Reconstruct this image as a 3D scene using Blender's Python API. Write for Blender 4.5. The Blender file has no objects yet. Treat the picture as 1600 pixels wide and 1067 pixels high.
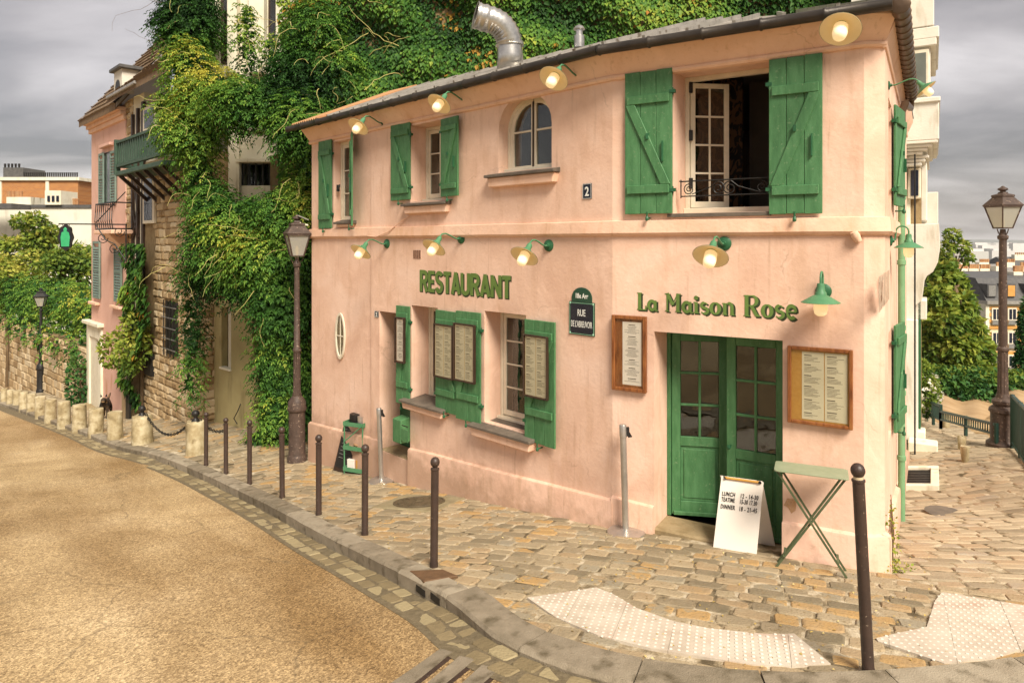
import bpy, bmesh, math, random
import numpy as np
from mathutils import Vector, Matrix
random.seed(11); rng = np.random.default_rng(11)
S = bpy.context.scene
COL = S.collection
# ------------------------------------------------------------------ camera, sky, sun, exposure
EZ = 3.0                                   # eye height above the corner pavement
F = 24 / 36 * 1600                         # focal length in photo pixels
HZ = 378                                   # horizon row of the photo
cd = bpy.data.cameras.new('camera'); cam = bpy.data.objects.new('camera', cd); COL.objects.link(cam)
cd.lens = 24; cd.sensor_width = 36; cd.clip_start = .1; cd.clip_end = 30000
cd.shift_y = -(533.5 - HZ) / 1600
cam.location = (0, 0, EZ); cam.rotation_euler = (math.pi / 2, 0, 0)
S.camera = cam
SUN_AZ, SUN_EL = math.radians(158), math.radians(46)
S.render.engine = 'CYCLES'
S.cycles.use_denoising = True
S.cycles.max_bounces = 8; S.cycles.transparent_max_bounces = 12
S.view_settings.view_transform = 'Standard'; S.view_settings.look = 'None'
S.view_settings.gamma = 1; S.view_settings.use_curve_mapping = False
S.view_settings.exposure = 1.95
W = bpy.data.worlds.new('World'); S.world = W; W.use_nodes = True
def world():
    nt = W.node_tree; N = nt.nodes; L = nt.links; N.clear()
    out = N.new('ShaderNodeOutputWorld'); bg = N.new('ShaderNodeBackground'); bg.inputs[1].default_value = .1
    sky = N.new('ShaderNodeTexSky'); sky.sky_type = 'NISHITA'; sky.sun_disc = False
    sky.sun_elevation = SUN_EL; sky.sun_rotation = SUN_AZ; sky.dust_density = 2.0
    tc = N.new('ShaderNodeTexCoord'); sp = N.new('ShaderNodeSeparateXYZ'); L.new(tc.outputs['Generated'], sp.inputs[0])
    # project the view direction on a cloud deck high above, so clouds flatten towards the horizon
    ab = N.new('ShaderNodeMath'); ab.operation = 'ABSOLUTE'; L.new(sp.outputs[2], ab.inputs[0])
    ad = N.new('ShaderNodeMath'); ad.operation = 'ADD'; ad.inputs[1].default_value = .16; L.new(ab.outputs[0], ad.inputs[0])
    dx = N.new('ShaderNodeMath'); dx.operation = 'DIVIDE'; L.new(sp.outputs[0], dx.inputs[0]); L.new(ad.outputs[0], dx.inputs[1])
    dy = N.new('ShaderNodeMath'); dy.operation = 'DIVIDE'; L.new(sp.outputs[1], dy.inputs[0]); L.new(ad.outputs[0], dy.inputs[1])
    cb = N.new('ShaderNodeCombineXYZ'); L.new(dx.outputs[0], cb.inputs[0]); L.new(dy.outputs[0], cb.inputs[1])
    cb.inputs[2].default_value = 7.3
    mp = N.new('ShaderNodeMapping'); mp.inputs['Scale'].default_value = (.55, .8, 1); L.new(cb.outputs[0], mp.inputs[0])
    n1 = N.new('ShaderNodeTexNoise'); n1.inputs['Scale'].default_value = 1.25; n1.inputs['Detail'].default_value = 7
    n1.inputs['Roughness'].default_value = .52; n1.inputs['Distortion'].default_value = .35; L.new(mp.outputs[0], n1.inputs[0])
    rp = N.new('ShaderNodeValToRGB'); e = rp.color_ramp.elements
    e[0].position = .38; e[0].color = (.66, .585, .555, 1)
    e[1].position = .63; e[1].color = (2.0, 1.84, 1.77, 1)
    m = e.new(.5); m.color = (1.25, 1.125, 1.07, 1)
    L.new(n1.outputs[0], rp.inputs[0])
    mx = N.new('ShaderNodeMixRGB'); mx.inputs[0].default_value = .93
    L.new(sky.outputs[0], mx.inputs[1]); L.new(rp.outputs[0], mx.inputs[2])
    L.new(mx.outputs[0], bg.inputs[0]); L.new(bg.outputs[0], out.inputs[0])
world()
sd = bpy.data.lights.new('sun', 'SUN'); sun = bpy.data.objects.new('sun', sd); COL.objects.link(sun)
sd.energy = 1.8; sd.angle = math.radians(24); sd.color = (1, .91, .77)
sdir = Vector((math.sin(SUN_AZ) * math.cos(SUN_EL), math.cos(SUN_AZ) * math.cos(SUN_EL), math.sin(SUN_EL)))
sun.rotation_euler = sdir.to_track_quat('Z', 'Y').to_euler(); sun.location = (0, 0, 40)

# ------------------------------------------------------------------ geometry helpers
def at(px, py, d): return Vector(((px - 800) / F * d, d, EZ + (HZ - py) / F * d))
def proj(p): return 800 + F * p[0] / p[1], HZ - F * (p[2] - EZ) / p[1]
class Fr:
    """vertical plane: origin P (plan), U to the right as seen from outside, N outwards"""
    def __init__(s, P, U):
        s.P = np.array(P[:2], float); s.U = np.array(U[:2], float); s.U /= np.linalg.norm(s.U)
        s.N = np.array((s.U[1], -s.U[0]))
    def u(s, px, n=0.):
        P = s.P + s.N * n; r = (px - 800) / F
        return (r * P[1] - P[0]) / (s.U[0] - r * s.U[1])
    def z(s, px, py, n=0.):
        P = s.P + s.N * n + s.U * s.u(px, n); return EZ + (HZ - py) * P[1] / F
    def uz(s, px, py, n=0.): return s.u(px, n), s.z(px, py, n)
    def w(s, u, z, n=0.):
        p = s.P + s.U * u + s.N * n; return Vector((p[0], p[1], z))
    def rect(s, x0, y0, x1, y1, n=0.):
        m = (x0 + x1) / 2
        return s.u(x0, n), s.u(x1, n), s.z(m, y1, n), s.z(m, y0, n)
    def turn(s, u, n, deg):
        a = math.radians(deg); U = s.U * math.cos(a) + s.N * math.sin(a)
        return Fr(s.P + s.U * u + s.N * n, U)
    def mat(s, u, z, n=0.):
        """local x = U, y = -N, z up"""
        p = s.w(u, z, n); M = Matrix(((s.U[0], -s.N[0], 0, p.x), (s.U[1], -s.N[1], 0, p.y), (0, 0, 1, p.z), (0, 0, 0, 1)))
        return M
XY = Fr((0, 0), (1, 0))                     # n = -y, u = x

OFF = {}
class MB:
    def __init__(s): s.v = []; s.f = []
    def add(s, v, f):
        b = len(s.v); s.v += [Vector(p) for p in v]; s.f += [tuple(i + b for i in q) for q in f]; return s
    def box(s, fr, u0, u1, z0, z1, n0, n1):
        v = [fr.w(u, z, n) for z in (z0, z1) for u, n in ((u0, n0), (u1, n0), (u1, n1), (u0, n1))]
        return s.add(v, [(0, 3, 2, 1), (4, 5, 6, 7), (0, 1, 5, 4), (1, 2, 6, 5), (2, 3, 7, 6), (3, 0, 4, 7)])
    def cb(s, c, sz, M=None):
        c = Vector(c); v = []
        for z in (-.5, .5):
            for x, y in ((-.5, -.5), (.5, -.5), (.5, .5), (-.5, .5)):
                p = Vector((x * sz[0], y * sz[1], z * sz[2])); v.append(c + (M @ p if M else p))
        return s.add(v, [(0, 3, 2, 1), (4, 5, 6, 7), (0, 1, 5, 4), (1, 2, 6, 5), (2, 3, 7, 6), (3, 0, 4, 7)])
    def beam(s, a, b, w, h, up=(0, 0, 1)):
        a = Vector(a); b = Vector(b); d = (b - a); l = d.length; d.normalize(); up = Vector(up)
        x = d.cross(up); 
        if x.length < 1e-4: x = d.cross(Vector((0, 1, 0)))
        x.normalize(); y = x.cross(d)
        v = [p + x * (i * w / 2) + y * (j * h / 2) for p in (a, b) for i, j in ((-1, -1), (1, -1), (1, 1), (-1, 1))]
        return s.add(v, [(0, 3, 2, 1), (4, 5, 6, 7), (0, 1, 5, 4), (1, 2, 6, 5), (2, 3, 7, 6), (3, 0, 4, 7)])
    def prism(s, fr, poly, n0, n1):
        k = len(poly); v = [fr.w(u, z, n0) for u, z in poly] + [fr.w(u, z, n1) for u, z in poly]
        f = [tuple(range(k))[::-1], tuple(range(k, 2 * k))] + [(i, (i + 1) % k, k + (i + 1) % k, k + i) for i in range(k)]
        return s.add(v, f)
    def tube(s, pts, r, seg=8, caps=True):
        pts = [Vector(p) for p in pts]; n = len(pts); rs = r if isinstance(r, (list, tuple)) else [r] * n
        b = len(s.v); x = None
        for i, p in enumerate(pts):
            t = (pts[min(i + 1, n - 1)] - pts[max(i - 1, 0)]).normalized()
            if x is None:
                x = t.cross(Vector((0, 0, 1)))
                if x.length < .1: x = t.cross(Vector((0, 1, 0)))
            x = (x - t * x.dot(t)).normalized(); y = t.cross(x)
            for k in range(seg):
                a = 2 * math.pi * k / seg; s.v.append(p + (x * math.cos(a) + y * math.sin(a)) * rs[i])
        for i in range(n - 1):
            for k in range(seg):
                k2 = (k + 1) % seg; s.f.append((b + i * seg + k, b + i * seg + k2, b + (i + 1) * seg + k2, b + (i + 1) * seg + k))
        if caps:
            s.f.append(tuple(b + k for k in range(seg))[::-1]); s.f.append(tuple(b + (n - 1) * seg + k for k in range(seg)))
        return s
    def lathe(s, prof, c=(0, 0, 0), seg=20, M=None, rad=None):
        c = Vector(c); b = len(s.v); n = len(prof)
        for r, z in prof:
            for k in range(seg):
                a = 2 * math.pi * (k + .5) / seg; rr = r * (rad(a, z) if rad else 1)
                p = Vector((rr * math.cos(a), rr * math.sin(a), z)); s.v.append(c + (M @ p if M else p))
        for i in range(n - 1):
            for k in range(seg):
                k2 = (k + 1) % seg; s.f.append((b + i * seg + k, b + i * seg + k2, b + (i + 1) * seg + k2, b + (i + 1) * seg + k))
        if prof[0][0] > 1e-5: s.f.append(tuple(b + k for k in range(seg))[::-1])
        if prof[-1][0] > 1e-5: s.f.append(tuple(b + (n - 1) * seg + k for k in range(seg)))
        return s
    def mesh(s, name, smooth=None, bevel=0, off=None, jit=0):
        me = bpy.data.meshes.new(name); bm = bmesh.new()
        vs = [bm.verts.new((p + Vector((random.uniform(-jit, jit), random.uniform(-jit, jit), random.uniform(-jit, jit))) if jit else p) - (off or Vector())) for p in s.v]
        for q in s.f:
            try: bm.faces.new([vs[i] for i in q])
            except ValueError: pass
        bmesh.ops.recalc_face_normals(bm, faces=bm.faces)
        if bevel:
            ed = [e for e in bm.edges if len(e.link_faces) == 2 and e.calc_face_angle(0) > .6]
            bmesh.ops.bevel(bm, geom=ed, offset=bevel, segments=1, affect='EDGES', clamp_overlap=True)
        bm.to_mesh(me); bm.free()
        if smooth:
            me.polygons.foreach_set('use_smooth', [True] * len(me.polygons)); me.set_sharp_from_angle(angle=math.radians(smooth))
        return me
    def build(s, name, mat, parent=None, smooth=None, bevel=0, org=None, jit=0):
        off = OFF[parent.name] if parent else (Vector(org) if org is not None else Vector())
        me = s.mesh(name, smooth, bevel, off, jit); return link(name, me, mat, parent, off)
def link(name, me, mat, parent=None, off=None):
    o = bpy.data.objects.new(name, me); COL.objects.link(o)
    if mat and not len(me.materials): me.materials.append(mat)
    if parent: o.parent = parent
    elif off is not None: o.location = off
    OFF[o.name] = off if off is not None else Vector()
    return o
def tag(o, label=None, cat=None, group=None, kind=None):
    for k, v in (('label', label), ('category', cat), ('group', group), ('kind', kind)):
        if v: o[k] = v
    return o
def thing(name, label, cat, loc=(0, 0, 0), group=None):
    o = bpy.data.objects.new(name, None); COL.objects.link(o); o.location = loc; o.empty_display_size = .2
    OFF[o.name] = Vector(loc); return tag(o, label, cat, group)
def structure(o): o['kind'] = 'structure'; return o
def stuff(o): o['kind'] = 'stuff'; return o
def copy_tree(o, parent=None):
    c = o.copy(); COL.objects.link(c)
    if parent: c.parent = parent
    for ch in list(o.children): copy_tree(ch, c)
    return c

# ------------------------------------------------------------------ materials
def mk(name, cols, scale=3, rough=.75, bump=.15, bscale=40, metal=0, detail=6, stain=None, spec=.3, src=None, coat=0, stretch=None, mixn=.55):
    """noise-ramped colour; src 'obj' / 'tint' adds a per-object / per-piece tone"""
    m = bpy.data.materials.new(name); m.use_nodes = True; nt = m.node_tree; N = nt.nodes; L = nt.links
    bs = N['Principled BSDF']; bs.inputs['Roughness'].default_value = rough; bs.inputs['Metallic'].default_value = metal
    bs.inputs['Specular IOR Level'].default_value = spec; bs.inputs['Coat Weight'].default_value = coat
    geo = N.new('ShaderNodeNewGeometry'); vec = geo.outputs['Position']
    if stretch:
        mp = N.new('ShaderNodeMapping'); mp.inputs['Scale'].default_value = stretch; L.new(vec, mp.inputs[0]); vec = mp.outputs[0]
    n = N.new('ShaderNodeTexNoise'); n.inputs['Scale'].default_value = scale; n.inputs['Detail'].default_value = detail; n.inputs['Roughness'].default_value = .6
    L.new(vec, n.inputs[0]); fac = n.outputs[0]
    if src:
        if src == 'obj': o = N.new('ShaderNodeObjectInfo'); v = o.outputs['Random']
        else: o = N.new('ShaderNodeAttribute'); o.attribute_name = 'tint'; v = o.outputs['Fac']
        mx = N.new('ShaderNodeMix'); mx.inputs[0].default_value = mixn; L.new(v, mx.inputs[2]); L.new(fac, mx.inputs[3]); fac = mx.outputs[0]
    rp = N.new('ShaderNodeValToRGB'); el = rp.color_ramp.elements
    while len(el) < len(cols): el.new(.5)
    k = len(cols)
    for i, c in enumerate(cols):
        if len(c) == 2: el[i].position = c[0]; el[i].color = (*c[1], 1)
        else: el[i].position = .3 + .4 * i / max(k - 1, 1); el[i].color = (*c, 1)
    L.new(fac, rp.inputs[0]); colr = rp.outputs[0]
    if stain:
        sc, lo, hi, c = stain[:4]
        n2 = N.new('ShaderNodeTexNoise'); n2.inputs['Scale'].default_value = sc; n2.inputs['Detail'].default_value = 5
        v2 = geo.outputs['Position']
        if len(stain) > 4:
            mp = N.new('ShaderNodeMapping'); mp.inputs['Scale'].default_value = stain[4]; L.new(v2, mp.inputs[0]); v2 = mp.outputs[0]
        L.new(v2, n2.inputs[0])
        mr = N.new('ShaderNodeMapRange'); mr.inputs[1].default_value = lo; mr.inputs[2].default_value = hi; L.new(n2.outputs[0], mr.inputs[0])
        mc = N.new('ShaderNodeMixRGB'); L.new(mr.outputs[0], mc.inputs[0]); L.new(colr, mc.inputs[1]); mc.inputs[2].default_value = (*c, 1); colr = mc.outputs[0]
    L.new(colr, bs.inputs['Base Color'])
    if bump:
        nb = N.new('ShaderNodeTexNoise'); nb.inputs['Scale'].default_value = bscale; nb.inputs['Detail'].default_value = 4; L.new(vec, nb.inputs[0])
        b = N.new('ShaderNodeBump'); b.inputs['Strength'].default_value = bump; b.inputs['Distance'].default_value = .02
        L.new(nb.outputs[0], b.inputs['Height']); L.new(b.outputs[0], bs.inputs['Normal'])
    m['tail'] = 0
    return m
def leafmat(name, cols, rough=.45, trans=.3):
    m = bpy.data.materials.new(name); m.use_nodes = True; nt = m.node_tree; N = nt.nodes; L = nt.links
    bs = N['Principled BSDF']; bs.inputs['Roughness'].default_value = rough + .12; bs.inputs['Specular IOR Level'].default_value = .18
    a = N.new('ShaderNodeAttribute'); a.attribute_name = 'tint'
    rp = N.new('ShaderNodeValToRGB'); el = rp.color_ramp.elements
    while len(el) < len(cols): el.new(.5)
    for i, c in enumerate(cols): el[i].position = c[0]; el[i].color = (*c[1], 1)
    L.new(a.outputs['Fac'], rp.inputs[0]); L.new(rp.outputs[0], bs.inputs['Base Color'])
    tr = N.new('ShaderNodeBsdfTranslucent'); L.new(rp.outputs[0], tr.inputs[0])
    mx = N.new('ShaderNodeMixShader'); mx.inputs[0].default_value = trans
    L.new(bs.outputs[0], mx.inputs[1]); L.new(tr.outputs[0], mx.inputs[2]); L.new(mx.outputs[0], N['Material Output'].inputs[0])
    return m
def glassmat(name, tint=(.75, .78, .74), refl=.045, dirt=0.0):
    m = bpy.data.materials.new(name); m.use_nodes = True; nt = m.node_tree; N = nt.nodes; L = nt.links; N.remove(N['Principled BSDF'])
    t = N.new('ShaderNodeBsdfTransparent'); t.inputs[0].default_value = (*tint, 1)
    g = N.new('ShaderNodeBsdfGlossy'); g.inputs['Roughness'].default_value = .03
    gn = N.new('ShaderNodeTexNoise'); gn.inputs['Scale'].default_value = 3.5; gp = N.new('ShaderNodeNewGeometry'); L.new(gp.outputs['Position'], gn.inputs[0]); gb = N.new('ShaderNodeBump'); gb.inputs['Strength'].default_value = .25; gb.inputs['Distance'].default_value = .02; L.new(gn.outputs[0], gb.inputs['Height']); L.new(gb.outputs[0], g.inputs['Normal'])
    lw = N.new('ShaderNodeLayerWeight'); pw = N.new('ShaderNodeMath'); pw.operation = 'POWER'; pw.inputs[1].default_value = 4; L.new(lw.outputs['Facing'], pw.inputs[0])
    ma = N.new('ShaderNodeMath'); ma.operation = 'MULTIPLY_ADD'; ma.inputs[1].default_value = .8; ma.inputs[2].default_value = .035 + refl; ma.use_clamp = True; L.new(pw.outputs[0], ma.inputs[0])
    mx = N.new('ShaderNodeMixShader'); L.new(ma.outputs[0], mx.inputs[0]); L.new(t.outputs[0], mx.inputs[1]); L.new(g.outputs[0], mx.inputs[2])
    o = mx.outputs[0]
    if dirt:
        d = N.new('ShaderNodeBsdfDiffuse'); d.inputs[0].default_value = (.70, .69, .62, 1)
        m2 = N.new('ShaderNodeMixShader'); m2.inputs[0].default_value = dirt; L.new(o, m2.inputs[1]); L.new(d.outputs[0], m2.inputs[2]); o = m2.outputs[0]
    L.new(o, N['Material Output'].inputs[0]); return m
def emimat(name, col, e, base=(.8, .7, .5)):
    m = bpy.data.materials.new(name); m.use_nodes = True; bs = m.node_tree.nodes['Principled BSDF']
    bs.inputs['Base Color'].default_value = (*base, 1); bs.inputs['Emission Color'].default_value = (*col, 1); bs.inputs['Emission Strength'].default_value = e
    bs.inputs['Roughness'].default_value = .25; return m

def wallmat(name, cols, dirt, bump=.25):
    """hand-floated render: broad mottling, faint drip streaks, hairline marks, trowel relief"""
    m = bpy.data.materials.new(name); m.use_nodes = True; nt = m.node_tree; N = nt.nodes; L = nt.links
    bs = N['Principled BSDF']; bs.inputs['Roughness'].default_value = .85; bs.inputs['Specular IOR Level'].default_value = .2
    g = N.new('ShaderNodeNewGeometry'); P = g.outputs['Position']
    def noise(sc, det=6, st=None, dist=0):
        v = P
        if st:
            mp = N.new('ShaderNodeMapping'); mp.inputs['Scale'].default_value = st; L.new(P, mp.inputs[0]); v = mp.outputs[0]
        n = N.new('ShaderNodeTexNoise'); n.inputs['Scale'].default_value = sc; n.inputs['Detail'].default_value = det; n.inputs['Distortion'].default_value = dist
        n.inputs['Roughness'].default_value = .6; L.new(v, n.inputs[0]); return n.outputs[0]
    rp = N.new('ShaderNodeValToRGB'); el = rp.color_ramp.elements; el.new(.5)
    for i, (p, c) in enumerate(zip((.34, .5, .66), cols)): el[i].position = p; el[i].color = (*c, 1)
    L.new(noise(1.1, 8, None, .6), rp.inputs[0]); c = rp.outputs[0]
    def over(c, fac, lo, hi, amt, col):
        mr = N.new('ShaderNodeMapRange'); mr.inputs[1].default_value = lo; mr.inputs[2].default_value = hi; mr.inputs[4].default_value = amt; L.new(fac, mr.inputs[0])
        mx = N.new('ShaderNodeMixRGB'); L.new(mr.outputs[0], mx.inputs[0]); L.new(c, mx.inputs[1]); mx.inputs[2].default_value = (*col, 1); return mx.outputs[0]
    c = over(c, noise(5, 8, (1, 1, .22)), .53, .76, .68, dirt)
    c = over(c, noise(14, 6), .60, .72, .30, dirt)
    c = over(c, noise(55, 3), .68, .74, .5, tuple(x * .55 for x in dirt))
    c = over(c, noise(2.3, 7, None, 1.5), .55, .72, .4, tuple(min(1, x * 1.16) for x in cols[2]))
    # hairline cracks, only here and there
    cv = N.new('ShaderNodeTexVoronoi'); cv.feature = 'DISTANCE_TO_EDGE'; cv.inputs['Scale'].default_value = .8
    wp = N.new('ShaderNodeTexNoise'); wp.inputs['Scale'].default_value = 2.2; wp.inputs['Detail'].default_value = 7; L.new(P, wp.inputs[0])
    wm = N.new('ShaderNodeMixRGB'); wm.inputs[0].default_value = .35; L.new(P, wm.inputs[1]); L.new(wp.outputs['Color'], wm.inputs[2]); L.new(wm.outputs[0], cv.inputs[0])
    ck = N.new('ShaderNodeMapRange'); ck.inputs[1].default_value = .0; ck.inputs[2].default_value = .0045; ck.inputs[3].default_value = 1; ck.inputs[4].default_value = 0; L.new(cv.outputs[0], ck.inputs[0])
    km = N.new('ShaderNodeMapRange'); km.inputs[1].default_value = .52; km.inputs[2].default_value = .6; L.new(noise(1.3, 3), km.inputs[0])
    kk = N.new('ShaderNodeMath'); kk.operation = 'MULTIPLY'; L.new(ck.outputs[0], kk.inputs[0]); L.new(km.outputs[0], kk.inputs[1])
    c = over(c, kk.outputs[0], .0, 1., .35, tuple(x * .5 for x in dirt))
    c = over(c, noise(9, 5, (1.6, 1.6, .10)), .60, .80, .6, tuple(x * .75 for x in dirt))
    # splash dirt near the pavement
    sp = N.new('ShaderNodeSeparateXYZ'); L.new(P, sp.inputs[0])
    ad = N.new('ShaderNodeMath'); ad.operation = 'MULTIPLY_ADD'; L.new(noise(6, 6), ad.inputs[0]); ad.inputs[1].default_value = -.9; L.new(sp.outputs[2], ad.inputs[2])
    c = over(c, ad.outputs[0], -.55, -.95, .6, tuple(x * .7 for x in dirt))
    L.new(c, bs.inputs['Base Color'])
    a = N.new('ShaderNodeMath'); a.operation = 'MULTIPLY_ADD'; L.new(noise(3.2, 3), a.inputs[0]); a.inputs[1].default_value = 2.2; L.new(noise(26, 5), a.inputs[2])
    b = N.new('ShaderNodeBump'); b.inputs['Strength'].default_value = bump; b.inputs['Distance'].default_value = .03; L.new(a.outputs[0], b.inputs['Height']); L.new(b.outputs[0], bs.inputs['Normal'])
    return m
M = {}
M['pink'] = wallmat('pink_render', [(.66, .43, .315), (.735, .50, .375), (.78, .555, .435)], (.56, .35, .23), .13)
M['plinth'] = wallmat('plinth_render', [(.62, .39, .28), (.70, .455, .335), (.77, .52, .40)], (.40, .25, .15), .14)
M['trim'] = wallmat('trim_render', [(.70, .45, .31), (.76, .50, .36), (.80, .55, .41)], (.6, .33, .18), .15)
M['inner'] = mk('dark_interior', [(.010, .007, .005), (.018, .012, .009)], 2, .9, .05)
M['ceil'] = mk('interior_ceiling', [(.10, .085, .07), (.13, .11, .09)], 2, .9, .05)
M['green'] = mk('green_paint', [(.34, (.050, .150, .056)), (.5, (.064, .180, .070)), (.66, (.082, .212, .088))], 6, .55, .2, 60, stain=(34, .62, .70, (.13, .23, .11)), spec=.35, stretch=(3, 3, .7))
M['dgreen'] = mk('dark_green_paint', [(.02, .09, .04), (.03, .12, .05)], 8, .4, .06)
M['lgreen'] = mk('lamp_green_paint', [(.06, .18, .085), (.09, .23, .115)], 8, .45, .06)
M['pgreen'] = mk('pipe_green_paint', [(.13, .27, .13), (.19, .34, .18)], 5, .5, .06, stain=(9, .6, .75, (.3, .34, .2), (1, 1, .3)))
M['tgreen'] = mk('table_green_paint', [(.22, .26, .16), (.28, .31, .20)], 8, .45, .04)
M['tleg'] = mk('table_leg_paint', [(.055, .075, .035), (.10, .12, .06)], 8, .5, .04)
M['white'] = mk('cream_window_paint', [(.62, .55, .42), (.74, .67, .53)], 6, .55, .08)
M['cream'] = mk('cream_render', [(.62, .56, .42), (.70, .65, .51), (.76, .71, .58)], 1.6, .85, .2, 30, stain=(4, .6, .75, (.36, .30, .18), (1, 1, .2)))
M['balg'] = mk('weathered_balcony_green', [(.030, .065, .042), (.06, .10, .07)], 7, .6, .15)
M['pale'] = mk('pale_render', [(.56, .52, .44), (.64, .60, .52), (.69, .66, .58)], 1.6, .85, .2, 30, stain=(4, .6, .75, (.36, .31, .22), (1, 1, .2)))
M['bayglass'] = mk('grey_bay_glass', [(.09, .10, .085), (.15, .16, .135)], 2, .08, 0, spec=.6)
M['khaki'] = mk('khaki_render', [(.34, .28, .13), (.42, .36, .18)], 1.2, .85, .15, 30, stain=(3, .56, .75, (.22, .18, .08), (1, 1, .3)))
M['iron'] = mk('brown_iron', [(.035, .022, .017), (.055, .033, .024)], 12, .45, .1, 60, spec=.45, stain=(50, .68, .72, (.20, .15, .11)))
M['rust'] = mk('weathered_lamp_iron', [(.048, .032, .025), (.085, .056, .043)], 12, .55, .2, 50, stain=(28, .62, .7, (.27, .20, .15)))
M['black'] = mk('black_metal', [(.012, .011, .010), (.022, .02, .018)], 10, .45, .08)
M['gutter'] = mk('dark_zinc', [(.035, .030, .026), (.07, .058, .048)], 4, .4, .1, 20, metal=.4)
M['gutterc'] = mk('brown_zinc', [(.07, .045, .028), (.13, .085, .055)], 5, .42, .1, 20, metal=.5)
M['zinc'] = mk('zinc_sheet', [(.30, .28, .25), (.44, .41, .37)], 4, .42, .1, 20, metal=.5, stain=(9, .58, .7, (.16, .13, .1)))
M['galv'] = mk('galvanised_steel', [(.36, .35, .33), (.58, .56, .53)], 9, .3, .05, 20, metal=.85)
M['steel'] = mk('brushed_steel', [(.42, .40, .37), (.58, .55, .51)], 6, .34, .05, 60, metal=.8)
M['clay'] = mk('clay_tile', [(.30, .14, .06), (.45, .25, .12), (.34, .2, .1)], 9, .85, .2, 40, src='obj')
M['wood'] = mk('varnished_wood', [(.11, .032, .010), (.22, .075, .022), (.30, .12, .035)], 5, .4, .1, 30, stretch=(6, 6, 1), coat=.3)
M['dwood'] = mk('dark_wood', [(.025, .014, .009), (.05, .028, .017)], 6, .5, .1, 30, stretch=(6, 6, 1))
M['cork'] = mk('ochre_card', [(.40, .20, .04), (.48, .26, .06)], 30, .8, .1)
M['paper'] = mk('aged_paper', [(.55, .50, .36), (.62, .57, .42)], 3, .8, .02)
M['paperw'] = mk('white_paper', [(.66, .60, .54), (.74, .68, .61)], 3, .8, .02)
M['ink'] = mk('print_ink', [(.07, .06, .05), (.10, .09, .07)], 3, .8, 0)
M['wboard'] = mk('white_board', [(.74, .68, .60), (.80, .74, .66)], 2, .45, .02)
M['navy'] = mk('navy_enamel', [(.006, .010, .022), (.012, .016, .03)], 3, .25, 0, coat=.4)
M['sgreen'] = mk('sign_green_enamel', [(.01, .05, .03), (.016, .07, .04)], 3, .25, 0, coat=.4)
M['swhite'] = mk('sign_white', [(.72, .72, .66), (.78, .78, .72)], 3, .4, 0)
M['letter'] = mk('green_lettering', [(.10, .17, .035), (.13, .21, .05)], 12, .7, .05)
M['lettersh'] = mk('dark_lettering', [(.022, .034, .012), (.035, .05, .02)], 12, .7, .05)
M['granite'] = mk('granite_kerb', [(.17, .14, .095), (.25, .205, .145), (.33, .28, .205)], 5, .85, .45, 90, src='obj', mixn=.7, stain=(7, .52, .72, (.10, .078, .045)))
M['sill'] = mk('slate_sill', [(.09, .075, .06), (.16, .13, .10)], 7, .6, .2, 30)
M['doorstone'] = mk('door_stone', [(.22, .16, .08), (.34, .26, .15)], 6, .85, .3, 40)
COBC = [(.10, (.16, .13, .08)), (.30, (.26, .205, .13)), (.48, (.36, .285, .18)), (.64, (.33, .235, .135)), (.76, (.40, .25, .10)), (.80, (.29, .24, .16)), (.92, (.27, .235, .175))]
M['cobble'] = mk('cobble_stone', COBC, 7, .8, .5, 45, src='obj', mixn=.3, stain=(26, .60, .70, (.22, .16, .08)))
M['cobblet'] = mk('cobble_stone_set', COBC, 7, .8, .5, 45, src='tint', mixn=.3, stain=(26, .60, .70, (.22, .16, .08)))
LANEC = [(.10, (.22, .175, .115)), (.35, (.34, .27, .18)), (.55, (.42, .34, .23)), (.75, (.36, .26, .16)), (.9, (.33, .285, .22))]
M['lane'] = mk('lane_stone', LANEC, 7, .8, .4, 40, src='obj', mixn=.3)
M['lanet'] = mk('lane_stone_set', LANEC, 7, .8, .4, 40, src='tint', mixn=.3)
M['gutc'] = mk('gutter_stone', [(.17, .13, .07), (.24, .185, .10), (.31, .25, .14)], 6, .75, .5, 40, src='obj', mixn=.4)
M['bed'] = mk('sand_joint', [(.38, (.10, .075, .04)), (.5, (.32, .25, .155)), (.62, (.54, .46, .33))], 5, .95, .6, 70, detail=9)
M['tact'] = mk('tactile_slab', [(.42, .35, .27), (.51, .44, .35), (.57, .51, .42)], 3, .8, .15, 70, stain=(4, .55, .72, (.44, .32, .24)))
M['stud'] = mk('tactile_stud', [(.60, .54, .45), (.68, .62, .53)], 8, .7, .05)
M['stone'] = mk('rubble_stone', [(.10, (.23, .15, .07)), (.35, (.36, .25, .13)), (.6, (.48, .36, .21)), (.85, (.55, .45, .30))], 9, .9, .6, 40, src='obj', mixn=.35)
M['stonet'] = mk('rubble_stone_set', [(.10, (.23, .15, .07)), (.35, (.36, .25, .13)), (.6, (.48, .36, .21)), (.85, (.55, .45, .30))], 9, .9, .6, 40, src='tint', mixn=.35)
M['mortar'] = mk('wall_mortar', [(.17, .11, .05), (.28, .2, .1)], 6, .95, .5, 30)
M['bollstone'] = mk('bollard_stone', [(.10, (.12, .09, .045)), (.45, (.34, .27, .15)), (.62, (.50, .43, .28))], 4, .9, .5, 40, stain=(6, .56, .72, (.18, .13, .06)))
M['earth'] = mk('bare_earth', [(.30, .19, .09), (.42, .29, .16)], 1.5, .95, .5, 12)
M['glass'] = glassmat('window_glass')
M['glassd'] = glassmat('lantern_glass', (.62, .58, .44), .1, .35)
M['slate'] = mk('slate_roof', [(.06, .06, .06), (.11, .105, .10)], 4, .5, .2, 20)
M['oldtile'] = mk('old_roof_tile', [(.10, .065, .038), (.20, .13, .075), (.15, .12, .07)], 9, .9, .2, 40)
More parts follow.
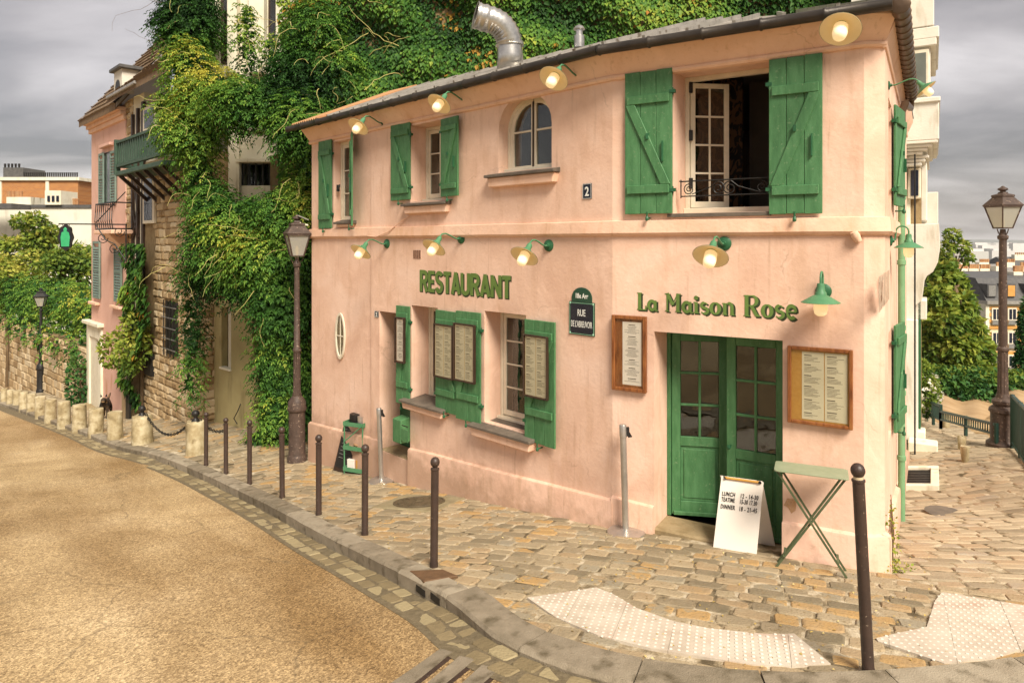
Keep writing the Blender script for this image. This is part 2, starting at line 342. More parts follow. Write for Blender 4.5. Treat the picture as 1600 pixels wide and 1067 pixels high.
M['pinkfar'] = mk('faded_pink_render', [(.60, .36, .28), (.68, .43, .345)], 1.2, .85, .15, 20, stain=(3, .58, .75, (.5, .27, .17), (1, 1, .3)))
M['louvre'] = mk('grey_green_paint', [(.13, .19, .16), (.19, .26, .22)], 6, .6, .08)
M['bark'] = mk('vine_bark', [(.10, .065, .035), (.19, .13, .07)], 8, .9, .5, 30, stretch=(1, 1, .3))
M['stemy'] = mk('vine_shoot', [(.36, .33, .10), (.48, .42, .16)], 4, .7, .1)
M['curtain'] = mk('brown_curtain', [(.09, .055, .035), (.14, .09, .06)], 4, .9, .1)
M['enamel'] = mk('cream_enamel', [(.72, .58, .34), (.80, .67, .42)], 5, .35, .02)
M['bulb'] = emimat('lit_lamp_glass', (1, .68, .28), .13, (.86, .78, .60))
M['bulbhot'] = emimat('lit_filament_bulb', (1, .74, .35), 2.6)
M['leaf_w'] = leafmat('wisteria_leaf', [(.0, (.012, .040, .010)), (.3, (.045, .13, .022)), (.55, (.115, .245, .034)), (.8, (.26, .39, .055)), (1, (.52, .46, .07))], trans=.36)
M['leaf_i'] = leafmat('ivy_leaf', [(.0, (.010, .032, .008)), (.35, (.04, .115, .018)), (.62, (.12, .23, .030)), (.92, (.32, .36, .05)), (1, (.36, .10, .02))], trans=.2)
M['leaf_t'] = leafmat('tree_leaf', [(.0, (.03, .07, .012)), (.35, (.11, .19, .03)), (.7, (.28, .35, .05)), (1, (.48, .45, .09))], trans=.4)
M['leaf_d'] = leafmat('dark_leaf', [(.0, (.010, .04, .010)), (.5, (.035, .11, .025)), (1, (.13, .24, .045))], trans=.2)
M['petal'] = leafmat('white_petal', [(.0, (.7, .66, .52)), (1, (.8, .78, .7))], trans=.3)
M['shade_in'] = M['enamel']
# ------------------------------------------------------------------ terrain: smooth surface through surveyed points
K = np.array([157 / F * 7.9, 7.9]); 
def dirv(vx): a = np.array([vx - 800, F]); return a / np.linalg.norm(a)
dA, dB, dC = -dirv(-242), -dirv(-936), dirv(1456)
A0 = Fr(K, dA); tL = A0.u(485); LP = A0.w(tL, 0)
FA = Fr((LP.x, LP.y), dA)                  # street front, u from its far corner
LA = -tL
FB = Fr(K, dB); LB = FB.u(1350); RP = FB.w(LB, 0)
FD = Fr((RP.x, RP.y), (1, 0)); LD = .2
FC = Fr((RP.x + LD, RP.y), dC); LC = 6.6
CP = [(955, 822, 7.9), (1350, 890, 6.54), (485, 720, 13.03), (678, 885, 6.6), (570, 836, 7.98), (498, 805, 8.95), (441, 778, 10.15), (390, 757, 11.3),
      (322, 728, 13.3), (1355, 1052, 4.6), (0, 1067, 4.65), (800, 1067, 4.5), (1600, 1067, 4.45), (1408, 780, 10.09), (1567, 697, 12.7), (63, 612, 29.2),
      (172, 640, 23.5), (300, 652, 18.2), (221, 697, 15.7), (180, 687, 16.9), (8, 611, 31), (99, 668, 19.8), (1500, 655, 19), (1600, 735, 10.2), (-300, 640, 26), (-500, 800, 9.5), (400, 690, 14.6),(700,850,7.35),(1200,930,5.75)]
cx = np.array([[at(*c).x, at(*c).y] for c in CP]); cz = np.array([at(*c).z for c in CP])
def _phi(r2): return np.where(r2 > 1e-9, r2 * np.log(np.maximum(r2, 1e-9)), 0)
def _tps():
    n = len(cx); r2 = ((cx[:, None] - cx[None]) ** 2).sum(-1); A = np.zeros((n + 3, n + 3))
    A[:n, :n] = _phi(r2) + np.eye(n) * 6.0; A[:n, n] = 1; A[:n, n + 1:] = cx; A[n:, :n] = A[:n, n:].T
    return np.linalg.solve(A, np.concatenate([cz, [0, 0, 0]]))
_w = _tps()
def Gv(p):
    p = np.atleast_2d(np.asarray(p, float)); r2 = ((p[:, None, :2] - cx[None]) ** 2).sum(-1)
    return _phi(r2) @ _w[:-3] + _w[-3] + p[:, :2] @ _w[-2:]
def G(x, y): return float(Gv([[x, y]])[0])
def onG(px, py, off=0., d0=1.5, d1=60.):
    """point where the sight line of a photo pixel meets the ground"""
    ds = np.concatenate([np.arange(d0, 20, .04), np.arange(20, d1, .15)])
    x = (px - 800) / F * ds; z = EZ + (HZ - py) / F * ds; g = Gv(np.stack([x, ds], 1)) + off
    s = z - g; i = np.argmax(s < 0)
    if not (s < 0).any(): i = len(ds) - 1
    i = max(i, 1); t = s[i - 1] / (s[i - 1] - s[i] + 1e-12); t = min(max(t, 0), 1)
    d = ds[i - 1] + (ds[i] - ds[i - 1]) * t
    return Vector((px * d / F - 800 * d / F, d, G((px - 800) / F * d, d)))
def inpoly(p, poly):
    p = np.atleast_2d(np.asarray(p)); x, y = p[:, 0], p[:, 1]; r = np.zeros(len(p), bool); n = len(poly)
    for i in range(n):
        x1, y1 = poly[i][:2]; x2, y2 = poly[(i + 1) % n][:2]
        c = ((y1 > y) != (y2 > y)); xx = (x2 - x1) * (y - y1) / ((y2 - y1) if y2 != y1 else 1e-9) + x1
        r ^= c & (x < xx)
    return r
def sheet(name, xs, ys, zf, mat, keep=None):
    X, Y = np.meshgrid(xs, ys); P = np.stack([X.ravel(), Y.ravel()], 1); Z = zf(P)
    nx, ny = len(xs), len(ys); i = (np.arange(ny - 1)[:, None] * nx + np.arange(nx - 1)[None]).ravel()
    q = np.stack([i, i + 1, i + nx + 1, i + nx], 1)
    if keep is not None: q = q[keep(P[q].mean(1))]
    u, inv = np.unique(q, return_inverse=True)
    me = bpy.data.meshes.new(name); me.from_pydata(np.column_stack([P, Z])[u].tolist(), [], inv.reshape(q.shape).tolist())
    me.polygons.foreach_set('use_smooth', [True] * len(me.polygons)); return link(name, me, mat)
# kerb line (outer top edge), smoothed on the ground
KPX = [(-60, 617), (0, 629), (86, 659), (169, 691), (228, 706), (280, 723), (320, 740), (390, 773), (451, 804), (500, 831), (578, 869), (640, 901), (699, 931), (735, 962), (770, 995),
       (842, 1029), (900, 1049), (970, 1068), (1060, 1084), (1200, 1098), (1350, 1100), (1500, 1090), (1700, 1066), (1950, 1020), (2200, 975)]
kp = np.array([onG(*p)[:2] for p in KPX])
def resample(p, step):
    # Catmull-Rom then even spacing
    out = []
    for i in range(len(p) - 1):
        p0, p1, p2, p3 = p[max(i - 1, 0)], p[i], p[i + 1], p[min(i + 2, len(p) - 1)]
        for t in np.linspace(0, 1, 24, endpoint=False):
            out.append(.5 * (2 * p1 + (p2 - p0) * t + (2 * p0 - 5 * p1 + 4 * p2 - p3) * t * t + (3 * p1 - p0 - 3 * p2 + p3) * t ** 3))
    out.append(p[-1]); out = np.array(out); s = np.concatenate([[0], np.cumsum(np.linalg.norm(np.diff(out, axis=0), axis=1))])
    q = np.arange(0, s[-1], step); return np.stack([np.interp(q, s, out[:, 0]), np.interp(q, s, out[:, 1])], 1)
KL = resample(kp, .05)
for _ in range(3): KL[4:-4] = sum(KL[4 + j:len(KL) - 4 + j] for j in range(-4, 5)) / 9
_t = np.gradient(KL, axis=0); _t /= np.linalg.norm(_t, axis=1)[:, None]; KN = np.stack([_t[:, 1], -_t[:, 0]], 1)   # points to the carriageway
if KN[len(KN) // 2][1] > 0: KN = -KN
def kerb_drop(P):
    P = np.atleast_2d(P); a = np.clip((P[:, 0] + .95) / 1.05, 0, 1); a = a * a * (3 - 2 * a); return (.135 * (1 - a) + .035 * a) * np.where(P[:, 0] < -7.5, .75, 1)
def Rv(P): return Gv(P) - kerb_drop(P)
# carriageway
def roadmat():
    m = mk('worn_golden_asphalt', [(.30, (.31, .232, .142)), (.47, (.375, .288, .182)), (.62, (.43, .34, .23)), (.75, (.475, .39, .28))], .55, .85, 0, detail=9)
    nt = m.node_tree; N = nt.nodes; L = nt.links; bs = N['Principled BSDF']; src = bs.inputs['Base Color'].links[0].from_socket
    g = N.new('ShaderNodeNewGeometry')
    v = N.new('ShaderNodeTexVoronoi'); v.inputs['Scale'].default_value = 95; L.new(g.outputs['Position'], v.inputs[0])
    v2 = N.new('ShaderNodeTexVoronoi'); v2.inputs['Scale'].default_value = 52; L.new(g.outputs['Position'], v2.inputs[0])
    r = N.new('ShaderNodeValToRGB'); el = r.color_ramp.elements; el[0].position = .05; el[0].color = (.52, .48, .42, 1); el[1].position = .95; el[1].color = (1.55, 1.52, 1.42, 1)
    k = N.new('ShaderNodeRGBToBW'); L.new(v.outputs['Color'], k.inputs[0]); L.new(k.outputs[0], r.inputs[0])
    r2 = N.new('ShaderNodeValToRGB'); el = r2.color_ramp.elements; el[0].position = .2; el[0].color = (.72, .68, .6, 1); el[1].position = .8; el[1].color = (1.22, 1.2, 1.12, 1)
    k2 = N.new('ShaderNodeRGBToBW'); L.new(v2.outputs['Color'], k2.inputs[0]); L.new(k2.outputs[0], r2.inputs[0])
    m1 = N.new('ShaderNodeMixRGB'); m1.blend_type = 'MULTIPLY'; m1.inputs[0].default_value = 1; L.new(src, m1.inputs[1]); L.new(r.outputs[0], m1.inputs[2])
    m2 = N.new('ShaderNodeMixRGB'); m2.blend_type = 'MULTIPLY'; m2.inputs[0].default_value = 1; L.new(m1.outputs[0], m2.inputs[1]); L.new(r2.outputs[0], m2.inputs[2])
    # oil marks and long wheel wear
    n = N.new('ShaderNodeTexNoise'); n.inputs['Scale'].default_value = 1.7; n.inputs['Detail'].default_value = 7; L.new(g.outputs['Position'], n.inputs[0])
    mr = N.new('ShaderNodeMapRange'); mr.inputs[1].default_value = .60; mr.inputs[2].default_value = .74; mr.inputs[4].default_value = .35; L.new(n.outputs[0], mr.inputs[0])
    m3 = N.new('ShaderNodeMixRGB'); L.new(mr.outputs[0], m3.inputs[0]); L.new(m2.outputs[0], m3.inputs[1]); m3.inputs[2].default_value = (.20, .125, .05, 1)
    # paler and darker lanes worn along the street
    mp = N.new('ShaderNodeMapping'); mp.inputs['Scale'].default_value = (.13, .75, 1); mp0 = N.new('ShaderNodeMapping'); mp0.inputs['Rotation'].default_value = (0, 0, math.radians(52)); L.new(g.outputs['Position'], mp0.inputs[0]); L.new(mp0.outputs[0], mp.inputs[0])
    ln = N.new('ShaderNodeTexNoise'); ln.inputs['Scale'].default_value = .9; ln.inputs['Detail'].default_value = 5; L.new(mp.outputs[0], ln.inputs[0])
    lr = N.new('ShaderNodeValToRGB'); el = lr.color_ramp.elements; el[0].position = .36; el[0].color = (.66, .57, .44, 1); el[1].position = .62; el[1].color = (1.18, 1.17, 1.15, 1); L.new(ln.outputs[0], lr.inputs[0])
    m4 = N.new('ShaderNodeMixRGB'); m4.blend_type = 'MULTIPLY'; m4.inputs[0].default_value = 1; L.new(m3.outputs[0], m4.inputs[1]); L.new(lr.outputs[0], m4.inputs[2])
    # fine cracks
    cv = N.new('ShaderNodeTexVoronoi'); cv.feature = 'DISTANCE_TO_EDGE'; cv.inputs['Scale'].default_value = .55; wn = N.new('ShaderNodeTexNoise'); wn.inputs['Scale'].default_value = 3; wn.inputs['Detail'].default_value = 6; L.new(g.outputs['Position'], wn.inputs[0])
    wv = N.new('ShaderNodeMixRGB'); wv.inputs[0].default_value = .18; L.new(g.outputs['Position'], wv.inputs[1]); L.new(wn.outputs['Color'], wv.inputs[2]); L.new(wv.outputs[0], cv.inputs[0])
    cr = N.new('ShaderNodeMapRange'); cr.inputs[1].default_value = .0; cr.inputs[2].default_value = .006; cr.inputs[3].default_value = .45; cr.inputs[4].default_value = 0; L.new(cv.outputs[0], cr.inputs[0])
    m5 = N.new('ShaderNodeMixRGB'); L.new(cr.outputs[0], m5.inputs[0]); L.new(m4.outputs[0], m5.inputs[1]); m5.inputs[2].default_value = (.11, .08, .045, 1)
    L.new(m5.outputs[0], bs.inputs['Base Color'])
    b = N.new('ShaderNodeBump'); b.inputs['Strength'].default_value = .8; b.inputs['Distance'].default_value = .006
    a = N.new('ShaderNodeMath'); a.operation = 'ADD'; L.new(v.outputs['Distance'], a.inputs[0]); L.new(v2.outputs['Distance'], a.inputs[1]); L.new(a.outputs[0], b.inputs['Height']); L.new(b.outputs[0], bs.inputs['Normal'])
    return m
M['road'] = roadmat()
xs = np.concatenate([np.arange(-46, -12, .8), np.arange(-12, 8.01, .2), np.arange(8.8, 16, .8)]); ys = np.concatenate([np.arange(-6, 16, .2), np.arange(16, 60, .8)])
structure(sheet('road', xs, ys, Rv, M['road']))
# granite strips set across the road end
road = bpy.data.objects['road']
for q in ([(688, 1003), (707, 1011), (612, 1075), (566, 1075)], [(718, 1019), (743, 1027), (668, 1078), (636, 1076)], [(753, 1038), (781, 1046), (742, 1076), (704, 1076)]):
    for nm, dx, dy, h, mt in (('strip_joint', 3, 6, .0015, 'iron'), ('stone_strip', 0, 0, .006, 'granite')):
        a = [onG(x + dx, y + dy, -.05) for x, y in q]; v, f = [], []
        for k in range(9):
            for s_, e in ((0, 3), (1, 2)):
                p = a[s_].lerp(a[e], k / 8); z = float(Rv([[p.x, p.y]])[0]); v += [(p.x, p.y, z + h), (p.x, p.y, z - .06)]
        for k in range(8): i = k * 4; f += [(i, i + 2, i + 6, i + 4), (i + 1, i + 5, i + 7, i + 3), (i, i + 4, i + 5, i + 1), (i + 2, i + 3, i + 7, i + 6)]
        f += [(0, 1, 3, 2), (32, 34, 35, 33)]; MB().add(v, f).build(nm, M[mt], road)
# pavement bed: everything right of the kerb, house footprint included
right_edge = [onG(2300, 930), onG(2200, 800), at(1700, 735, 11.2), at(1610, 690, 13.0), onG(1556, 688), onG(1475, 660), onG(1440, 640)]
far_wall = [onG(130, 626), onG(15, 600), onG(-60, 596)]
SIDE = [tuple(p) for p in (KL + KN * -.14)] + [(p.x, p.y) for p in right_edge] + [(9.3, 21), (3, 24), (-6, 24)] + [(p.x - .3, p.y + .6) for p in far_wall]
CB = Fr((FC.P + FC.U * 0), FC.U)
def lane_side(P):  # True on the sloping lane beside the house flank
    P = np.atleast_2d(P); d = P - FC.P; return (d @ FC.N > -.02) & (d @ FC.U > -.15)
xs = np.arange(-34, 13, .11); ys = np.arange(4, 32, .11)
keep = lambda c: inpoly(c, SIDE) & (c[:, 1] < 31)
bedz = lambda P: Gv(P) - .0045 + .006 * np.sin(P[:, 0] * 9.1) * np.sin(P[:, 1] * 8.3)
pave = structure(sheet('sidewalk', xs, ys, bedz, M['bed'], lambda c: keep(c) & ~lane_side(c)))
lane = structure(sheet('lane', xs, ys, bedz, M['bed'], lambda c: keep(c) & lane_side(c)))
# cobble variants: rounded unit blocks
def cobble_variant():
    b = MB(); k = 8; ring = []
    for x, y in ((.5, .36), (.41, .5), (-.41, .5), (-.5, .36), (-.5, -.36), (-.41, -.5), (.41, -.5), (.5, -.36)): ring.append((x * random.uniform(.92, 1.03), y * random.uniform(.92, 1.03)))
    h = random.uniform(.6, 1.15)
    v = [Vector((x, y, -5)) for x, y in ring] + [Vector((x * .98, y * .98, .25 * h)) for x, y in ring] + [Vector((x * .89, y * .89, h + random.uniform(-.16, .16))) for x, y in ring] + [Vector((random.uniform(-.05, .05), random.uniform(-.05, .05), h * 1.1))]
    f = [(j * k + i, j * k + (i + 1) % k, (j + 1) * k + (i + 1) % k, (j + 1) * k + i) for j in (0, 1) for i in range(k)] + [(2 * k + i, 2 * k + (i + 1) % k, 3 * k) for i in range(k)]
    return b.add(v, f)
VAR = [cobble_variant() for _ in range(14)]
def variant_meshes(mat, name):
    out = []
    for b in VAR:
        me = b.mesh(name, 24); me.materials.append(mat); out.append(me)
    return out
def lay(parent, name, pts, dims, angs, mat, matset, zf, keyfn, limit=300, lift=.010):
    """largest 300 in the picture as separate stones, the rest joined as one part"""
    pts = np.asarray(pts); order = np.argsort(-keyfn(pts)); ms = variant_meshes(mat, name); z = zf(pts)
    e = .12; gx = (zf(pts + [e, 0]) - zf(pts - [e, 0])) / (2 * e); gy = (zf(pts + [0, e]) - zf(pts - [0, e])) / (2 * e)
    jv, jf, jt = [], [], []; base = [np.array([tuple(p) for p in b.v]) for b in VAR]
    for r, i in enumerate(order):
        n = Vector((-gx[i] + random.gauss(0, .025), -gy[i] + random.gauss(0, .025), 1)).normalized(); x = Vector((math.cos(angs[i]), math.sin(angs[i]), 0)); x = (x - n * x.dot(n)).normalized(); y = n.cross(x)
        dz = random.uniform(-.004, .004); lx, ly = dims[i]; k = random.randrange(len(VAR)); hz = lift + .3 * 0
        R = Matrix((x * lx, y * ly, n * hz)).transposed().to_4x4(); R.translation = (pts[i][0], pts[i][1], z[i] + dz)
        if r < limit:
            o = bpy.data.objects.new(name, ms[k]); COL.objects.link(o); o.parent = parent; o.matrix_local = R
        else:
            A = np.array(R); P = base[k] @ A[:3, :3].T + A[:3, 3]; b0 = len(jv) and sum(len(q) for q in jv); jv.append(P)
            jf += [tuple(q + b0 for q in f) for f in VAR[k].f]; jt.append(np.full(len(P), random.random()))
    if jv:
        me = bpy.data.meshes.new(name + '_field'); me.from_pydata(np.concatenate(jv).tolist(), [], jf); at_ = me.attributes.new('tint', 'FLOAT', 'POINT'); at_.data.foreach_set('value', np.concatenate(jt))
        me.polygons.foreach_set('use_smooth', [True] * len(me.polygons)); me.set_sharp_from_angle(angle=math.radians(24))
        o = link(name + 's_beyond', me, matset, parent); stuff(o)
def pxof(P, z): return 800 + F * P[:, 0] / P[:, 1], HZ - F * (z - EZ) / P[:, 1]
def seen(P, m=330):
    z = Gv(P); x, y = pxof(P, z); return (x > -m) & (x < 1600 + m) & (y < 1067 + m)
HOUSE = [tuple(FA.w(0, 0, .05)[:2]), tuple(FA.w(LA, 0, .05)[:2]), tuple(FB.w(LB, 0, .05)[:2]), tuple(FC.w(0, 0, .05)[:2]), tuple(FC.w(LC + 8, 0, .05)[:2]), (6, 24), (-4, 24)]
T1 = [(824, 936), (932, 920), (959, 931), (994, 952), (1050, 972), (1109, 984), (1200, 992), (1241, 992), (1298, 1039), (1217, 1042), (1177, 1040), (1109, 1030), (1015, 1015), (934, 995), (867, 966)]
T2 = [(1472, 927), (1600, 948), (1680, 958), (1690, 990), (1600, 1016), (1551, 1030), (1475, 1039), (1372, 1004), (1369, 999), (1448, 982), (1461, 941)]
TP = [[onG(*p) for p in T] for T in (T1, T2)]
DRAIN = [onG(*p) for p in ((640, 895), (692, 893), (716, 903), (662, 912))]
def keypix(P): return 1 / P[:, 1] ** 2
def rows(ang, box, row, ln, test, gap=.014, jit=.12):
    """courses of stones in a turned frame"""
    c, s_ = math.cos(ang), math.sin(ang); pts, dims = [], []
    v = box[2]
    while v < box[3]:
        h = row * random.uniform(.88, 1.14); u = box[0] + random.random() * ln
        while u < box[1]:
            l = ln * random.uniform(.72, 1.3); pts.append(((u + l / 2) * c - (v + h / 2) * s_, (u + l / 2) * s_ + (v + h / 2) * c)); dims.append((l - gap * random.uniform(.6, 1.6), h - gap * random.uniform(.6, 1.6))); u += l
        v += h
    pts = np.array(pts); dims = np.array(dims); k = test(pts); return pts[k], dims[k], np.full(k.sum(), ang) + rng.normal(0, .035, k.sum())
KIN = [tuple(p) for p in (KL + KN * -.27)] + SIDE[len(KL):]
def is_side(P):
    ok = inpoly(P, KIN) & ~inpoly(P, HOUSE) & seen(P) & ~lane_side(P) & (P[:, 1] < 24)
    for t in TP: ok &= ~inpoly(P, [(q.x, q.y) for q in t])
    return ok & ~inpoly(P, [(q.x, q.y) for q in DRAIN])
def is_lane(P):
    ok = inpoly(P, KIN) & ~inpoly(P, HOUSE) & seen(P) & lane_side(P) & (P[:, 1] < 19)
    for t in TP: ok &= ~inpoly(P, [(q.x, q.y) for q in t])
    return ok
p1 = rows(-.40, (-16, 16, -2, 24), .168, .255, lambda P: is_side(P) & (P[:, 0] > P[:, 1] * -.33 ))
p2 = rows(math.atan2(dA[1], dA[0]) + math.pi / 2, (-6, 40, -26, 26), .19, .30, lambda P: is_side(P) & (P[:, 0] <= P[:, 1] * -.33))
lay(pave, 'cobble', np.concatenate([p1[0], p2[0]]), np.concatenate([p1[1], p2[1]]), np.concatenate([p1[2], p2[2]]), M['cobble'], M['cobblet'], lambda P: Gv(P) - .004, keypix, lift=.009)
p3 = rows(-.12, (-4, 16, 2, 22), .15, .30, is_lane)
lay(lane, 'cobble', *p3, M['lane'], M['lanet'], lambda P: Gv(P) - .004, keypix, lift=.008)
# kerbstones
kerb = thing('kerb', None, None); kerb['kind'] = 'structure'
i = 0
while i < len(KL) - 12:
    ln = random.randint(17, 23) if KL[i][0] > -8 else random.randint(24, 32)
    j = min(i + ln, len(KL) - 1); idx = np.unique(np.round(np.linspace(i, j, 5)).astype(int)); mb = MB(); ring = []
    wd = .22 if KL[i][0] < -.6 else .30
    for q, ii in enumerate(idx):
        p, n = KL[ii].copy(), KN[ii]; tn = _t[ii]; p = p + tn * (.006 if q == 0 else -.006 if q == len(idx) - 1 else 0)
        g = G(*p) + .012; prof = [(.0, -.30), (.012, g * 0 - .02), (-.012, .004), (-wd, 0.), (-wd, -.25)]
        ring.append([Vector((p[0] + n[0] * a, p[1] + n[1] * a, g + b)) for a, b in prof])
    v = [p for r_ in ring for p in r_]; k = 5
    f = [(a * k + b, a * k + (b + 1) % k, (a + 1) * k + (b + 1) % k, (a + 1) * k + b) for a in range(len(ring) - 1) for b in range(k)] + [tuple(range(k)), tuple(range((len(ring) - 1) * k, len(ring) * k))[::-1]]
    mb.add(v, f).build('kerb_stone', M['granite'], kerb, jit=.003); i = j
# gutter setts beside the kerb
gut = thing('gutter', None, None); gut['kind'] = 'structure'
gv, gf = [], []
for i in range(0, len(KL), 4):
    for o_ in (-.02, .18, .345): p = KL[i] + KN[i] * o_; gv.append((p[0], p[1], float(Rv([p])[0]) + .004))
for i in range(len(gv) // 3 - 1): gf += [(i * 3 + k, i * 3 + k + 1, i * 3 + 4 + k, i * 3 + 3 + k) for k in (0, 1)]
me = bpy.data.meshes.new('bed'); me.from_pydata(gv, [], gf); link('bed', me, mk('gutter_joint', [(.11, .085, .048), (.19, .15, .09)], 20, .9, .5, 60), gut)
gp, gd, ga = [], [], []
for r in range(2):
    i = 0.
    while i < len(KL) - 6:
        l = random.uniform(.17, .27); ii = int(i + l / .1); ii = min(ii, len(KL) - 1)
        o = .075 + .145 * r + random.uniform(-.01, .01)
        gp.append(KL[ii] + KN[ii] * o); gd.append((l - .010, .138)); ga.append(math.atan2(_t[ii][1], _t[ii][0])); i += l / .05
gp = np.array(gp); gd = np.array(gd); ga = np.array(ga) + rng.normal(0, .04, len(gp)); k = seen(gp, 60) & (gp[:, 1] < 22)
lay(gut, 'gutter_stone', gp[k], gd[k], ga[k], M['gutc'], M['cobblet'], lambda P: Rv(P) - .002, keypix, lift=.011)
# tactile slabs with studs
for T, lab in zip(TP, ('pale studded tactile paving strip curving in front of the doorway', 'pale studded tactile paving patch at the mouth of the lane')):
    t = thing('tactile_paving', None, None, tuple(T[0])); t['kind'] = 'structure'; t['label'] = lab
    poly = [(p.x, p.y) for p in T]; bm = bmesh.new(); o = OFF[t.name]
    vs = [bm.verts.new((p.x, p.y, p.z + .014)) for p in T]; f = bm.faces.new(vs); bmesh.ops.triangulate(bm, faces=[f])
    ax = (Vector(T[7] if T is TP[0] else T[2]) - Vector(T[0])); ax.z = 0; L0 = ax.length; ax.normalize(); whole = bm.copy(); wm = bpy.data.meshes.new('t'); whole.to_mesh(wm); whole.free()
    for k in range(-4, 12):
        pc = bm.copy()
        for s_, dist in ((-1, k * .41 + .0012), (1, (k + 1) * .41 - .0012)):
            bmesh.ops.bisect_plane(pc, geom=pc.verts[:] + pc.edges[:] + pc.faces[:], plane_co=Vector(T[0]) + ax * dist, plane_no=ax * s_, clear_outer=True)
        if not pc.faces: pc.free(); continue
        ge = bmesh.ops.extrude_face_region(pc, geom=pc.faces[:])
        for q in ge['geom']:
            if isinstance(q, bmesh.types.BMVert): q.co.z -= .05
        dz = random.uniform(-.003, .003)
        for q in pc.verts: q.co -= o; q.co.z += dz
        bmesh.ops.recalc_face_normals(pc, faces=pc.faces[:]); me = bpy.data.meshes.new('slab'); pc.to_mesh(me); pc.free(); link('slab', me, M['tact'], t, o)
    bm.free(); me = wm
    xs_ = np.array(poly); a = -.30 if T is TP[0] else -.1; c, s_ = math.cos(a), math.sin(a); mb = MB(); st = .056
    for i in range(-40, 40):
        for j in range(-40, 40):
            u, v = i * st, j * st; p = (xs_[:, 0].mean() + u * c - v * s_, xs_[:, 1].mean() + u * s_ + v * c)
            if abs(p[0] - xs_[:, 0].mean()) > 2.2 or not inpoly([p], poly)[0]: continue
            mb.lathe([(.0125, 0), (.0112, .004), (.007, .0055)], (p[0], p[1], 0), 6)
    zs = Gv(np.array([tuple(v)[:2] for v in mb.v])); 
    # slab is a fan of triangles: sit the studs on its real surface
    from mathutils.bvhtree import BVHTree
    bt = BVHTree.FromPolygons([tuple(v.co) for v in me.vertices], [tuple(p.vertices) for p in me.polygons])
    for i in range(0, len(mb.v), 18):
        cxy = sum(mb.v[i:i + 18], Vector()) / 18; h = bt.ray_cast(Vector((cxy.x, cxy.y, 5)), Vector((0, 0, -1)))
        z0 = (h[0].z if h[0] else zs[i]) - .001
        for v in mb.v[i:i + 18]: v.z += z0
    stuff(mb.build('studs', M['stud'], t, smooth=40))
# iron drain box let into the kerb
mb = MB(); q = [Vector((p.x, p.y, p.z + .026)) for p in DRAIN]; lo = [p + Vector((0, 0, -.2)) for p in q]
d = thing('kerb_drain', 'rusty iron drain box let into the kerb', 'drain', tuple(q[0]))
mb.add(lo + q, [(0, 3, 2, 1), (4, 5, 6, 7), (0, 1, 5, 4), (1, 2, 6, 5), (2, 3, 7, 6), (3, 0, 4, 7)]).build('lid', mk('rusty_iron', [(.09, .05, .025), (.16, .09, .045)], 14, .7, .3, 40), d, bevel=.006)
i0 = int(np.argmin(np.linalg.norm(KL - np.array([onG(660, 912).x, onG(660, 912).y]), axis=1)))
for s_ in (-2, 3):
    i = i0 + s_ ; a = KL[i] + KN[i] * .006; b = KL[i + 3] + KN[i + 3] * .006; g = G(*a); mb = MB()
    mb.beam((a[0], a[1], g - .06), (b[0], b[1], g - .06), .02, .06); mb.build('slot', M['black'], d)
# manhole
c = onG(655, 786); t = thing('manhole_cover', 'round cast iron manhole cover set in the pavement by the wall', 'manhole', tuple(c)); e = .3
n = Vector((-(G(c.x + e, c.y) - G(c.x - e, c.y)) / (2 * e), -(G(c.x, c.y + e) - G(c.x, c.y - e)) / (2 * e), 1)).normalized(); R = Vector((0, 0, 1)).rotation_difference(n).to_matrix()
R2 = R @ Matrix.Rotation(-.42, 3, 'Z'); ms_ = mk('manhole_stone', [(.20, .16, .09), (.30, .25, .15)], 6, .9, .4, 40); mi = mk('worn_cast_iron', [(.06, .045, .025), (.12, .09, .05)], 9, .6, .3, 40)
MB().cb(c + n * .0, (.98, .86, .034), R2).build('frame', ms_, t, bevel=.008)
MB().lathe([(.36, .0), (.36, .026), (.335, .028), (.33, .020), (.30, .020), (.295, .027), (.06, .027), (.05, .018), (.0, .018)], c, 28, R).build('lid', mi, t, smooth=30)
mb = MB()
for r in (.1, .16, .22, .27):
    for k in range(int(r * 60)):
        a = k / int(r * 60) * 6.283; mb.cb(c + R @ Vector((r * math.cos(a), r * math.sin(a), .028)), (.03, .018, .008), R @ Matrix.Rotation(a, 3, 'Z'))
stuff(mb.build('raised_pattern', mi, t))
# ------------------------------------------------------------------ the rose-coloured corner restaurant
ZE = EZ + 2.12                              # wall head
house = thing('restaurant_building', 'two storey pink corner restaurant with green shutters and grey roof', 'building', tuple(FB.w(0, EZ - 3.3)))
EndC = FC.w(LC, 0)
outer = [FA.w(0, 0), FA.w(LA, 0), FB.w(LB, 0), FC.w(0, 0), EndC, EndC + Vector((-6.2, 3.2, 0)), FA.w(0, 0, -4.5)]
def inset(poly, d):
    n = len(poly); out = []
    for i in range(n):
        a, b, c = (np.array(poly[(i + k) % n][:2]) for k in (-1, 0, 1)); e1 = (b - a) / np.linalg.norm(b - a); e2 = (c - b) / np.linalg.norm(c - b)
        n1 = np.array((-e1[1], e1[0])); n2 = np.array((-e2[1], e2[0])); m = n1 + n2; m /= np.dot(m, n1); out.append(b + m * d)
    return out
inner = inset(outer, .55)
def ringwall(z0, z1):
    b = MB(); n = len(outer); v = [Vector((p[0], p[1], z)) for z in (z0, z1) for p in outer] + [Vector((p[0], p[1], z)) for z in (z0, z1) for p in inner]
    f = []
    for i in range(n):
        j = (i + 1) % n; f += [(i, j, n + j, n + i), (2 * n + j, 2 * n + i, 3 * n + i, 3 * n + j), (n + i, n + j, 3 * n + j, 3 * n + i), (j, i, 2 * n + i, 2 * n + j)]
    return b.add(v, f)
wall = ringwall(EZ - 5.2, ZE).build('wall', M['pink'], house)
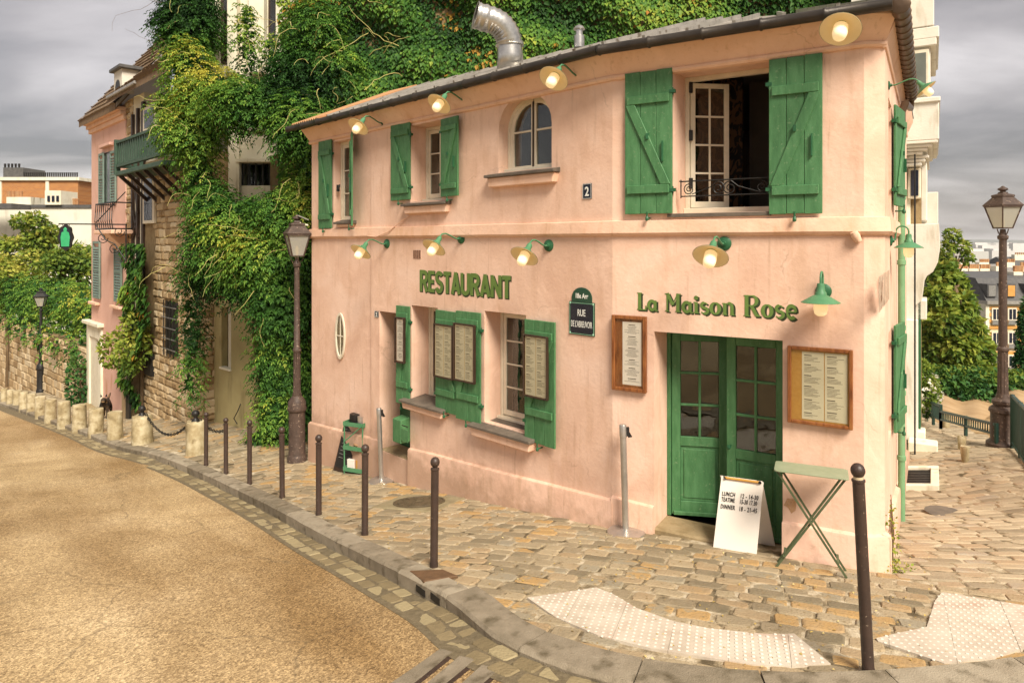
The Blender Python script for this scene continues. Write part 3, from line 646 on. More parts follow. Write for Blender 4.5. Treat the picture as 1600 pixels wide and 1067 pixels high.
# openings: (frame, u0, u1, z0, z1)
O = {}
def opening(key, fr, x0, y0, x1, y1, n=0): O[key] = (fr,) + fr.rect(x0, y0, x1, y1, n)
opening('ua', FA, 519, 219, 549, 349); opening('ub', FA, 641, 192, 691, 314)
opening('la', FA, 643, 479, 684, 634); opening('lb', FA, 757, 489, 822, 668)
opening('dw', FA, 593, 489, 641, 712); opening('big', FB, 1052, 100, 1202, 332); opening('door', FB, 1022, 525, 1223, 832)
_o = O['door']; O['door'] = _o[:3] + (EZ - 3.7, _o[4])
cut = []
def cutter(mb): cut.append(mb.build('cutter', None))
for k, (fr, u0, u1, z0, z1) in O.items(): cutter(MB().box(fr, u0, u1, z0, z1, -.9, .2))
def arch(u0, u1, z0, zs, k=14):
    c = (u0 + u1) / 2; r = (u1 - u0) / 2; return [(u0, z0), (u1, z0)] + [(c + r * math.cos(a), zs + r * .92 * math.sin(a)) for a in np.linspace(0, math.pi, k)]
au0, au1 = FA.u(779), FA.u(862); az0, azs = FA.z(820, 266), FA.z(820, 199)
cutter(MB().prism(FA, arch(au0, au1, az0, azs), -.9, .2))
ou, oz = FA.uz(531, 525); orx, orz = .155, .40
def ell(rx, rz, k=28): return [(ou + rx * math.cos(a), oz + rz * math.sin(a)) for a in np.linspace(0, 2 * math.pi, k, endpoint=False)]
cutter(MB().prism(FA, ell(orx, orz), -.9, .2))
us = FA.u(580); cutter(MB().box(FA, -.5, us, EZ - 5.5, ZE + .3, -.028, .6))   # the far bay stands a hand back
# flank windows
for z0, z1 in ((EZ + .42, EZ + 1.5), (EZ - 2.1, EZ - .95)): cutter(MB().box(FC, .62, 1.22, z0, z1, -.9, .2))
for c in cut:
    md = wall.modifiers.new('b', 'BOOLEAN'); md.operation = 'DIFFERENCE'; md.object = c; md.solver = 'EXACT'
dg = bpy.context.evaluated_depsgraph_get(); me = bpy.data.meshes.new_from_object(wall.evaluated_get(dg)); wall.modifiers.clear(); wall.data = me
for c in cut: bpy.data.objects.remove(c)
if not len(me.materials): me.materials.append(M['pink'])
# inside: floor between storeys, dark partition, ceiling
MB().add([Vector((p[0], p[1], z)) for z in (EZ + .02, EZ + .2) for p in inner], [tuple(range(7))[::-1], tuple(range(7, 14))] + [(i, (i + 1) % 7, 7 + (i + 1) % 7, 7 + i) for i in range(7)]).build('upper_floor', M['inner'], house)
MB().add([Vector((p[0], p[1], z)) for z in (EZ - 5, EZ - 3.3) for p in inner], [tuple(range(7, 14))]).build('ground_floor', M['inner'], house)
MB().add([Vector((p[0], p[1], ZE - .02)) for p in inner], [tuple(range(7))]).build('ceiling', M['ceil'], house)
def damask():
    m = mk('damask_wallpaper', [(.022, .014, .010), (.03, .018, .012)], 3, .8, 0); nt = m.node_tree; N = nt.nodes; L = nt.links; bs = N['Principled BSDF']
    g = N.new('ShaderNodeNewGeometry'); mp = N.new('ShaderNodeMapping'); mp.inputs['Scale'].default_value = (5, 5, 3.2); L.new(g.outputs['Position'], mp.inputs[0])
    v = N.new('ShaderNodeTexNoise'); v.inputs['Scale'].default_value = 1.6; v.inputs['Detail'].default_value = 1; v.inputs['Distortion'].default_value = 2.5; L.new(mp.outputs[0], v.inputs[0])
    r = N.new('ShaderNodeValToRGB'); e = r.color_ramp.elements; e[0].position = .5; e[0].color = (.016, .011, .009, 1); e[1].position = .53; e[1].color = (.14, .065, .028, 1)
    L.new(v.outputs[0], r.inputs[0]); L.new(r.outputs[0], bs.inputs['Base Color']); return m
M['damask'] = damask()
bu0, bu1, bz0, bz1 = O['big'][1:]
bp0, bp1 = FB.u(1120, -1.56), FB.u(1160, -1.56)
MB().box(FB, bp0 - .6, bp1, EZ + .2, ZE - .03, -1.62, -1.56).build('papered_wall', M['damask'], house)
MB().box(FB, bp1, LB - .45, EZ + .2, ZE - .03, -2.0, -1.95).build('inner_wall', mk('dim_brown_wall', [(.085, .062, .045), (.12, .09, .066)], 2, .8, 0), house)
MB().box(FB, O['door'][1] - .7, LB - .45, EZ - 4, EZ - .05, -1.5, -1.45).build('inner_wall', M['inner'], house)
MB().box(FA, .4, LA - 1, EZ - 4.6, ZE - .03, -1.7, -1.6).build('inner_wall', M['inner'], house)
# plinth, string course, cornice
def strip(fr, pts_top, zb, n1, name='plinth', mat='plinth', n0=-.02):
    """band whose top follows (u, z) points, with a weathered sloping top edge"""
    b = MB(); k = len(pts_top); v = []
    for u, z in pts_top: v += [fr.w(u, zb, n0), fr.w(u, z + .03, n0), fr.w(u, z + .005, n1 - .008), fr.w(u, z - .02, n1), fr.w(u, zb, n1 + .012)]
    f = [(i * 5 + j, i * 5 + (j + 1) % 5, i * 5 + 5 + (j + 1) % 5, i * 5 + 5 + j) for i in range(k - 1) for j in range(5)] + [tuple(range(5))[::-1], tuple(range((k - 1) * 5, k * 5))]
    return b.add(v, f).build(name, M[mat], house, smooth=25, jit=.002)
du0, du1 = O['dw'][1:3]
pt = lambda fr, x, y: fr.uz(x, y)
zl, zr = pt(FA, 484, 661)[1], pt(FA, 953, 780)[1]
zpl = lambda u: zl + (zr - zl) * u / LA
strip(FA, [(-.03, zpl(0)), (1.4, zpl(1.4)), (du0, zpl(du0))], EZ - 5.2, .03)
strip(FA, [(du1, zpl(du1)), (3.8, zpl(3.8) + .006), (5.4, zpl(5.4) - .006), (LA + .03, zpl(LA))], EZ - 5.2, .05)
d0, d1 = O['door'][1:3]; zb = FB.z(990, 786); zc = FB.z(1300, 828)
strip(FB, [(0, zb + .02), (d0, zb)], EZ - 5.2, .05); strip(FB, [(d1, FB.z(1225, 816)), (LB + .02, zc)], EZ - 5.2, .05)
strip(FD, [(0, zc), (LD + .04, zc + .01)], EZ - 5.2, .045); strip(FC, [(-.03, zc), (.9, zc - .04), (LC, zc - .9)], EZ - 5.2, .05)
def moulding(fr, u0, u1, prof, name, mat='trim', n0=-.02, wob=.004):
    us_ = np.linspace(u0, u1, max(3, int((u1 - u0) / .5))); b = MB(); k = len(prof); v = []
    for u in us_: 
        w = random.uniform(-wob, wob); v += [fr.w(u, z + w, n) for n, z in prof]
    f = [(i * k + j, i * k + (j + 1) % k, i * k + k + (j + 1) % k, i * k + k + j) for i in range(len(us_) - 1) for j in range(k)] + [tuple(range(k))[::-1], tuple(range((len(us_) - 1) * k, len(us_) * k))]
    return b.add(v, f).build(name, M[mat], house, smooth=35)
BAND = [(-.04, EZ + .25), (.045, EZ + .235), (.055, EZ + .10), (.03, EZ + .07), (-.04, EZ + .055)]
COR = [(-.04, EZ + 1.855), (.03, EZ + 1.86), (.048, EZ + 1.88), (.046, EZ + 1.905), (.026, EZ + 1.912), (.05, EZ + 1.95), (.20, EZ + 2.12), (.20, EZ + 2.16), (-.04, EZ + 2.16)]
def path_moulding(pts, prof, name):
    """one run round the corners, mitred"""
    p = [np.array(q[:2]) for q in pts]; k = len(prof); v = []; pp = []
    for i in range(len(p) - 1):
        n_ = max(1, int(np.linalg.norm(p[i + 1] - p[i]) / .5)); pp += [(p[i] + (p[i + 1] - p[i]) * t / n_, i if t else -i - 1) for t in range(n_)]
    pp.append((p[-1], len(p) - 2)); nrm = [np.array(((q - o)[1], -(q - o)[0])) / np.linalg.norm(q - o) for o, q in zip(p[:-1], p[1:])]
    for q, i in pp:
        if i < 0 and i != -1: m_ = nrm[-i - 2] + nrm[-i - 1]; m_ = m_ / np.dot(m_, nrm[-i - 1])
        else: m_ = nrm[0 if i == -1 else i]
        w = random.uniform(-.004, .004)
        for n, z in prof: v.append(Vector((*(q + m_ * n), z + w)))
    f = [(i * k + j, i * k + (j + 1) % k, i * k + k + (j + 1) % k, i * k + k + j) for i in range(len(pp) - 1) for j in range(k)] + [tuple(range(k)), tuple(range((len(pp) - 1) * k, len(pp) * k))]
    return MB().add(v, f).build(name, M['trim'], house, smooth=35)
for prof, nm in ((BAND, 'string_course'), (COR, 'cornice')):
    moulding(FA, -.04, us, [(n - .028, z) for n, z in prof], nm)
    cs = .5 if nm == 'cornice' else 1
    path_moulding([FA.w(us, 0), FA.w(LA, 0), FB.w(LB, 0), FC.w(0, 0)] + ([FC.w(LC, 0)] if cs == 1 else []), prof, nm)
    if cs < 1: moulding(FC, -.04, LC, [(n * cs, z - .003) for n, z in prof], nm)
# roof
RISE, RUN = .70, 2.0
eav = [FA.w(-.25, EZ + 2.17, .27), Vector((*(np.array(FA.w(LA, 0)[:2]) + (FA.N + FB.N) / np.linalg.norm(FA.N + FB.N) * .275), EZ + 2.17)), Vector((*(np.array(FB.w(LB, 0)[:2]) + (FB.N + FC.N) * .25), EZ + 2.17)), FC.w(LC, EZ + 2.17, .11)]
rid = [FA.w(-.25, EZ + 2.17 + 1.0, -RUN), Vector((*(np.array(FA.w(LA, 0)[:2]) - FA.N * RUN), EZ + 2.17 + .80)), Vector((*(np.array(FB.w(LB, 0)[:2]) - FB.N * RUN - FB.U * .7), EZ + 2.17 + RISE)), FC.w(LC, EZ + 2.17 + RISE, -RUN)]
roof = MB().add(eav + rid, [(0, 1, 5, 4), (1, 2, 6, 5), (2, 3, 7, 6), (4, 5, 6, 7)]).build('roof', M['slate'], house)
def strips(a, b, c, d, wd, name, mat, skip=0, lift=.03, seam=.03):
    n = max(1, int((b - a).length / wd)); 
    for i in range(n):
        t0, t1 = i / n, (i + 1) / n
        if t0 < skip: continue
        p0, p1, p2, p3 = a.lerp(b, t0 + .004), a.lerp(b, t1 - .004), d.lerp(c, t1 - .004), d.lerp(c, t0 + .004); up = Vector((0, 0, lift + random.uniform(-.004, .008)))
        q = [p0 + up, p1 + up, p2 + up, p3 + up]; mb = MB().add([p - Vector((0, 0, .022)) for p in q] + q, [(0, 3, 2, 1), (4, 5, 6, 7), (0, 1, 5, 4), (1, 2, 6, 5), (2, 3, 7, 6), (3, 0, 4, 7)])
        sd_ = (p1 - p0).normalized(); r0 = q[0] + sd_ * .02; r1 = q[3] + sd_ * .02; mb.beam(r0 + Vector((0, 0, .02)), r1 + Vector((0, 0, .02)), .035, .05)
        mb.build(name, mat, roof)
strips(eav[0], eav[1], rid[1], rid[0], .42, 'roof_sheet', M['zinc'], skip=.13); strips(eav[1], eav[2], rid[2], rid[1], .42, 'roof_sheet', M['zinc']); strips(eav[2], eav[3], rid[3], rid[2], .6, 'roof_sheet', M['zinc'])
# row of clay tiles at the far end
n = 12
for i in range(n):
    t = (i + .5) / n * .135; p = eav[0].lerp(eav[1], t); q = rid[0].lerp(rid[1], t); p2 = p.lerp(q, .98); mb = MB()
    for s_ in range(1):
        sd_ = (eav[1] - eav[0]).normalized(); nn = Vector((0, 0, 1)); pr = []
        for e in (p + Vector((0, 0, .015)), p2 + Vector((0, 0, .015))):
            for a in np.linspace(0, math.pi, 6): pr.append(e + sd_ * (math.cos(a) * .042) + nn * (math.sin(a) * .06))
            for a in np.linspace(math.pi, 0, 6): pr.append(e + sd_ * (math.cos(a) * .032) + nn * (math.sin(a) * .045))
        mb.add(pr, [(j, (j + 1) % 12, 12 + (j + 1) % 12, 12 + j) for j in range(12)] + [(0, 1, 10, 11), (1, 2, 9, 10), (2, 3, 8, 9), (3, 4, 7, 8), (4, 5, 6, 7)]).build('clay_tile', M['clay'], roof, smooth=40)
# gutters and down pipe
def gutter(a, b, mat, r=.056, step=.55, dz=-.02):
    d = (b - a); l = d.length; n = int(l / step); pts, rs = [], []
    for i in range(n):
        for t, rr in ((i / n, r), ((i + .02) / n, r + .009), ((i + .05) / n, r + .009), ((i + .07) / n, r)): pts.append(a + d * t + Vector((0, 0, dz))); rs.append(rr)
    pts.append(b + Vector((0, 0, dz))); rs.append(r)
    return MB().tube(pts, rs, 14).build('gutter', mat, house, smooth=40)
o_ = [Vector((*(np.array(p[:2]) ), p.z)) for p in eav]
gutter(FA.w(-.30, EZ + 2.16, .31), eav[1] + Vector((*(FA.N * .04), 0)), M['gutter']); gutter(eav[1] + Vector((*(FA.N * .04), -.003)), eav[2] + Vector((*(FB.N * .04), -.003)), M['gutter'])
gutter(eav[2] + Vector((*(FC.N * .06), -.006)), FC.w(3.9, EZ + 2.10, .13), M['gutterc'], .078, .22)
pu = FC.u(1408, .055); pz = FC.z(1408, 203, .055)
MB().tube([FC.w(3.9, EZ + 2.04, .13), FC.w(3.92, EZ + 1.92, .12), FC.w(pu - .05, EZ + 1.72, .10), FC.w(pu, EZ + 1.62, .06), FC.w(pu, pz, .06)], .045, 10).build('gutter_elbow', M['gutterc'], house, smooth=40)
gz = G(*FC.w(pu, 0, .1)[:2]); pts, rs = [], []
for z in np.linspace(pz, gz, 7):
    for dz, r in ((.03, .04), (.0, .04), (-.005, .05), (-.06, .05), (-.065, .04)): pts.append(FC.w(pu, max(z + dz, gz - .1), .06)); rs.append(r)
MB().tube(pts, rs, 12).build('down_pipe', M['pgreen'], house, smooth=40)
# ---- joinery
def window(key_or_rect, n, leaves, cols, rws, fr=None, wd=.055, curt=True, sill=True, only=None):
    fr, u0, u1, z0, z1 = key_or_rect; mb = MB(); fw = .05
    mb.box(fr, u0, u0 + fw, z0, z1, n - .06, n); mb.box(fr, u1 - fw, u1, z0, z1, n - .06, n); mb.box(fr, u0 + fw, u1 - fw, z1 - fw, z1, n - .06, n - .002); mb.box(fr, u0 + fw, u1 - fw, z0, z0 + fw, n - .06, n + .01)
    if sill: mb.box(fr, u0, u1, z0 - .0, z0 + .05, n + .005, n + .07)
    w = mb.build('window', M['white'], house, bevel=.005)
    a, b = u0 + fw, u1 - fw; lw = (b - a) / leaves
    for l in range(leaves): leaf(w, fr, a + l * lw + .004, a + (l + 1) * lw - .004, z0 + fw + .012, z1 - fw - .004, n - .012, cols, rws, wd)
    if curt:
        pts = [(a + (b - a) * t, n - .22 + .03 * math.sin(t * 26)) for t in np.linspace(0, 1, 40)]; v = [fr.w(u, z, q) for u, q in pts for z in (z0, z1)]
        MB().add(v, [(2 * i, 2 * i + 2, 2 * i + 3, 2 * i + 1) for i in range(39)]).build('curtain', M['curtain'], w, smooth=60)
    return w
def leaf(par, fr, u0, u1, z0, z1, n, cols, rws, wd, mat='white', pane=True, th=.035, bar=.022):
    mb = MB(); mb.box(fr, u0, u0 + wd, z0, z1, n - th, n).box(fr, u1 - wd, u1, z0, z1, n - th, n).box(fr, u0 + wd, u1 - wd, z1 - wd, z1, n - th, n - .002).box(fr, u0 + wd, u1 - wd, z0, z0 + wd * 1.3, n - th, n - .002)
    a, b, c, d = u0 + wd, u1 - wd, z0 + wd * 1.3, z1 - wd
    for i in range(1, cols): x = a + (b - a) * i / cols; mb.box(fr, x - bar / 2, x + bar / 2, c, d, n - th + .006, n - .004)
    for j in range(1, rws): z = c + (d - c) * j / rws; mb.box(fr, a, b, z - bar / 2, z + bar / 2, n - th + .008, n - .006)
    lf = mb.build('casement', M[mat], par, bevel=.003)
    for i in range(cols):
        for j in range(rws):
            p, q = a + (b - a) * i / cols, a + (b - a) * (i + 1) / cols; r, s_ = c + (d - c) * j / rws, c + (d - c) * (j + 1) / rws
            MB().box(fr, p + .002, q - .002, r + .002, s_ - .002, n - .022, n - .018).build('pane', M['glass'], lf if par is house else par)
    return lf
window(O['ua'], -.17, 1, 1, 3, sill=True); window(O['ub'], -.30, 2, 1, 3)
window(O['la'], -.33, 1, 1, 4, curt=False); window(O['lb'], -.30, 1, 1, 4, curt=False)
for z0, z1 in ((EZ + .42, EZ + 1.5), (EZ - 2.1, EZ - .95)): window((FC, .62, 1.22, z0, z1), -.2, 1, 2, 3)
# big upper window: left casement swung in, the right half open on the room
mb = MB(); n = -.42
mb.box(FB, bu0, bu0 + .05, bz0, bz1, n - .07, n).box(FB, bu1 - .05, bu1, bz0, bz1, n - .07, n).box(FB, bu0 + .05, bu1 - .05, bz1 - .05, bz1, n - .07, n - .002).box(FB, bu0, bu1, bz0, bz0 + .07, n - .09, n + .06)
bw = mb.build('window', M['white'], house, bevel=.005)
T = FB.turn(bu0 + .06, n - .03, -38); leaf(bw, T, 0, .46, bz0 + .08, bz1 - .06, 0, 2, 4, .055)
mb = MB()
for k in range(3): mb.box(T, -.03, .012, bz0 + .3 + k * .55, bz0 + .42 + k * .55, .0, .03)
mb.build('hinge', M['black'], bw)
mb = MB()
for px_, x0, x1 in ((0, 1064, 1202),):
    n = -.06; z1, z0 = FB.z(1130, 281, n), FB.z(1130, 305, n); a, b = FB.u(1064, n), FB.u(1203, n)
    for z in (z0, z1): mb.tube([FB.w(a, z, n), FB.w(b, z, n)], .008, 6)
    def scroll(c, r, s_, k=1.6):
        return [FB.w(c[0] + s_ * r * (1 - t * .75) * math.cos(t * 6.28 * k + 1.57), c[1] + r * (1 - t * .75) * math.sin(t * 6.28 * k + 1.57), n) for t in np.linspace(0, 1, 22)]
    h = z1 - z0; m = (a + b) / 2
    mb.tube(scroll((a + .09, z0 + h * .45), h * .38, 1), .006, 5).tube(scroll((m - .06, z0 + h * .45), h * .45, -1), .006, 5).tube(scroll((m + .06, z0 + h * .45), h * .45, 1), .006, 5).tube(scroll((b - .08, z0 + h * .45), h * .38, -1), .006, 5)
    mb.tube([FB.w(a + .12, z0 + .02, n), FB.w(a + .32, z0 + h * .55, n), FB.w(m - .06, z1, n)], .006, 5).tube([FB.w(m + .06, z1, n), FB.w(b - .32, z0 + h * .55, n), FB.w(b - .1, z0 + .02, n)], .006, 5)
    for x in (a, b): mb.tube([FB.w(x, z0 - .02, n), FB.w(x, z1 + .02, n)], .007, 5).tube([FB.w(x, z1, n), FB.w(x, z1, -.01)], .007, 5)
mb.build('window_guard', M['black'], house, smooth=40)
# arched window
m = -.17; mb = MB(); A_ = arch(au0, au1, az0, azs); c = (au0 + au1) / 2
def ringprism(fr, po, pi, n0, n1):
    k = len(po); v = [fr.w(u, z, q) for q in (n0, n1) for P in (po, pi) for u, z in P]; f = []
    for i in range(k):
        j = (i + 1) % k; f += [(2 * k + i, 2 * k + j, 3 * k + j, 3 * k + i), (j, i, k + i, k + j), (k + i, 3 * k + i, 3 * k + j, k + j), (2 * k + i, i, j, 2 * k + j)]
    return v, f
def shr(P, d, cx_, cz_):
    u0, u1 = min(p[0] for p in P), max(p[0] for p in P); z0, z1 = min(p[1] for p in P), max(p[1] for p in P)
    return [((u - (u0 + u1) / 2) * (1 - 2 * d / (u1 - u0)) + (u0 + u1) / 2, (z - (z0 + z1) / 2) * (1 - 2 * d / (z1 - z0)) + (z0 + z1) / 2) for u, z in P]
B_ = shr(A_, .05, 0, 0); mb.add(*ringprism(FA, A_, B_, m - .06, m)); mb.box(FA, au0, au1, az0 - .02, az0 + .05, m, m + .07)
aw = mb.build('window', M['white'], house, bevel=.004)
for s_ in (0, 1):
    C_ = [(min(u, c - .006) if s_ == 0 else max(u, c + .006), z) for u, z in B_]; D_ = [((u - (c + (-1, 1)[s_] * .17)) * .76 + c + (-1, 1)[s_] * .17, (z - (az0 + azs) / 2 - .1) * .9 + (az0 + azs) / 2 + .1) for u, z in C_]
    mb = MB().add(*ringprism(FA, C_, D_, m - .05, m - .008)); u_ = sorted(p[0] for p in D_); mb.box(FA, u_[0], u_[-1], azs - .03, azs - .005, m - .045, m - .014)
    mb.build('casement', M['white'], aw, bevel=.003); MB().prism(FA, D_, m - .034, m - .030).build('pane', M['glass'], aw)
MB().box(FA, c - .012, c + .012, az0 + .05, azs + .36, m - .008, m + .004).build('window_bolt', M['dwood'], aw)
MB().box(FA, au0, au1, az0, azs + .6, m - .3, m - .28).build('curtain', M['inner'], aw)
# oval window
om = MB().add(*ringprism(FA, ell(orx * 1.08, orz * 1.04), ell(orx * .84, orz * .92), -.02, .006)); om.box(FA, ou - .009, ou + .009, oz - orz * .92, oz + orz * .92, -.02, -.004).box(FA, ou - orx * .84, ou + orx * .84, oz - .010, oz + .010, -.02, -.006)
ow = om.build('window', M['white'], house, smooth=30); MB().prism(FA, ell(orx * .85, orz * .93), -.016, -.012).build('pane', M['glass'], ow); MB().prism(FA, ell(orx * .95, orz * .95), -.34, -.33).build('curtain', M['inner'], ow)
# sills
def sill(fr, x0, x1, ytop, proj_, th=.10, slab=True, slope=.0, n_in=-.3):
    a, b = fr.u(x0, proj_), fr.u(x1, proj_); z = fr.z((x0 + x1) / 2, ytop, proj_); mb = MB()
    mb.prism(Fr(fr.P, fr.U), [(a + .02, z - .035), (b - .02, z - .035), (b - .05, z - .035 - th), (a + .05, z - .035 - th)], -.02, proj_ - .02)
    s_ = mb.build('sill', M['trim'], house, bevel=.012)
    if slab:
        v = [fr.w(u, zz, nn) for zz, nn in ((z - .035, proj_ + .02), (z, proj_ + .02), (z + .05, n_in), (z - .035, n_in)) for u in (a, b)]
        MB().add(v, [(0, 1, 3, 2), (2, 3, 5, 4), (4, 5, 7, 6), (6, 7, 1, 0), (0, 2, 4, 6), (1, 7, 5, 3)]).build('sill_slab', M['sill'], s_, bevel=.004)
sill(FA, 627, 697, 317, .10, .12, n_in=-.26); sill(FA, 757, 866, 269, .11, .13, n_in=-.12); sill(FA, 522, 551, 347, .05, .05, n_in=-.12)
sill(FA, 624, 690, 633, .13, .10, n_in=-.27); sill(FA, 731, 828, 676, .15, .12, n_in=-.24)
MB().box(FB, bu0 - .06, bu1 + .02, bz0 - .045, bz0 - .003, -.4, .03).build('sill', M['sill'], house, bevel=.004)
# shutters: boards, ledges and brace
def shutter(fr, u0, u1, z0, z1, n, nb, ledges, brace, hinge=None, deg=0, parent=None, hw=True, latch=True):
    w = u1 - u0
    if deg: s_ = fr.turn(u0, n, deg) if hinge == 'L' else fr.turn(u1, n, -deg); a, b = (0, w) if hinge == 'L' else (-w, 0); n = 0
    else: s_ = fr; a, b = u0, u1
    mb = MB(); h = z1 - z0; zs_ = [z0 + h * t for t in ledges]; lh = min(.095, h * .07)
    for z in zs_: mb.box(s_, a + .03, b - .03, z - lh / 2, z + lh / 2, n, n + .024)
    if brace:
        x0, x1 = (a + .07, b - .07); zlo, zhi = zs_[0] + lh / 2 + .001, zs_[-1] - lh / 2 - .001
        if brace == '\\': x0, x1 = x1, x0
        bw_ = .055; q = [(x0 - bw_, zlo), (x0 + bw_, zlo), (x1 + bw_, zhi), (x1 - bw_, zhi)]; mb.prism(s_, q, n, n + .022)
    sh = mb.build('shutter', M['green'], parent or house, bevel=.005)
    for i in range(nb):
        p, q = a + w * i / nb, a + w * (i + 1) / nb
        MB().box(s_, p + .002, q - .002, z0 + random.uniform(-.003, .003), z1 + random.uniform(-.003, .003), n - .03, n - random.uniform(.001, .004)).build('board', M['green'], sh, bevel=.004)
    if hw:
        hb = MB(); e = a if hinge == 'L' else b
        for z in (z0 + h * .16, z0 + h * .84): hb.box(s_, e - .03, e + .03, z - .018, z + .018, n - .045, n + .004).tube([s_.w(e, z - .04, n - .02), s_.w(e, z + .04, n - .02)], .012, 6)
        hb.build('hinge', M['dgreen'], sh)
        db = MB(); m_ = (a + b) / 2; db.tube([s_.w(m_, z0 - .05, n - .06), s_.w(m_, z0 - .05, n + .03), s_.w(m_, z0 + .02, n + .035)], .010, 6).lathe([(0, -.03), (.018, -.02), (.02, 0), (.012, .025), (0, .03)], s_.w(m_, z0 - .055, n + .03), 8)
        cx_ = m_ + (x0 - m_) * .15 if brace else m_; db.build('catch', M['dgreen'], sh)
        if latch: MB().box(s_, m_ - .012, m_ + .012, z0 + h * .52, z0 + h * .56, n + .0, n + .04).build('latch', M['dgreen'], sh); MB().box(s_, m_ + w * .3, m_ + w * .3 + .012, z0 + h * .36, z0 + h * .5, n, n + .03).build('handle', M['dgreen'], sh)
    return sh
def sh_px(fr, x0, y0, x1, y1, n, *a, **k):
    u0, u1, z0, z1 = fr.rect(x0, y0, x1, y1, n); return shutter(fr, u0, u1, z0, z1, n, *a, **k)
sh_px(FB, 976, 111, 1050, 334, .06, 3, (.17, .80), '\\', hinge='R'); sh_px(FB, 1201, 88, 1285, 334, .06, 3, (.15, .79), '/', hinge='L')
sh_px(FA, 610, 194, 640, 313, .05, 2, (.12, .88), '\\', hinge='R'); sh_px(FA, 688, 184, 718, 307, .055, 2, (.13, .87), '/', hinge='L', deg=5)
sh_px(FA, 497, 220, 517, 357, .03, 2, (.13, .86), '\\', hinge='R'); u0, u1, z0, z1 = FA.rect(549, 209, 569, 353, 0); shutter(FA, O['ua'][2], O['ua'][2] + .36, z0, z1, .02, 2, (.14, .88), '/', hinge='L', deg=29)
sh_px(FA, 680, 486, 714, 644, .055, 2, (.19, .88), '\\', hinge='L', deg=1.5, latch=False); sh_px(FA, 713, 487, 750, 658, .06, 2, (.22, .90), '/', hinge='R', deg=2, latch=False); sh_px(FA, 819, 501, 868, 694, .06, 3, (.25, .88), '/', hinge='L', deg=2, latch=False)
u0, u1, z0, z1 = FA.rect(617, 478, 640, 631, .05); shutter(FA, O['la'][1] - .34, O['la'][1] - .01, z0, z1, .04, 2, (.2, .9), '/', hinge='R', deg=4, latch=False)
for z0, z1 in ((EZ + .40, EZ + 1.52), (EZ - 2.12, EZ - .93)):
    shutter(FC, .04 if 0 else .66 - .56, .62, z0, z1, .05, 2, (.15, .85), '/', hinge='R', deg=0) if 0 else None
    shutter(FC, 1.22, 1.78, z0, z1, .05, 2, (.15, .85), '/', hinge='L', deg=7)
# dark window-stay on the far upper window and the near latch
n = .02; z = FA.z(540, 292); MB().beam(FA.w(FA.u(523), z, n - .1), FA.w(FA.u(545), z + .0, n + .16), .02, .05).cb(FA.w(FA.u(523), z, -.07), (.05, .05, .12)).build('shutter_stay', M['black'], house)
# recessed side doorway with a plain green door
fr, u0, u1, z0, z1 = O['dw']
MB().box(fr, u0 + .01, u1 - .01, z0, z1 - .005, -.45, -.40).build('side_door', M['dgreen'], house, bevel=.005)
zg = float(G(*fr.w((u0 + u1) / 2, 0)[:2]))
MB().box(fr, u0 + .004, u1 - .004, zg - .3, z0 + .02, -.40, -.02).build('doorstep', M['doorstone'], house, bevel=.012)
# the glazed double door
fr, u0, u1, z0, z1 = O['door']; n = -.43; um = u0 + (u1 - u0) * .5; zs = FB.z(1060, 815, -.3); zt = z1 - .0
mb = MB().box(fr, u0, u0 + .045, zs, zt, n - .09, n).box(fr, u1 - .045, u1, zs, zt, n - .09, n).box(fr, u0 + .045, u1 - .045, zt - .05, zt, n - .09, n - .002)
dfr = mb.build('door_frame', M['green'], house, bevel=.005)
def door_leaf(fr, a, b, z0, z1, n):
    mb = MB(); st = .10; zm = z0 + (z1 - z0) * .40; th = .045
    mb.box(fr, a, a + st, z0, z1, n - th, n).box(fr, b - st, b, z0, z1, n - th, n).box(fr, a + st, b - st, z1 - .10, z1, n - th, n - .002).box(fr, a + st, b - st, zm - .05, zm + .06, n - th, n - .002).box(fr, a + st, b - st, z0, z0 + .16, n - th, n - .002)
    mb.box(fr, a + .02, b - .02, z0 + .0, z0 + .045, n, n + .028)
    p, q, r, s_ = a + st, b - st, zm + .06, z1 - .10
    mb.box(fr, (p + q) / 2 - .014, (p + q) / 2 + .014, r, s_, n - th + .008, n - .005)
    for j in (1, 2): z = r + (s_ - r) * j / 3; mb.box(fr, p, q, z - .014, z + .014, n - th + .01, n - .007)
    d = mb.build('door', M['green'], house, bevel=.005)
    for i in range(2):
        for j in range(3): MB().box(fr, p + (q - p) * i / 2 + .006, p + (q - p) * (i + 1) / 2 - .006, r + (s_ - r) * j / 3 + .006, r + (s_ - r) * (j + 1) / 3 - .006, n - .03, n - .026).build('pane', M['glass'], d)
    k = MB().box(fr, p, q, z0 + .16, zm - .05, n - .035, n - .022); k.box(fr, p + .035, q - .035, z0 + .195, zm - .085, n - .022, n - .010); k.build('panel', M['green'], d, bevel=.008)
    return d
TL = FB.turn(u0 + .05, n - .03, -21); door_leaf(TL, 0, um - u0 - .045, zs + .015, zt - .055, .012)
rd = door_leaf(FB, um + .004, u1 - .05, zs - .05, zt - .055, n - .025)
k = MB().tube([FB.w(um + .05, zs + .92, n - .02), FB.w(um + .05, zs + .92, n + .05)], .012, 8).lathe([(0, -.02), (.022, -.012), (.025, .005), (.015, .02), (0, .022)], FB.w(um + .05, zs + .92, n + .055), 10, Matrix.Rotation(math.pi / 2, 3, 'X')); k.build('door_knob', M['dgreen'], rd, smooth=40)
MB().box(FB, u0 - .02, um + .15, EZ - 3.6, zs - .005, -.46, -.02).build('doorstep', M['doorstone'], house, bevel=.02, jit=.006)
MB().box(FB, um + .15, u1 + .01, EZ - 3.6, zs - .065, -.46, -.03).build('doorstep', M['doorstone'], house, bevel=.02, jit=.004)
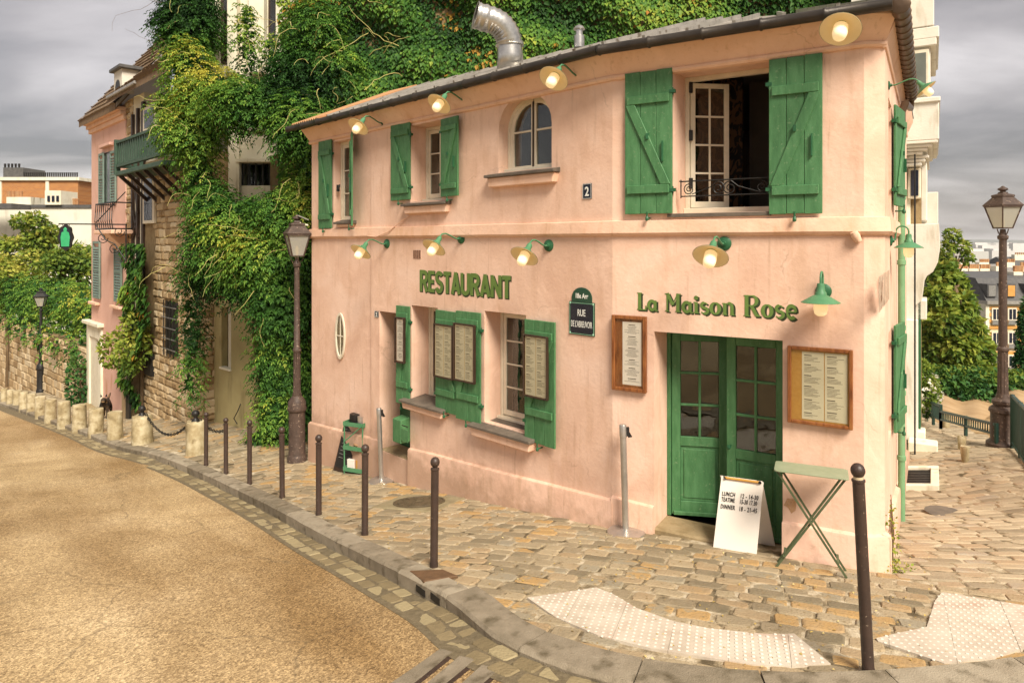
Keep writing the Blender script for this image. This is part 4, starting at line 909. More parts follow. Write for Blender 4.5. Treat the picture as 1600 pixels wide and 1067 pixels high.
# flue, small roof vent, air grille
d = 9.55; P_ = lambda x, y: at(x, y, d); pts = [P_(797, 112), P_(797, 88), P_(796, 72)]; cpt = []
for a in np.linspace(0, 1, 16):  # elbow
    ang = a * math.radians(78); r = .33; cpt.append(P_(796, 72) + Vector((-r * (1 - math.cos(ang)), -.12 * a, r * math.sin(ang))))
end = cpt[-1] + Vector((-.20, -.05, .045)); pts2 = []; rs = []
for p in pts: pts2.append(p); rs.append(.175)
pts2 += [pts[-1] + Vector((0, 0, .002)), pts[-1] + Vector((0, 0, .03))]; rs += [.196, .196]
for i, p in enumerate(cpt[2:]): pts2.append(p); rs.append(.182 if i % 2 else .166)
for t in np.linspace(.12, 1, 8): pts2.append(cpt[-1].lerp(end, t)); rs.append(.18 if int(t * 20) % 2 else .168)
pts2.append(end + (end - cpt[-1]).normalized() * .01); rs.append(.195)
fl = MB().tube(pts2, rs, 24, caps=False).build('flue_pipe', M['galv'], house, smooth=60)
sm = fl.modifiers.new('t', 'SOLIDIFY'); sm.thickness = .006
MB().lathe([(.075, -.12), (.075, .05), (.05, .06), (.05, .13), (.085, .14), (.06, .18), (.0, .21)], at(905, 62, 9.6), 14).build('roof_vent', M['galv'], house, smooth=40)
u0, u1, z0, z1 = FA.rect(646, 391, 658, 404, 0); mb = MB()
gr = MB().box(FA, u0, u1, z0, z1, -.01, .003).build('air_grille', M['pink'], house)
for i in range(4): a = u0 + (u1 - u0) * (i + .2) / 4; MB().box(FA, a, a + (u1 - u0) * .13, z0, z1, 0, .008).build('slat', mk('brown_slat', [(.10, .04, .02), (.14, .06, .03)], 8), gr) if 0 else mb.box(FA, a, a + (u1 - u0) * .15, z0, z1, 0, .008)
mb.build('grille_bars', mk('brown_slat', [(.10, .04, .02), (.14, .06, .03)], 8), gr)
# ---- painted wall lettering (raised a few millimetres)
def ribbon(fr, pts, w, n0, n1, mb):
    """flat stroke through points (u, z), width w or list"""
    p = np.array(pts, float); k = len(p); t = np.gradient(p, axis=0); t /= np.linalg.norm(t, axis=1)[:, None] + 1e-9; q = np.stack([-t[:, 1], t[:, 0]], 1); ws = np.array(w if isinstance(w, (list, tuple, np.ndarray)) else [w] * k)[:, None] / 2
    L_, R_ = p + q * ws, p - q * ws; v = [fr.w(u, z, n1) for u, z in L_] + [fr.w(u, z, n1) for u, z in R_] + [fr.w(u, z, n0) for u, z in L_] + [fr.w(u, z, n0) for u, z in R_]; f = []
    for i in range(k - 1): f += [(i, i + 1, k + i + 1, k + i), (i + 1, i, 2 * k + i, 2 * k + i + 1), (k + i, k + i + 1, 3 * k + i + 1, 3 * k + i)]
    mb.add(v, f)
def arc(cx_, cy_, rx, ry, a0, a1, k=14): return [(cx_ + rx * math.cos(math.radians(a)), cy_ + ry * math.sin(math.radians(a))) for a in np.linspace(a0, a1, k)]
# glyph: list of (points, weight); weight 1 thick, .4 thin. unit cap height 1
GS = {  # heavy sans capitals
 'R': (.62, [([(.09, 0), (.09, 1)], 1), ([(.05, .92), (.33, .92)] + arc(.33, .70, .17, .22, 90, -90) + [(.05, .48)], 1), ([(.32, .46), (.52, 0)], 1)]),
 'E': (.52, [([(.09, 0), (.09, 1)], 1), ([(.09, .92), (.48, .92)], .9), ([(.09, .5), (.42, .5)], .9), ([(.09, .08), (.48, .08)], .9)]),
 'S': (.56, [(arc(.27, .72, .18, .20, 20, 90)[0:] + arc(.27, .72, .18, .20, 90, 262) + arc(.27, .28, .19, .21, 82, -90) + arc(.27, .28, .19, .21, -90, -165), 1)]),
 'T': (.54, [([(.02, .92), (.52, .92)], .95), ([(.27, 0), (.27, .86)], 1)]),
 'A': (.64, [([(.08, 0), (.31, 1)], 1), ([(.54, 0), (.31, 1)], 1), ([(.18, .26), (.45, .26)], .8)]),
 'U': (.62, [([(.09, 1), (.09, .30)] + arc(.30, .29, .21, .22, 180, 360) + [(.51, .30), (.51, 1)], 1)]),
 'N': (.66, [([(.09, 0), (.09, 1)], 1), ([(.09, .96), (.55, .04)], 1), ([(.55, 0), (.55, 1)], 1)])}
GF = {  # swash serif
 'L': (.52, [([(.14, 0), (.14, 1)], 1.05), ([(.02, .97), (.27, .97)], .35), ([(.02, .03), (.46, .03)], .35), ([(.44, .0), (.46, .26)], .4)]),
 'a': (.52, [(arc(.22, .30, .16, .25, 30, 330), [.4] + [1.0] * 12 + [.4]), ([(.38, .58), (.38, .10)], 1), ([(.38, .1), (.42, .02), (.50, .03)], .5)]),
 'M': (.80, [([(.12, 0), (.12, 1)], .45), ([(.12, 1), (.38, .38)], 1.05), ([(.38, .38), (.62, 1)], .4), ([(.62, 0), (.62, 1)], 1.05), ([(.02, .03), (.23, .03)], .3), ([(.50, .03), (.76, .03)], .3), ([(.01, .97), (.16, .97)], .3), ([(.60, .97), (.76, .97)], .3)]),
 'i': (.30, [([(.14, 0), (.14, .58)], 1), ([(.03, .56), (.14, .56)], .35), ([(.02, .03), (.27, .03)], .35), (arc(.14, .80, .045, .045, 0, 360, 10), .8)]),
 's': (.44, [(arc(.21, .43, .13, .13, 25, 250, 12) + arc(.21, .16, .15, .14, 70, -150, 14), [.4] * 4 + [.9] * 18 + [.4] * 4)]),
 'o': (.54, [(arc(.25, .30, .18, .27, 90, 450, 26), [.4 + .7 * abs(math.sin(t)) for t in np.linspace(0, 2 * math.pi, 26)])]),
 'n': (.60, [([(.13, 0), (.13, .58)], 1), ([(.02, .56), (.13, .56)], .35), ([(.13, .42)] + arc(.29, .40, .15, .18, 150, 0, 10) + [(.44, .0)], [.4] * 5 + [1] * 7), ([(.02, .03), (.23, .03)], .3), ([(.35, .03), (.55, .03)], .3)]),
 'R': (.74, [([(.14, 0), (.14, 1)], 1.1), ([(.02, .97), (.36, .97)] + arc(.36, .74, .2, .23, 90, -90) + [(.14, .51)], [.3, .35] + [.35 + .7 * math.sin(t) for t in np.linspace(0, math.pi, 14)] + [.35]), ([(.34, .5), (.56, .06), (.70, .04)], [1, 1, .4]), ([(.02, .03), (.27, .03)], .3)]),
 'e': (.50, [([(.08, .31), (.40, .31)], .4), (arc(.24, .30, .17, .27, 0, 315, 20), [.5 + .6 * abs(math.sin(t)) for t in np.linspace(0, 5.2, 20)])])}
def lettering(name, text, glyphs, fr, x0, y0, x1, y1, h0, h1, wt, space, lab):
    """runs along a line of photo points on the wall; h cap height in metres"""
    ua, za = fr.uz(x0, y0); ub, zb_ = fr.uz(x1, y1); tot = sum(glyphs[c][0] if c != ' ' else space for c in text); root = None
    for n0, n1, mat, dx, dz, gw in ((.0005, .0022, 'lettersh', .016, -.014, 1.28), (.0022, .004, 'letter', 0, 0, 1.0)):
        mb = MB(); x = 0; ix = 0
        for c in text:
            if c == ' ': x += space; continue
            w, st = glyphs[c]; sc = (ub - ua) / tot; t = x / tot; h = h0 + (h1 - h0) * t; zb2 = za + (zb_ - za) * t
            for s_i, (pts, ww) in enumerate(st):
                q = [(ua + (x + p[0]) * sc + dx, zb2 + p[1] * h + dz) for p in pts]; www = [k * wt * gw for k in ww] if isinstance(ww, list) else ww * wt * gw
                if isinstance(www, list) and len(www) != len(q): www = list(np.interp(np.linspace(0, 1, len(q)), np.linspace(0, 1, len(www)), www))
                ix += 1; ribbon(fr, q, www, n0 - .002, n1 + (ix % 5) * .00012, mb)
            x += w
        o = mb.build(name if mat == 'letter' else 'letter_shadow', M[mat], house)
        if mat == 'letter': o['label'] = lab
lettering('lettering', 'RESTAURANT', GS, FA, 656, 455, 799, 467, FA.z(656, 422) - FA.z(656, 455), FA.z(798, 432) - FA.z(798, 467), .062, .3, 'bold green RESTAURANT lettering')
lettering('lettering', 'La Maison Rose', GF, FB, 995, 484, 1247, 499, FB.z(995, 457) - FB.z(995, 484), FB.z(1170, 459) - FB.z(1170, 494), .034, .32, 'green La Maison Rose lettering')
M['faint'] = mk('faded_grey_lettering', [(.40, .30, .22), (.5, .38, .28)], 14, .8, 0)
mb = MB(); x = FC.u(1373); tot = sum(GS[c][0] for c in 'RESTAURANT'); sc = (FC.u(1389.5) - x) / tot; zb_ = FC.z(1374, 487); h = FC.z(1374, 432) - zb_; ix = 0
for c in 'RESTAURANT':
    for pts, ww in GS[c][1]:
        ix += 1; ribbon(FC, [(x + p[0] * sc, zb_ + p[1] * h) for p in pts], .05, 0, .002 + (ix % 5) * .0002, mb)
    x += GS[c][0] * sc
mb.build('lettering', M['faint'], house)['label'] = 'faded grey lettering on the flank wall'
# loose cable on the string course
MB().tube([FA.w(us - .02, EZ + .10, .06), FA.w(us + .25, EZ + .085, .07), FA.w(us + .6, EZ + .16, .07), FA.w(us + .95, EZ + .34, .03), FA.w(us + 1.1, EZ + .40, .012)], .007, 5).build('cable', M['trim'], house)
# ------------------------------------------------------------------ wall lamps
def wall_lamp(kind):
    """local frame: mounting plate at the origin on plane y = 0, room side -y"""
    t = thing('wall_lamp', None, 'wall lamp'); Rx = Matrix.Rotation(math.pi / 2, 3, 'X')
    MB().lathe([(0, 0), (.075, 0), (.075, .012), (.06, .022), (.03, .03), (.024, .05), (0, .052)], (0, 0, 0), 18, Rx).build('mounting_plate', M['dgreen'], t, smooth=40)
    if kind == 'tilt':
        arm = [(0, -.03, 0), (0, -.09, -.005), (0, -.15, .012), (0, -.23, .045), (0, -.31, .07), (0, -.38, .062), (0, -.43, .02), (0, -.455, -.03)]; c = Vector((0, -.455, -.03)); R = Matrix.Rotation(math.radians(-40), 3, 'X')
    else:
        arm = [(0, -.03, 0), (0, -.06, .0), (0, -.075, .05), (0, -.08, .12)] + [(0, -.16 - .08 * math.cos(a), .12 + .08 * math.sin(a)) for a in np.linspace(.3, math.pi, 8)][::1]
        arm = [(0, -.03, 0), (0, -.055, .01), (0, -.06, .06), (0, -.065, .11)] + [(0, -.14 + .075 * math.cos(a), .12 + .075 * math.sin(a)) for a in np.linspace(.1, math.pi, 9)] + [(0, -.215, .06)]; c = Vector((0, -.215, .03)); R = Matrix.Identity(3)
    MB().tube(arm, .011, 8).build('arm', M['lgreen'], t, smooth=60)
    MB().lathe([(0, .06), (.03, .058), (.036, .03), (.036, -.01), (.052, -.03), (.055, -.07), (.045, -.08), (0, -.08)], c, 14, R).build('lamp_holder', M['lgreen'], t, smooth=40)
    sh = MB().lathe([(.053, -.056), (.09, -.075), (.172, -.125), (.176, -.128), (.17, -.131), (.09, -.084), (.05, -.07)], c, 26, R).build('lamp_shade', M['enamel'], t, smooth=50)
    MB().lathe([(.055, -.052), (.092, -.072), (.174, -.122), (.178, -.127), (.174, -.1245), (.092, -.0742), (.055, -.0545)], c, 26, R).build('shade_back', M['lgreen'], sh, smooth=50)
    gl = MB().lathe([(.05, -.075), (.062, -.09), (.064, -.19), (.055, -.235), (.03, -.255), (0, -.258)], c, 16, R).build('glass_jar', M['bulb'], t, smooth=60)
    MB().lathe([(0, -.10), (.02, -.11), (.03, -.15), (.025, -.18), (0, -.195)], c, 10, R).build('bulb', M['bulbhot'], gl, smooth=60)
    return t
PR = {k: wall_lamp(k) for k in ('tilt', 'down')}; used = set()
LAMPS = [(FA, 600, 193, 'tilt', 'lit wall lamp on the upper storey, farthest up the street beside the narrow end window', 8, .0), (FA, 730, 160, 'tilt', 'lit wall lamp directly above the upper shuttered middle window', 4, .02), (FA, 906, 117, 'tilt', 'lit wall lamp at upper right of the arched window', 6, -.02),
         (FB, 1328, 48, 'tilt', 'lit wall lamp near the roof corner above the right large shutter', -3, .0), (FA, 605, 381, 'tilt', 'lit wall lamp below the moulding nearest the oval window', 6, 0), (FA, 721, 375, 'tilt', 'lit wall lamp above the middle of the word RESTAURANT', 5, .02), (FA, 858, 380, 'tilt', 'lit wall lamp above the blue street name plate', 9, -.03),
         (FB, 1132, 385, 'tilt', 'lit wall lamp above the words La Maison Rose', 0, .03), (FB, 1287, 455, 'down', 'green wall lamp facing straight down beside the last letter of Rose', 0, 0), (FC, 1388, 134, 'tilt', 'lit wall lamp on the flank wall just under the gutter', 0, 0), (FC, 1391, 376, 'down', 'lit wall lamp on the flank wall beside the green down pipe', 0, 0)]
for fr, x, y, k, lab, yaw, dz in LAMPS:
    o = PR[k] if k not in used else copy_tree(PR[k]); used.add(k); o['label'] = lab; o['group'] = 'lamps on the pink house'
    sc = (.62 if k == 'tilt' else .8) if fr is FC else 1.0; n = -.028 if (fr is FA and fr.u(x) < us) else 0
    o.matrix_world = fr.mat(fr.u(x, n), fr.z(x, y, n) + dz, n + .001) @ Matrix.Rotation(math.radians(yaw), 4, 'Z') @ Matrix.Scale(sc, 4)
# ------------------------------------------------------------------ menus, signs, letter box
def framed_menu(name, lab, fr, x0, y0, x1, y1, n, wood, cols, fw=.03, back='cork', margin=.02, inset_=0, group=None, heads=3, blocks=None):
    u0, u1, z0, z1 = fr.rect(x0, y0, x1, y1, n) if isinstance(x0, int) else (x0, x1, y0, y1)
    t = thing(name, lab, 'menu board', tuple(fr.w((u0 + u1) / 2, z0, n)), group)
    MB().box(fr, u0 + .005, u1 - .005, z0 + .005, z1 - .005, n - .010, n + .006).build('backing', M[back], t)
    mb = MB(); d = .035; mb.box(fr, u0, u0 + fw, z0, z1, n - .012, n + d).box(fr, u1 - fw, u1, z0, z1, n - .012, n + d).box(fr, u0 + fw, u1 - fw, z1 - fw, z1, n - .012, n + d - .002).box(fr, u0 + fw, u1 - fw, z0, z0 + fw, n - .012, n + d - .002)
    mb.build('frame', M[wood], t, bevel=.006)
    a, b = u0 + fw + margin, u1 - fw - margin * .6; 
    if inset_: a += inset_ * (b - a)
    w = (b - a) / cols; ink = MB()
    for c in range(cols):
        p, q = a + c * w + .004, a + (c + 1) * w - .004; r, s_ = z0 + fw + margin, z1 - fw - margin
        MB().box(fr, p, q, r, s_, n + .006, n + .008).build('paper', M['paperw' if cols == 1 else 'paper'], t)
        z = s_ - .03; sub = 0
        while z > r + .03:
            if sub <= 0:
                l = (q - p) * random.uniform(.3, .45); m = (p + q) / 2 if cols == 1 else p + .02 + l / 2; ink.box(fr, m - l / 2, m + l / 2, z - .009, z, n + .008, n + .0088); z -= .022; sub = random.randint(4, 7); continue
            l = (q - p) * random.uniform(.35, .8); m = (p + q) / 2 if cols == 1 else p + .02 + l / 2; ink.box(fr, m - l / 2, m + l / 2, z - .0035, z, n + .008, n + .0086); z -= .0125; sub -= 1
            if sub == 0: z -= .022
    stuff(ink.build('print', M['ink'], t))
    MB().box(fr, u0 + fw, u1 - fw, z0 + fw, z1 - fw, n + .018, n + .020).build('glass', M['glassm'], t)
    return t
M['glassm'] = glassmat('menu_glass', (.97, .97, .95), -.01)
framed_menu('framed_menu', 'tall varnished wooden menu frame hung left of the double door', FB, 957, 493, 1011, 611, .03, 'wood', 1, .042, 'wood', .03, .18)
framed_menu('framed_menu', 'wide wooden framed menu on the wall right of the double door', FB, 1231, 543, 1333, 665, .03, 'wood', 2, .035, 'cork', .015, .16)
g = 'menus on the green shutters'
framed_menu('shutter_menu', 'dark framed menu on the left of the two touching shutters', FA, 679, 507, 709, 591, .105, 'dwood', 2, .02, 'cork', .004, group=g)
framed_menu('shutter_menu', 'dark framed menu on the right of the two touching shutters', FA, 710, 506, 743, 597, .10, 'dwood', 2, .02, 'cork', .004, group=g)
framed_menu('shutter_menu', 'dark framed menu on the single shutter under the street name plate', FA, 819, 524, 857, 622, .10, 'dwood', 2, .02, 'cork', .004, group=g)
sl = FA.turn(O['la'][1] - .01, .04, -4); zt_ = FA.z(622, 497, .2); framed_menu('shutter_menu', 'narrow framed picture menu on the half open shutter by the side doorway', sl, -.27, zt_ - .72, -.03, zt_, .05, 'dwood', 1, .022, 'wood', .01, group=g)
# street name plate
n = .012; u0, u1, z0, z1 = FA.rect(889, 472, 929, 524, n); t = thing('street_sign', 'enamel street name plate with green border and rounded top', 'street sign', tuple(FA.w((u0 + u1) / 2, z0, n)))
um = (u0 + u1) / 2; hw = (u1 - u0) * .39; ztop = FA.z(907, 449, n)
capo = [(um - hw, z1 + .002), (um + hw, z1 + .002), (um + hw, z1 + .05)] + [(um + hw * math.cos(a), z1 + .05 + (ztop - z1 - .05) * math.sin(a)) for a in np.linspace(.25, math.pi - .25, 9)] + [(um - hw, z1 + .05)]
MB().box(FA, u0, u1, z0, z1, 0, n).build('plate', M['sgreen'], t, bevel=.004); MB().prism(FA, capo, 0, n).build('cap', M['sgreen'], t)
MB().box(FA, u0 + .026, u1 - .026, z0 + .026, z1 - .026, n, n + .003).build('panel', M['navy'], t)
mb = MB()
for a, b, c, d in ((u0 + .012, u1 - .012, z0 + .012, z0 + .017), (u0 + .012, u1 - .012, z1 - .017, z1 - .012), (u0 + .012, u0 + .017, z0 + .017, z1 - .017), (u1 - .017, u1 - .012, z0 + .017, z1 - .017)): mb.box(FA, a, b, c, d, n, n + .0015)
for x in (u0 + .02, u1 - .02):
    for z in (z0 + .02, z1 - .02): mb.lathe([(.014, 0), (.010, .006), (0, .006)], FA.w(x, z, n + .002), 8, Matrix(((FA.U[0], 0, FA.N[0]), (FA.U[1], 0, FA.N[1]), (0, 1, 0))))
mb.build('border', mk('pale_sign_border', [(.22, .42, .28), (.28, .48, .34)], 8, .4, 0), t)
def text(name, body, fr, u, z, n, h, mat, parent, wscale=1., bold=0.0, align='CENTER'):
    c = bpy.data.curves.new(name, 'FONT'); c.body = body; c.size = h / .72; c.align_x = align; c.extrude = .001; c.offset = bold; c.resolution_u = 3
    o = bpy.data.objects.new(name, c); me = bpy.data.meshes.new_from_object(o); bpy.data.objects.remove(o); me.name = name
    Mx = Matrix(((fr.U[0], 0, fr.N[0], 0), (fr.U[1], 0, fr.N[1], 0), (0, 1, 0, 0), (0, 0, 0, 1))) @ Matrix.Scale(wscale, 4, (1, 0, 0)); Mx.translation = fr.w(u, z, n) - OFF[parent.name]
    me.transform(Mx); me.materials.clear(); me.materials.append(mat); return link(name, me, mat, parent, OFF[parent.name])
h = z1 - z0
text('lettering', 'RUE', FA, um, z0 + h * .58, n + .0035, .082, M['swhite'], t, .62, .001); text('lettering', "DE L'ABREUVOIR", FA, um, z0 + h * .24, n + .0035, .078, M['swhite'], t, .405, 0); text('lettering', '18e Arr', FA, um, z1 + .045, n + .0015, .06, M['swhite'], t, .75, .002)
# house number plates
def plate(lab, ch, fr, x0, y0, x1, y1):
    u0, u1, z0, z1 = fr.rect(x0, y0, x1, y1, .01); t = thing('number_plate', lab, 'house number', tuple(fr.w((u0 + u1) / 2, z0, 0)), None)
    MB().box(fr, u0, u1, z0, z1, -.03, .01).build('plate', M['navy'], t, bevel=.003); w = .008; b = MB()
    for q in ((u0 + .004, u1 - .004, z0 + .004, z0 + w), (u0 + .004, u1 - .004, z1 - w, z1 - .004), (u0 + .004, u0 + w, z0 + w, z1 - w), (u1 - w, u1 - .004, z0 + w, z1 - w)): b.box(fr, *q, .01, .0112)
    b.build('border', M['swhite'], t); text('numeral', ch, fr, (u0 + u1) / 2, z0 + (z1 - z0) * .2, .011, (z1 - z0) * .6, M['swhite'], t, .85, .003)
plate('small dark enamel number 2 plate between the arched window and large shutter', '2', FA, 910, 287, 924, 311); plate('tiny dark number plate beside the side doorway', '2', FA, 585, 486, 591, 496)
# letter box on the doorway jamb
n = .0; a0 = FA.u(613, .1); a1 = FA.u(634, .1); z0, z1 = FA.z(624, 689, .1), FA.z(624, 650, .1); u_ = O['dw'][2]
t = thing('letter_box', 'green metal letter box fixed beside the side doorway', 'letter box', tuple(FA.w(u_ + .1, z0, .02)))
MB().prism(Fr(FA.w(u_ + .0, 0, .0), -FA.N), [(-.18, z0), (-.0, z0), (-.0, z1), (-.18, z1 - .03)], -.22, .0).build('box', M['green'], t, bevel=.008)
q = MB().box(FA, u_ + .03, u_ + .19, z1 - .10, z1 - .085, .181, .184); q.build('slot', M['black'], t); MB().box(FA, u_ + .02, u_ + .2, z0 + .06, z1 - .14, .181, .186).build('flap', M['green'], t, bevel=.003)
# small camera on the house corner
c = FA.w(-.06, FA.z(487, 352), .02); t = thing('security_camera', 'small white camera on the house corner above the lantern', 'camera', tuple(c)); MB().tube([c, c + Vector((-.1, -.06, .02))], .018, 8).build('bracket', M['white'], t); MB().lathe([(0, -.08), (.045, -.08), (.05, 0), (.04, .05), (0, .06)], c + Vector((-.14, -.09, .0)), 12, Matrix.Rotation(math.radians(70), 3, 'Y')).build('body', M['white'], t, smooth=40); MB().beam(c + Vector((0, 0, .1)), c + Vector((-.17, -.1, .18)), .13, .02).build('hood', M['steel'], t)
c = FB.w(FB.u(1333), FB.z(1333, 369), .0); t = thing('security_camera', 'small pink painted camera under the moulding near the corner', 'camera', tuple(c)); MB().lathe([(0, -.05), (.035, -.045), (.042, .0), (.03, .06), (0, .07)], c + Vector((0, -.05, 0)), 12, Matrix.Rotation(math.radians(150), 3, 'Y')).build('body', M['trim'], t, smooth=50); MB().lathe([(0, -.055), (.022, -.053), (.02, -.04)], c + Vector((.018, -.06, -.012)), 10, Matrix.Rotation(math.radians(150), 3, 'Y')).build('lens', M['black'], t)
# peeled patch of render low on the corner pier
u_, z_ = FB.uz(1235, 787); MB().prism(FB, [(u_ + (.055 + .018 * math.sin(k * 2.7)) * math.cos(k * .7), z_ + (.075 + .03 * math.sin(k * 1.9)) * math.sin(k * .7)) for k in range(9)], -.002, .0025).build('plaster_patch', mk('bared_ochre_plaster', [(.44, .24, .11), (.56, .36, .22)], 30, .9, .4, 60), house)
# ------------------------------------------------------------------ iron bollards
def bollard_proto(h):
    t = thing('iron_bollard', None, 'bollard'); r = .038
    MB().lathe([(r + .003, -.05), (r + .003, .04), (r, .05), (r, h - .135), (r + .005, h - .13), (r + .005, h - .118), (r * .6, h - .108), (r * .6, h - .10)], (0, 0, 0), 18).build('post', M['iron'], t, smooth=40)
    MB().lathe([(.046 * math.sin(a), h - .058 - .05 * math.cos(a)) for a in np.linspace(.25, math.pi, 12)], (0, 0, 0), 18).build('ball', M['iron'], t, smooth=60); return t
BP = bollard_proto(1.07)
BL = [(678, 885, 'iron bollard standing by the rusty kerb drain'), (570, 836, 'iron bollard in front of the green shelf cart'), (498, 805, 'iron bollard in front of the plinth corner right of the tall street lamp'), (441, 778, 'iron bollard just left of the tall street lamp base'),
      (390, 757, 'iron bollard third from the chained stone bollard'), (353, 740, 'iron bollard second from the chained stone bollard'), (322, 728, 'iron bollard next to the chained stone bollard')]
for i, (x, y, lab) in enumerate(BL):
    o = BP if i == 0 else copy_tree(BP); p = onG(x, y); o.location = p; o['label'] = lab; o['group'] = 'brown iron bollards along the kerb'; o.rotation_euler = (random.gauss(0, .008), random.gauss(0, .01), i)
    tp = {678: 712, 570: 693, 498: 677, 441: 666, 390: 655, 353: 652, 322: 643}[x]; o.scale = (1, 1, (y - tp) / F * p.y / 1.07)
p = onG(1357, 1052); o = bollard_proto((1052 - 721) / F * p.y); o.location = p; o['label'] = 'tall leaning brown bollard in front of the folding table'; o['group'] = 'brown iron bollards along the kerb'; o.rotation_euler = (0, math.radians(-3.0), 0)
MB().lathe([(.030, -.03), (.034, -.01), (.030, .012)], (0, 0, (1052 - 721) / F * p.y - .108), 14).build('neck_ring', mk('worn_pale_paint', [(.45, .36, .22), (.55, .46, .3)], 20, .7, .1), o, smooth=40)
# ------------------------------------------------------------------ Paris street lanterns
def lantern(h, ped=False, mat='rust'):
    t = thing('street_lamp', None, 'street lamp'); b = h - .78; m_ = M[mat]
    if ped: base = [(.27, -.4), (.27, .06), (.22, .10), (.20, .13), (.20, .62), (.23, .65), (.22, .70), (.15, .76), (.18, .80), (.18, .85), (.12, .90), (.10, .98)]; pr = .085
    else: base = [(.18, -.3), (.18, .10), (.165, .13), (.155, .16), (.150, .95), (.175, .98), (.18, 1.02), (.165, 1.06), (.165, 1.14), (.13, 1.20), (.085, 1.26), (.085, 1.30)]; pr = .068
    MB().lathe(base, (0, 0, 0), 16, None, None).build('base', m_, t, smooth=35)
    z0 = base[-1][1]
    fl = lambda a, z: 1 + .07 * math.cos(a * 10) if z < z0 + .8 else 1
    MB().lathe([(pr * 1.05, z0 - .02), (pr * 1.05, z0 + .02), (pr, z0 + .04), (pr * .95, z0 + .4), (pr * .93, z0 + .78), (pr * 1.15, z0 + .80), (pr * 1.15, z0 + .84), (pr * .85, z0 + .87), (pr * .72, b - .22), (pr * 1.0, b - .20), (pr * 1.05, b - .15), (pr * .7, b - .12), (pr * .5, b - .02)], (0, 0, 0), 30, None, fl).build('pole', m_, t, smooth=35)
    # lantern: four glazed sides flaring upwards, roof, chimney
    r0, r1, ht = .105, .20, .40; q = lambda r, z: [Vector((r, r, z)), Vector((-r, r, z)), Vector((-r, -r, z)), Vector((r, -r, z))]
    lo, hi = q(r0, b), q(r1, b + ht); mb = MB()
    for i in range(4): mb.beam(lo[i], hi[i], .022, .022); mb.beam(lo[i], lo[(i + 1) % 4], .022, .022); mb.beam(hi[i], hi[(i + 1) % 4], .03, .03)
    for s_ in (-1, 1):
        for ax in (0, 1): a = [0, 0, 0]; a[ax] = s_; mb.tube([Vector((0, 0, b - .14)), Vector((a[0] * .09, a[1] * .09, b - .10)), Vector((a[0] * .12, a[1] * .12, b - .02))], .010, 5)
    mb.build('lantern_frame', m_, t)
    for i in range(4): MB().add([lo[i] * .97 + Vector((0, 0, b * .03)), lo[(i + 1) % 4] * .97 + Vector((0, 0, b * .03)), hi[(i + 1) % 4] * .97 + Vector((0, 0, (b + ht) * .03)), hi[i] * .97 + Vector((0, 0, (b + ht) * .03))], [(0, 1, 2, 3)]).build('glass_pane', M['glassd'], t)
    z = b + ht; ring = [q(.215, z), q(.225, z + .025), q(.12, z + .17), q(.13, z + .19), q(.125, z + .215), q(.06, z + .24), q(.05, z + .27)]; v = [p for r in ring for p in r]
    MB().add(v, [(i * 4 + k, i * 4 + (k + 1) % 4, i * 4 + 4 + (k + 1) % 4, i * 4 + 4 + k) for i in range(6) for k in range(4)] + [(0, 1, 2, 3), (24, 25, 26, 27)]).build('lamp_cap', m_, t)
    MB().lathe([(.04, z + .265), (.05, z + .29), (.085, z + .31), (.08, z + .335), (.035, z + .36), (.022, z + .38), (0, z + .385)], (0, 0, 0), 14).build('finial', m_, t, smooth=40)
    MB().lathe([(.02, b), (.03, b + .06), (.03, b + .16), (0, b + .2)], (0, 0, 0), 10).build('bulb', M['enamel'], t, smooth=50); return t
p = onG(464, 721); o = lantern((721 - 336) / F * p.y); o.location = p; o['label'] = 'tall weathered street lantern at the far corner of the pink house'; o.rotation_euler.z = .5
p = at(1567, 697, 12.7); o = lantern((700 - 294) / F * 12.7, True); o.location = p; o['label'] = 'street lantern on a square pedestal beside the lane railing'; o.rotation_euler.z = .15
p = onG(64, 613); o = lantern((613 - 450) / F * p.y, mat='black'); o.location = p; o['label'] = 'distant dark street lantern in front of the ivy topped stone wall'; o.rotation_euler.z = .3
# ------------------------------------------------------------------ stone bollards and chain
def stone_bollard(r, h, jit=.005):
    t = MB(); prof = [(r * 1.04, -.2), (r * 1.04, .05), (r, .3 * h), (r * .97, .8 * h), (r * .96, h - .03), (r * .93, h - .004), (r * .8, h), (0, h + .004)]; return t.lathe(prof, (0, 0, 0), 14).build('stone_bollard', M['bollstone'], None, smooth=45, jit=jit)
SB = [((169, 191), 646, 689), ((139, 160), 641, 680), ((114, 134), 635, 673), ((91, 109), 630, 667), ((71, 87), 627, 659), ((56, 71), 622, 652), ((43, 56), 618, 646), ((31, 44), 615, 642), ((21, 34), 613, 636), ((11, 22), 612, 634), ((2, 11), 610, 631)]
sp = None; ordn = ['nearest', 'second', 'third', 'fourth', 'fifth', 'sixth', 'seventh', 'eighth', 'ninth', 'tenth', 'last']
for i, ((x0, x1), yt, yb) in enumerate(SB):
    p = onG((x0 + x1) / 2, yb - 3); r = (x1 - x0) / 2 / F * p.y; h = (yb - yt) / F * p.y
    if sp is None: sp = stone_bollard(.2, .7); o = sp
    else: o = sp.copy(); COL.objects.link(o)
    o.location = p; o.scale = (r / .2, r / .2, h / .7); o.rotation_euler = (random.gauss(0, .012), random.gauss(0, .012), random.random() * 6)
    tag(o, '%s in the row of plain round stone bollards counted from the chained ones' % ordn[i] if i else 'first plain round stone bollard next after the chained pair', 'stone bollard', 'short round stone bollards along the far kerb')
tops = []
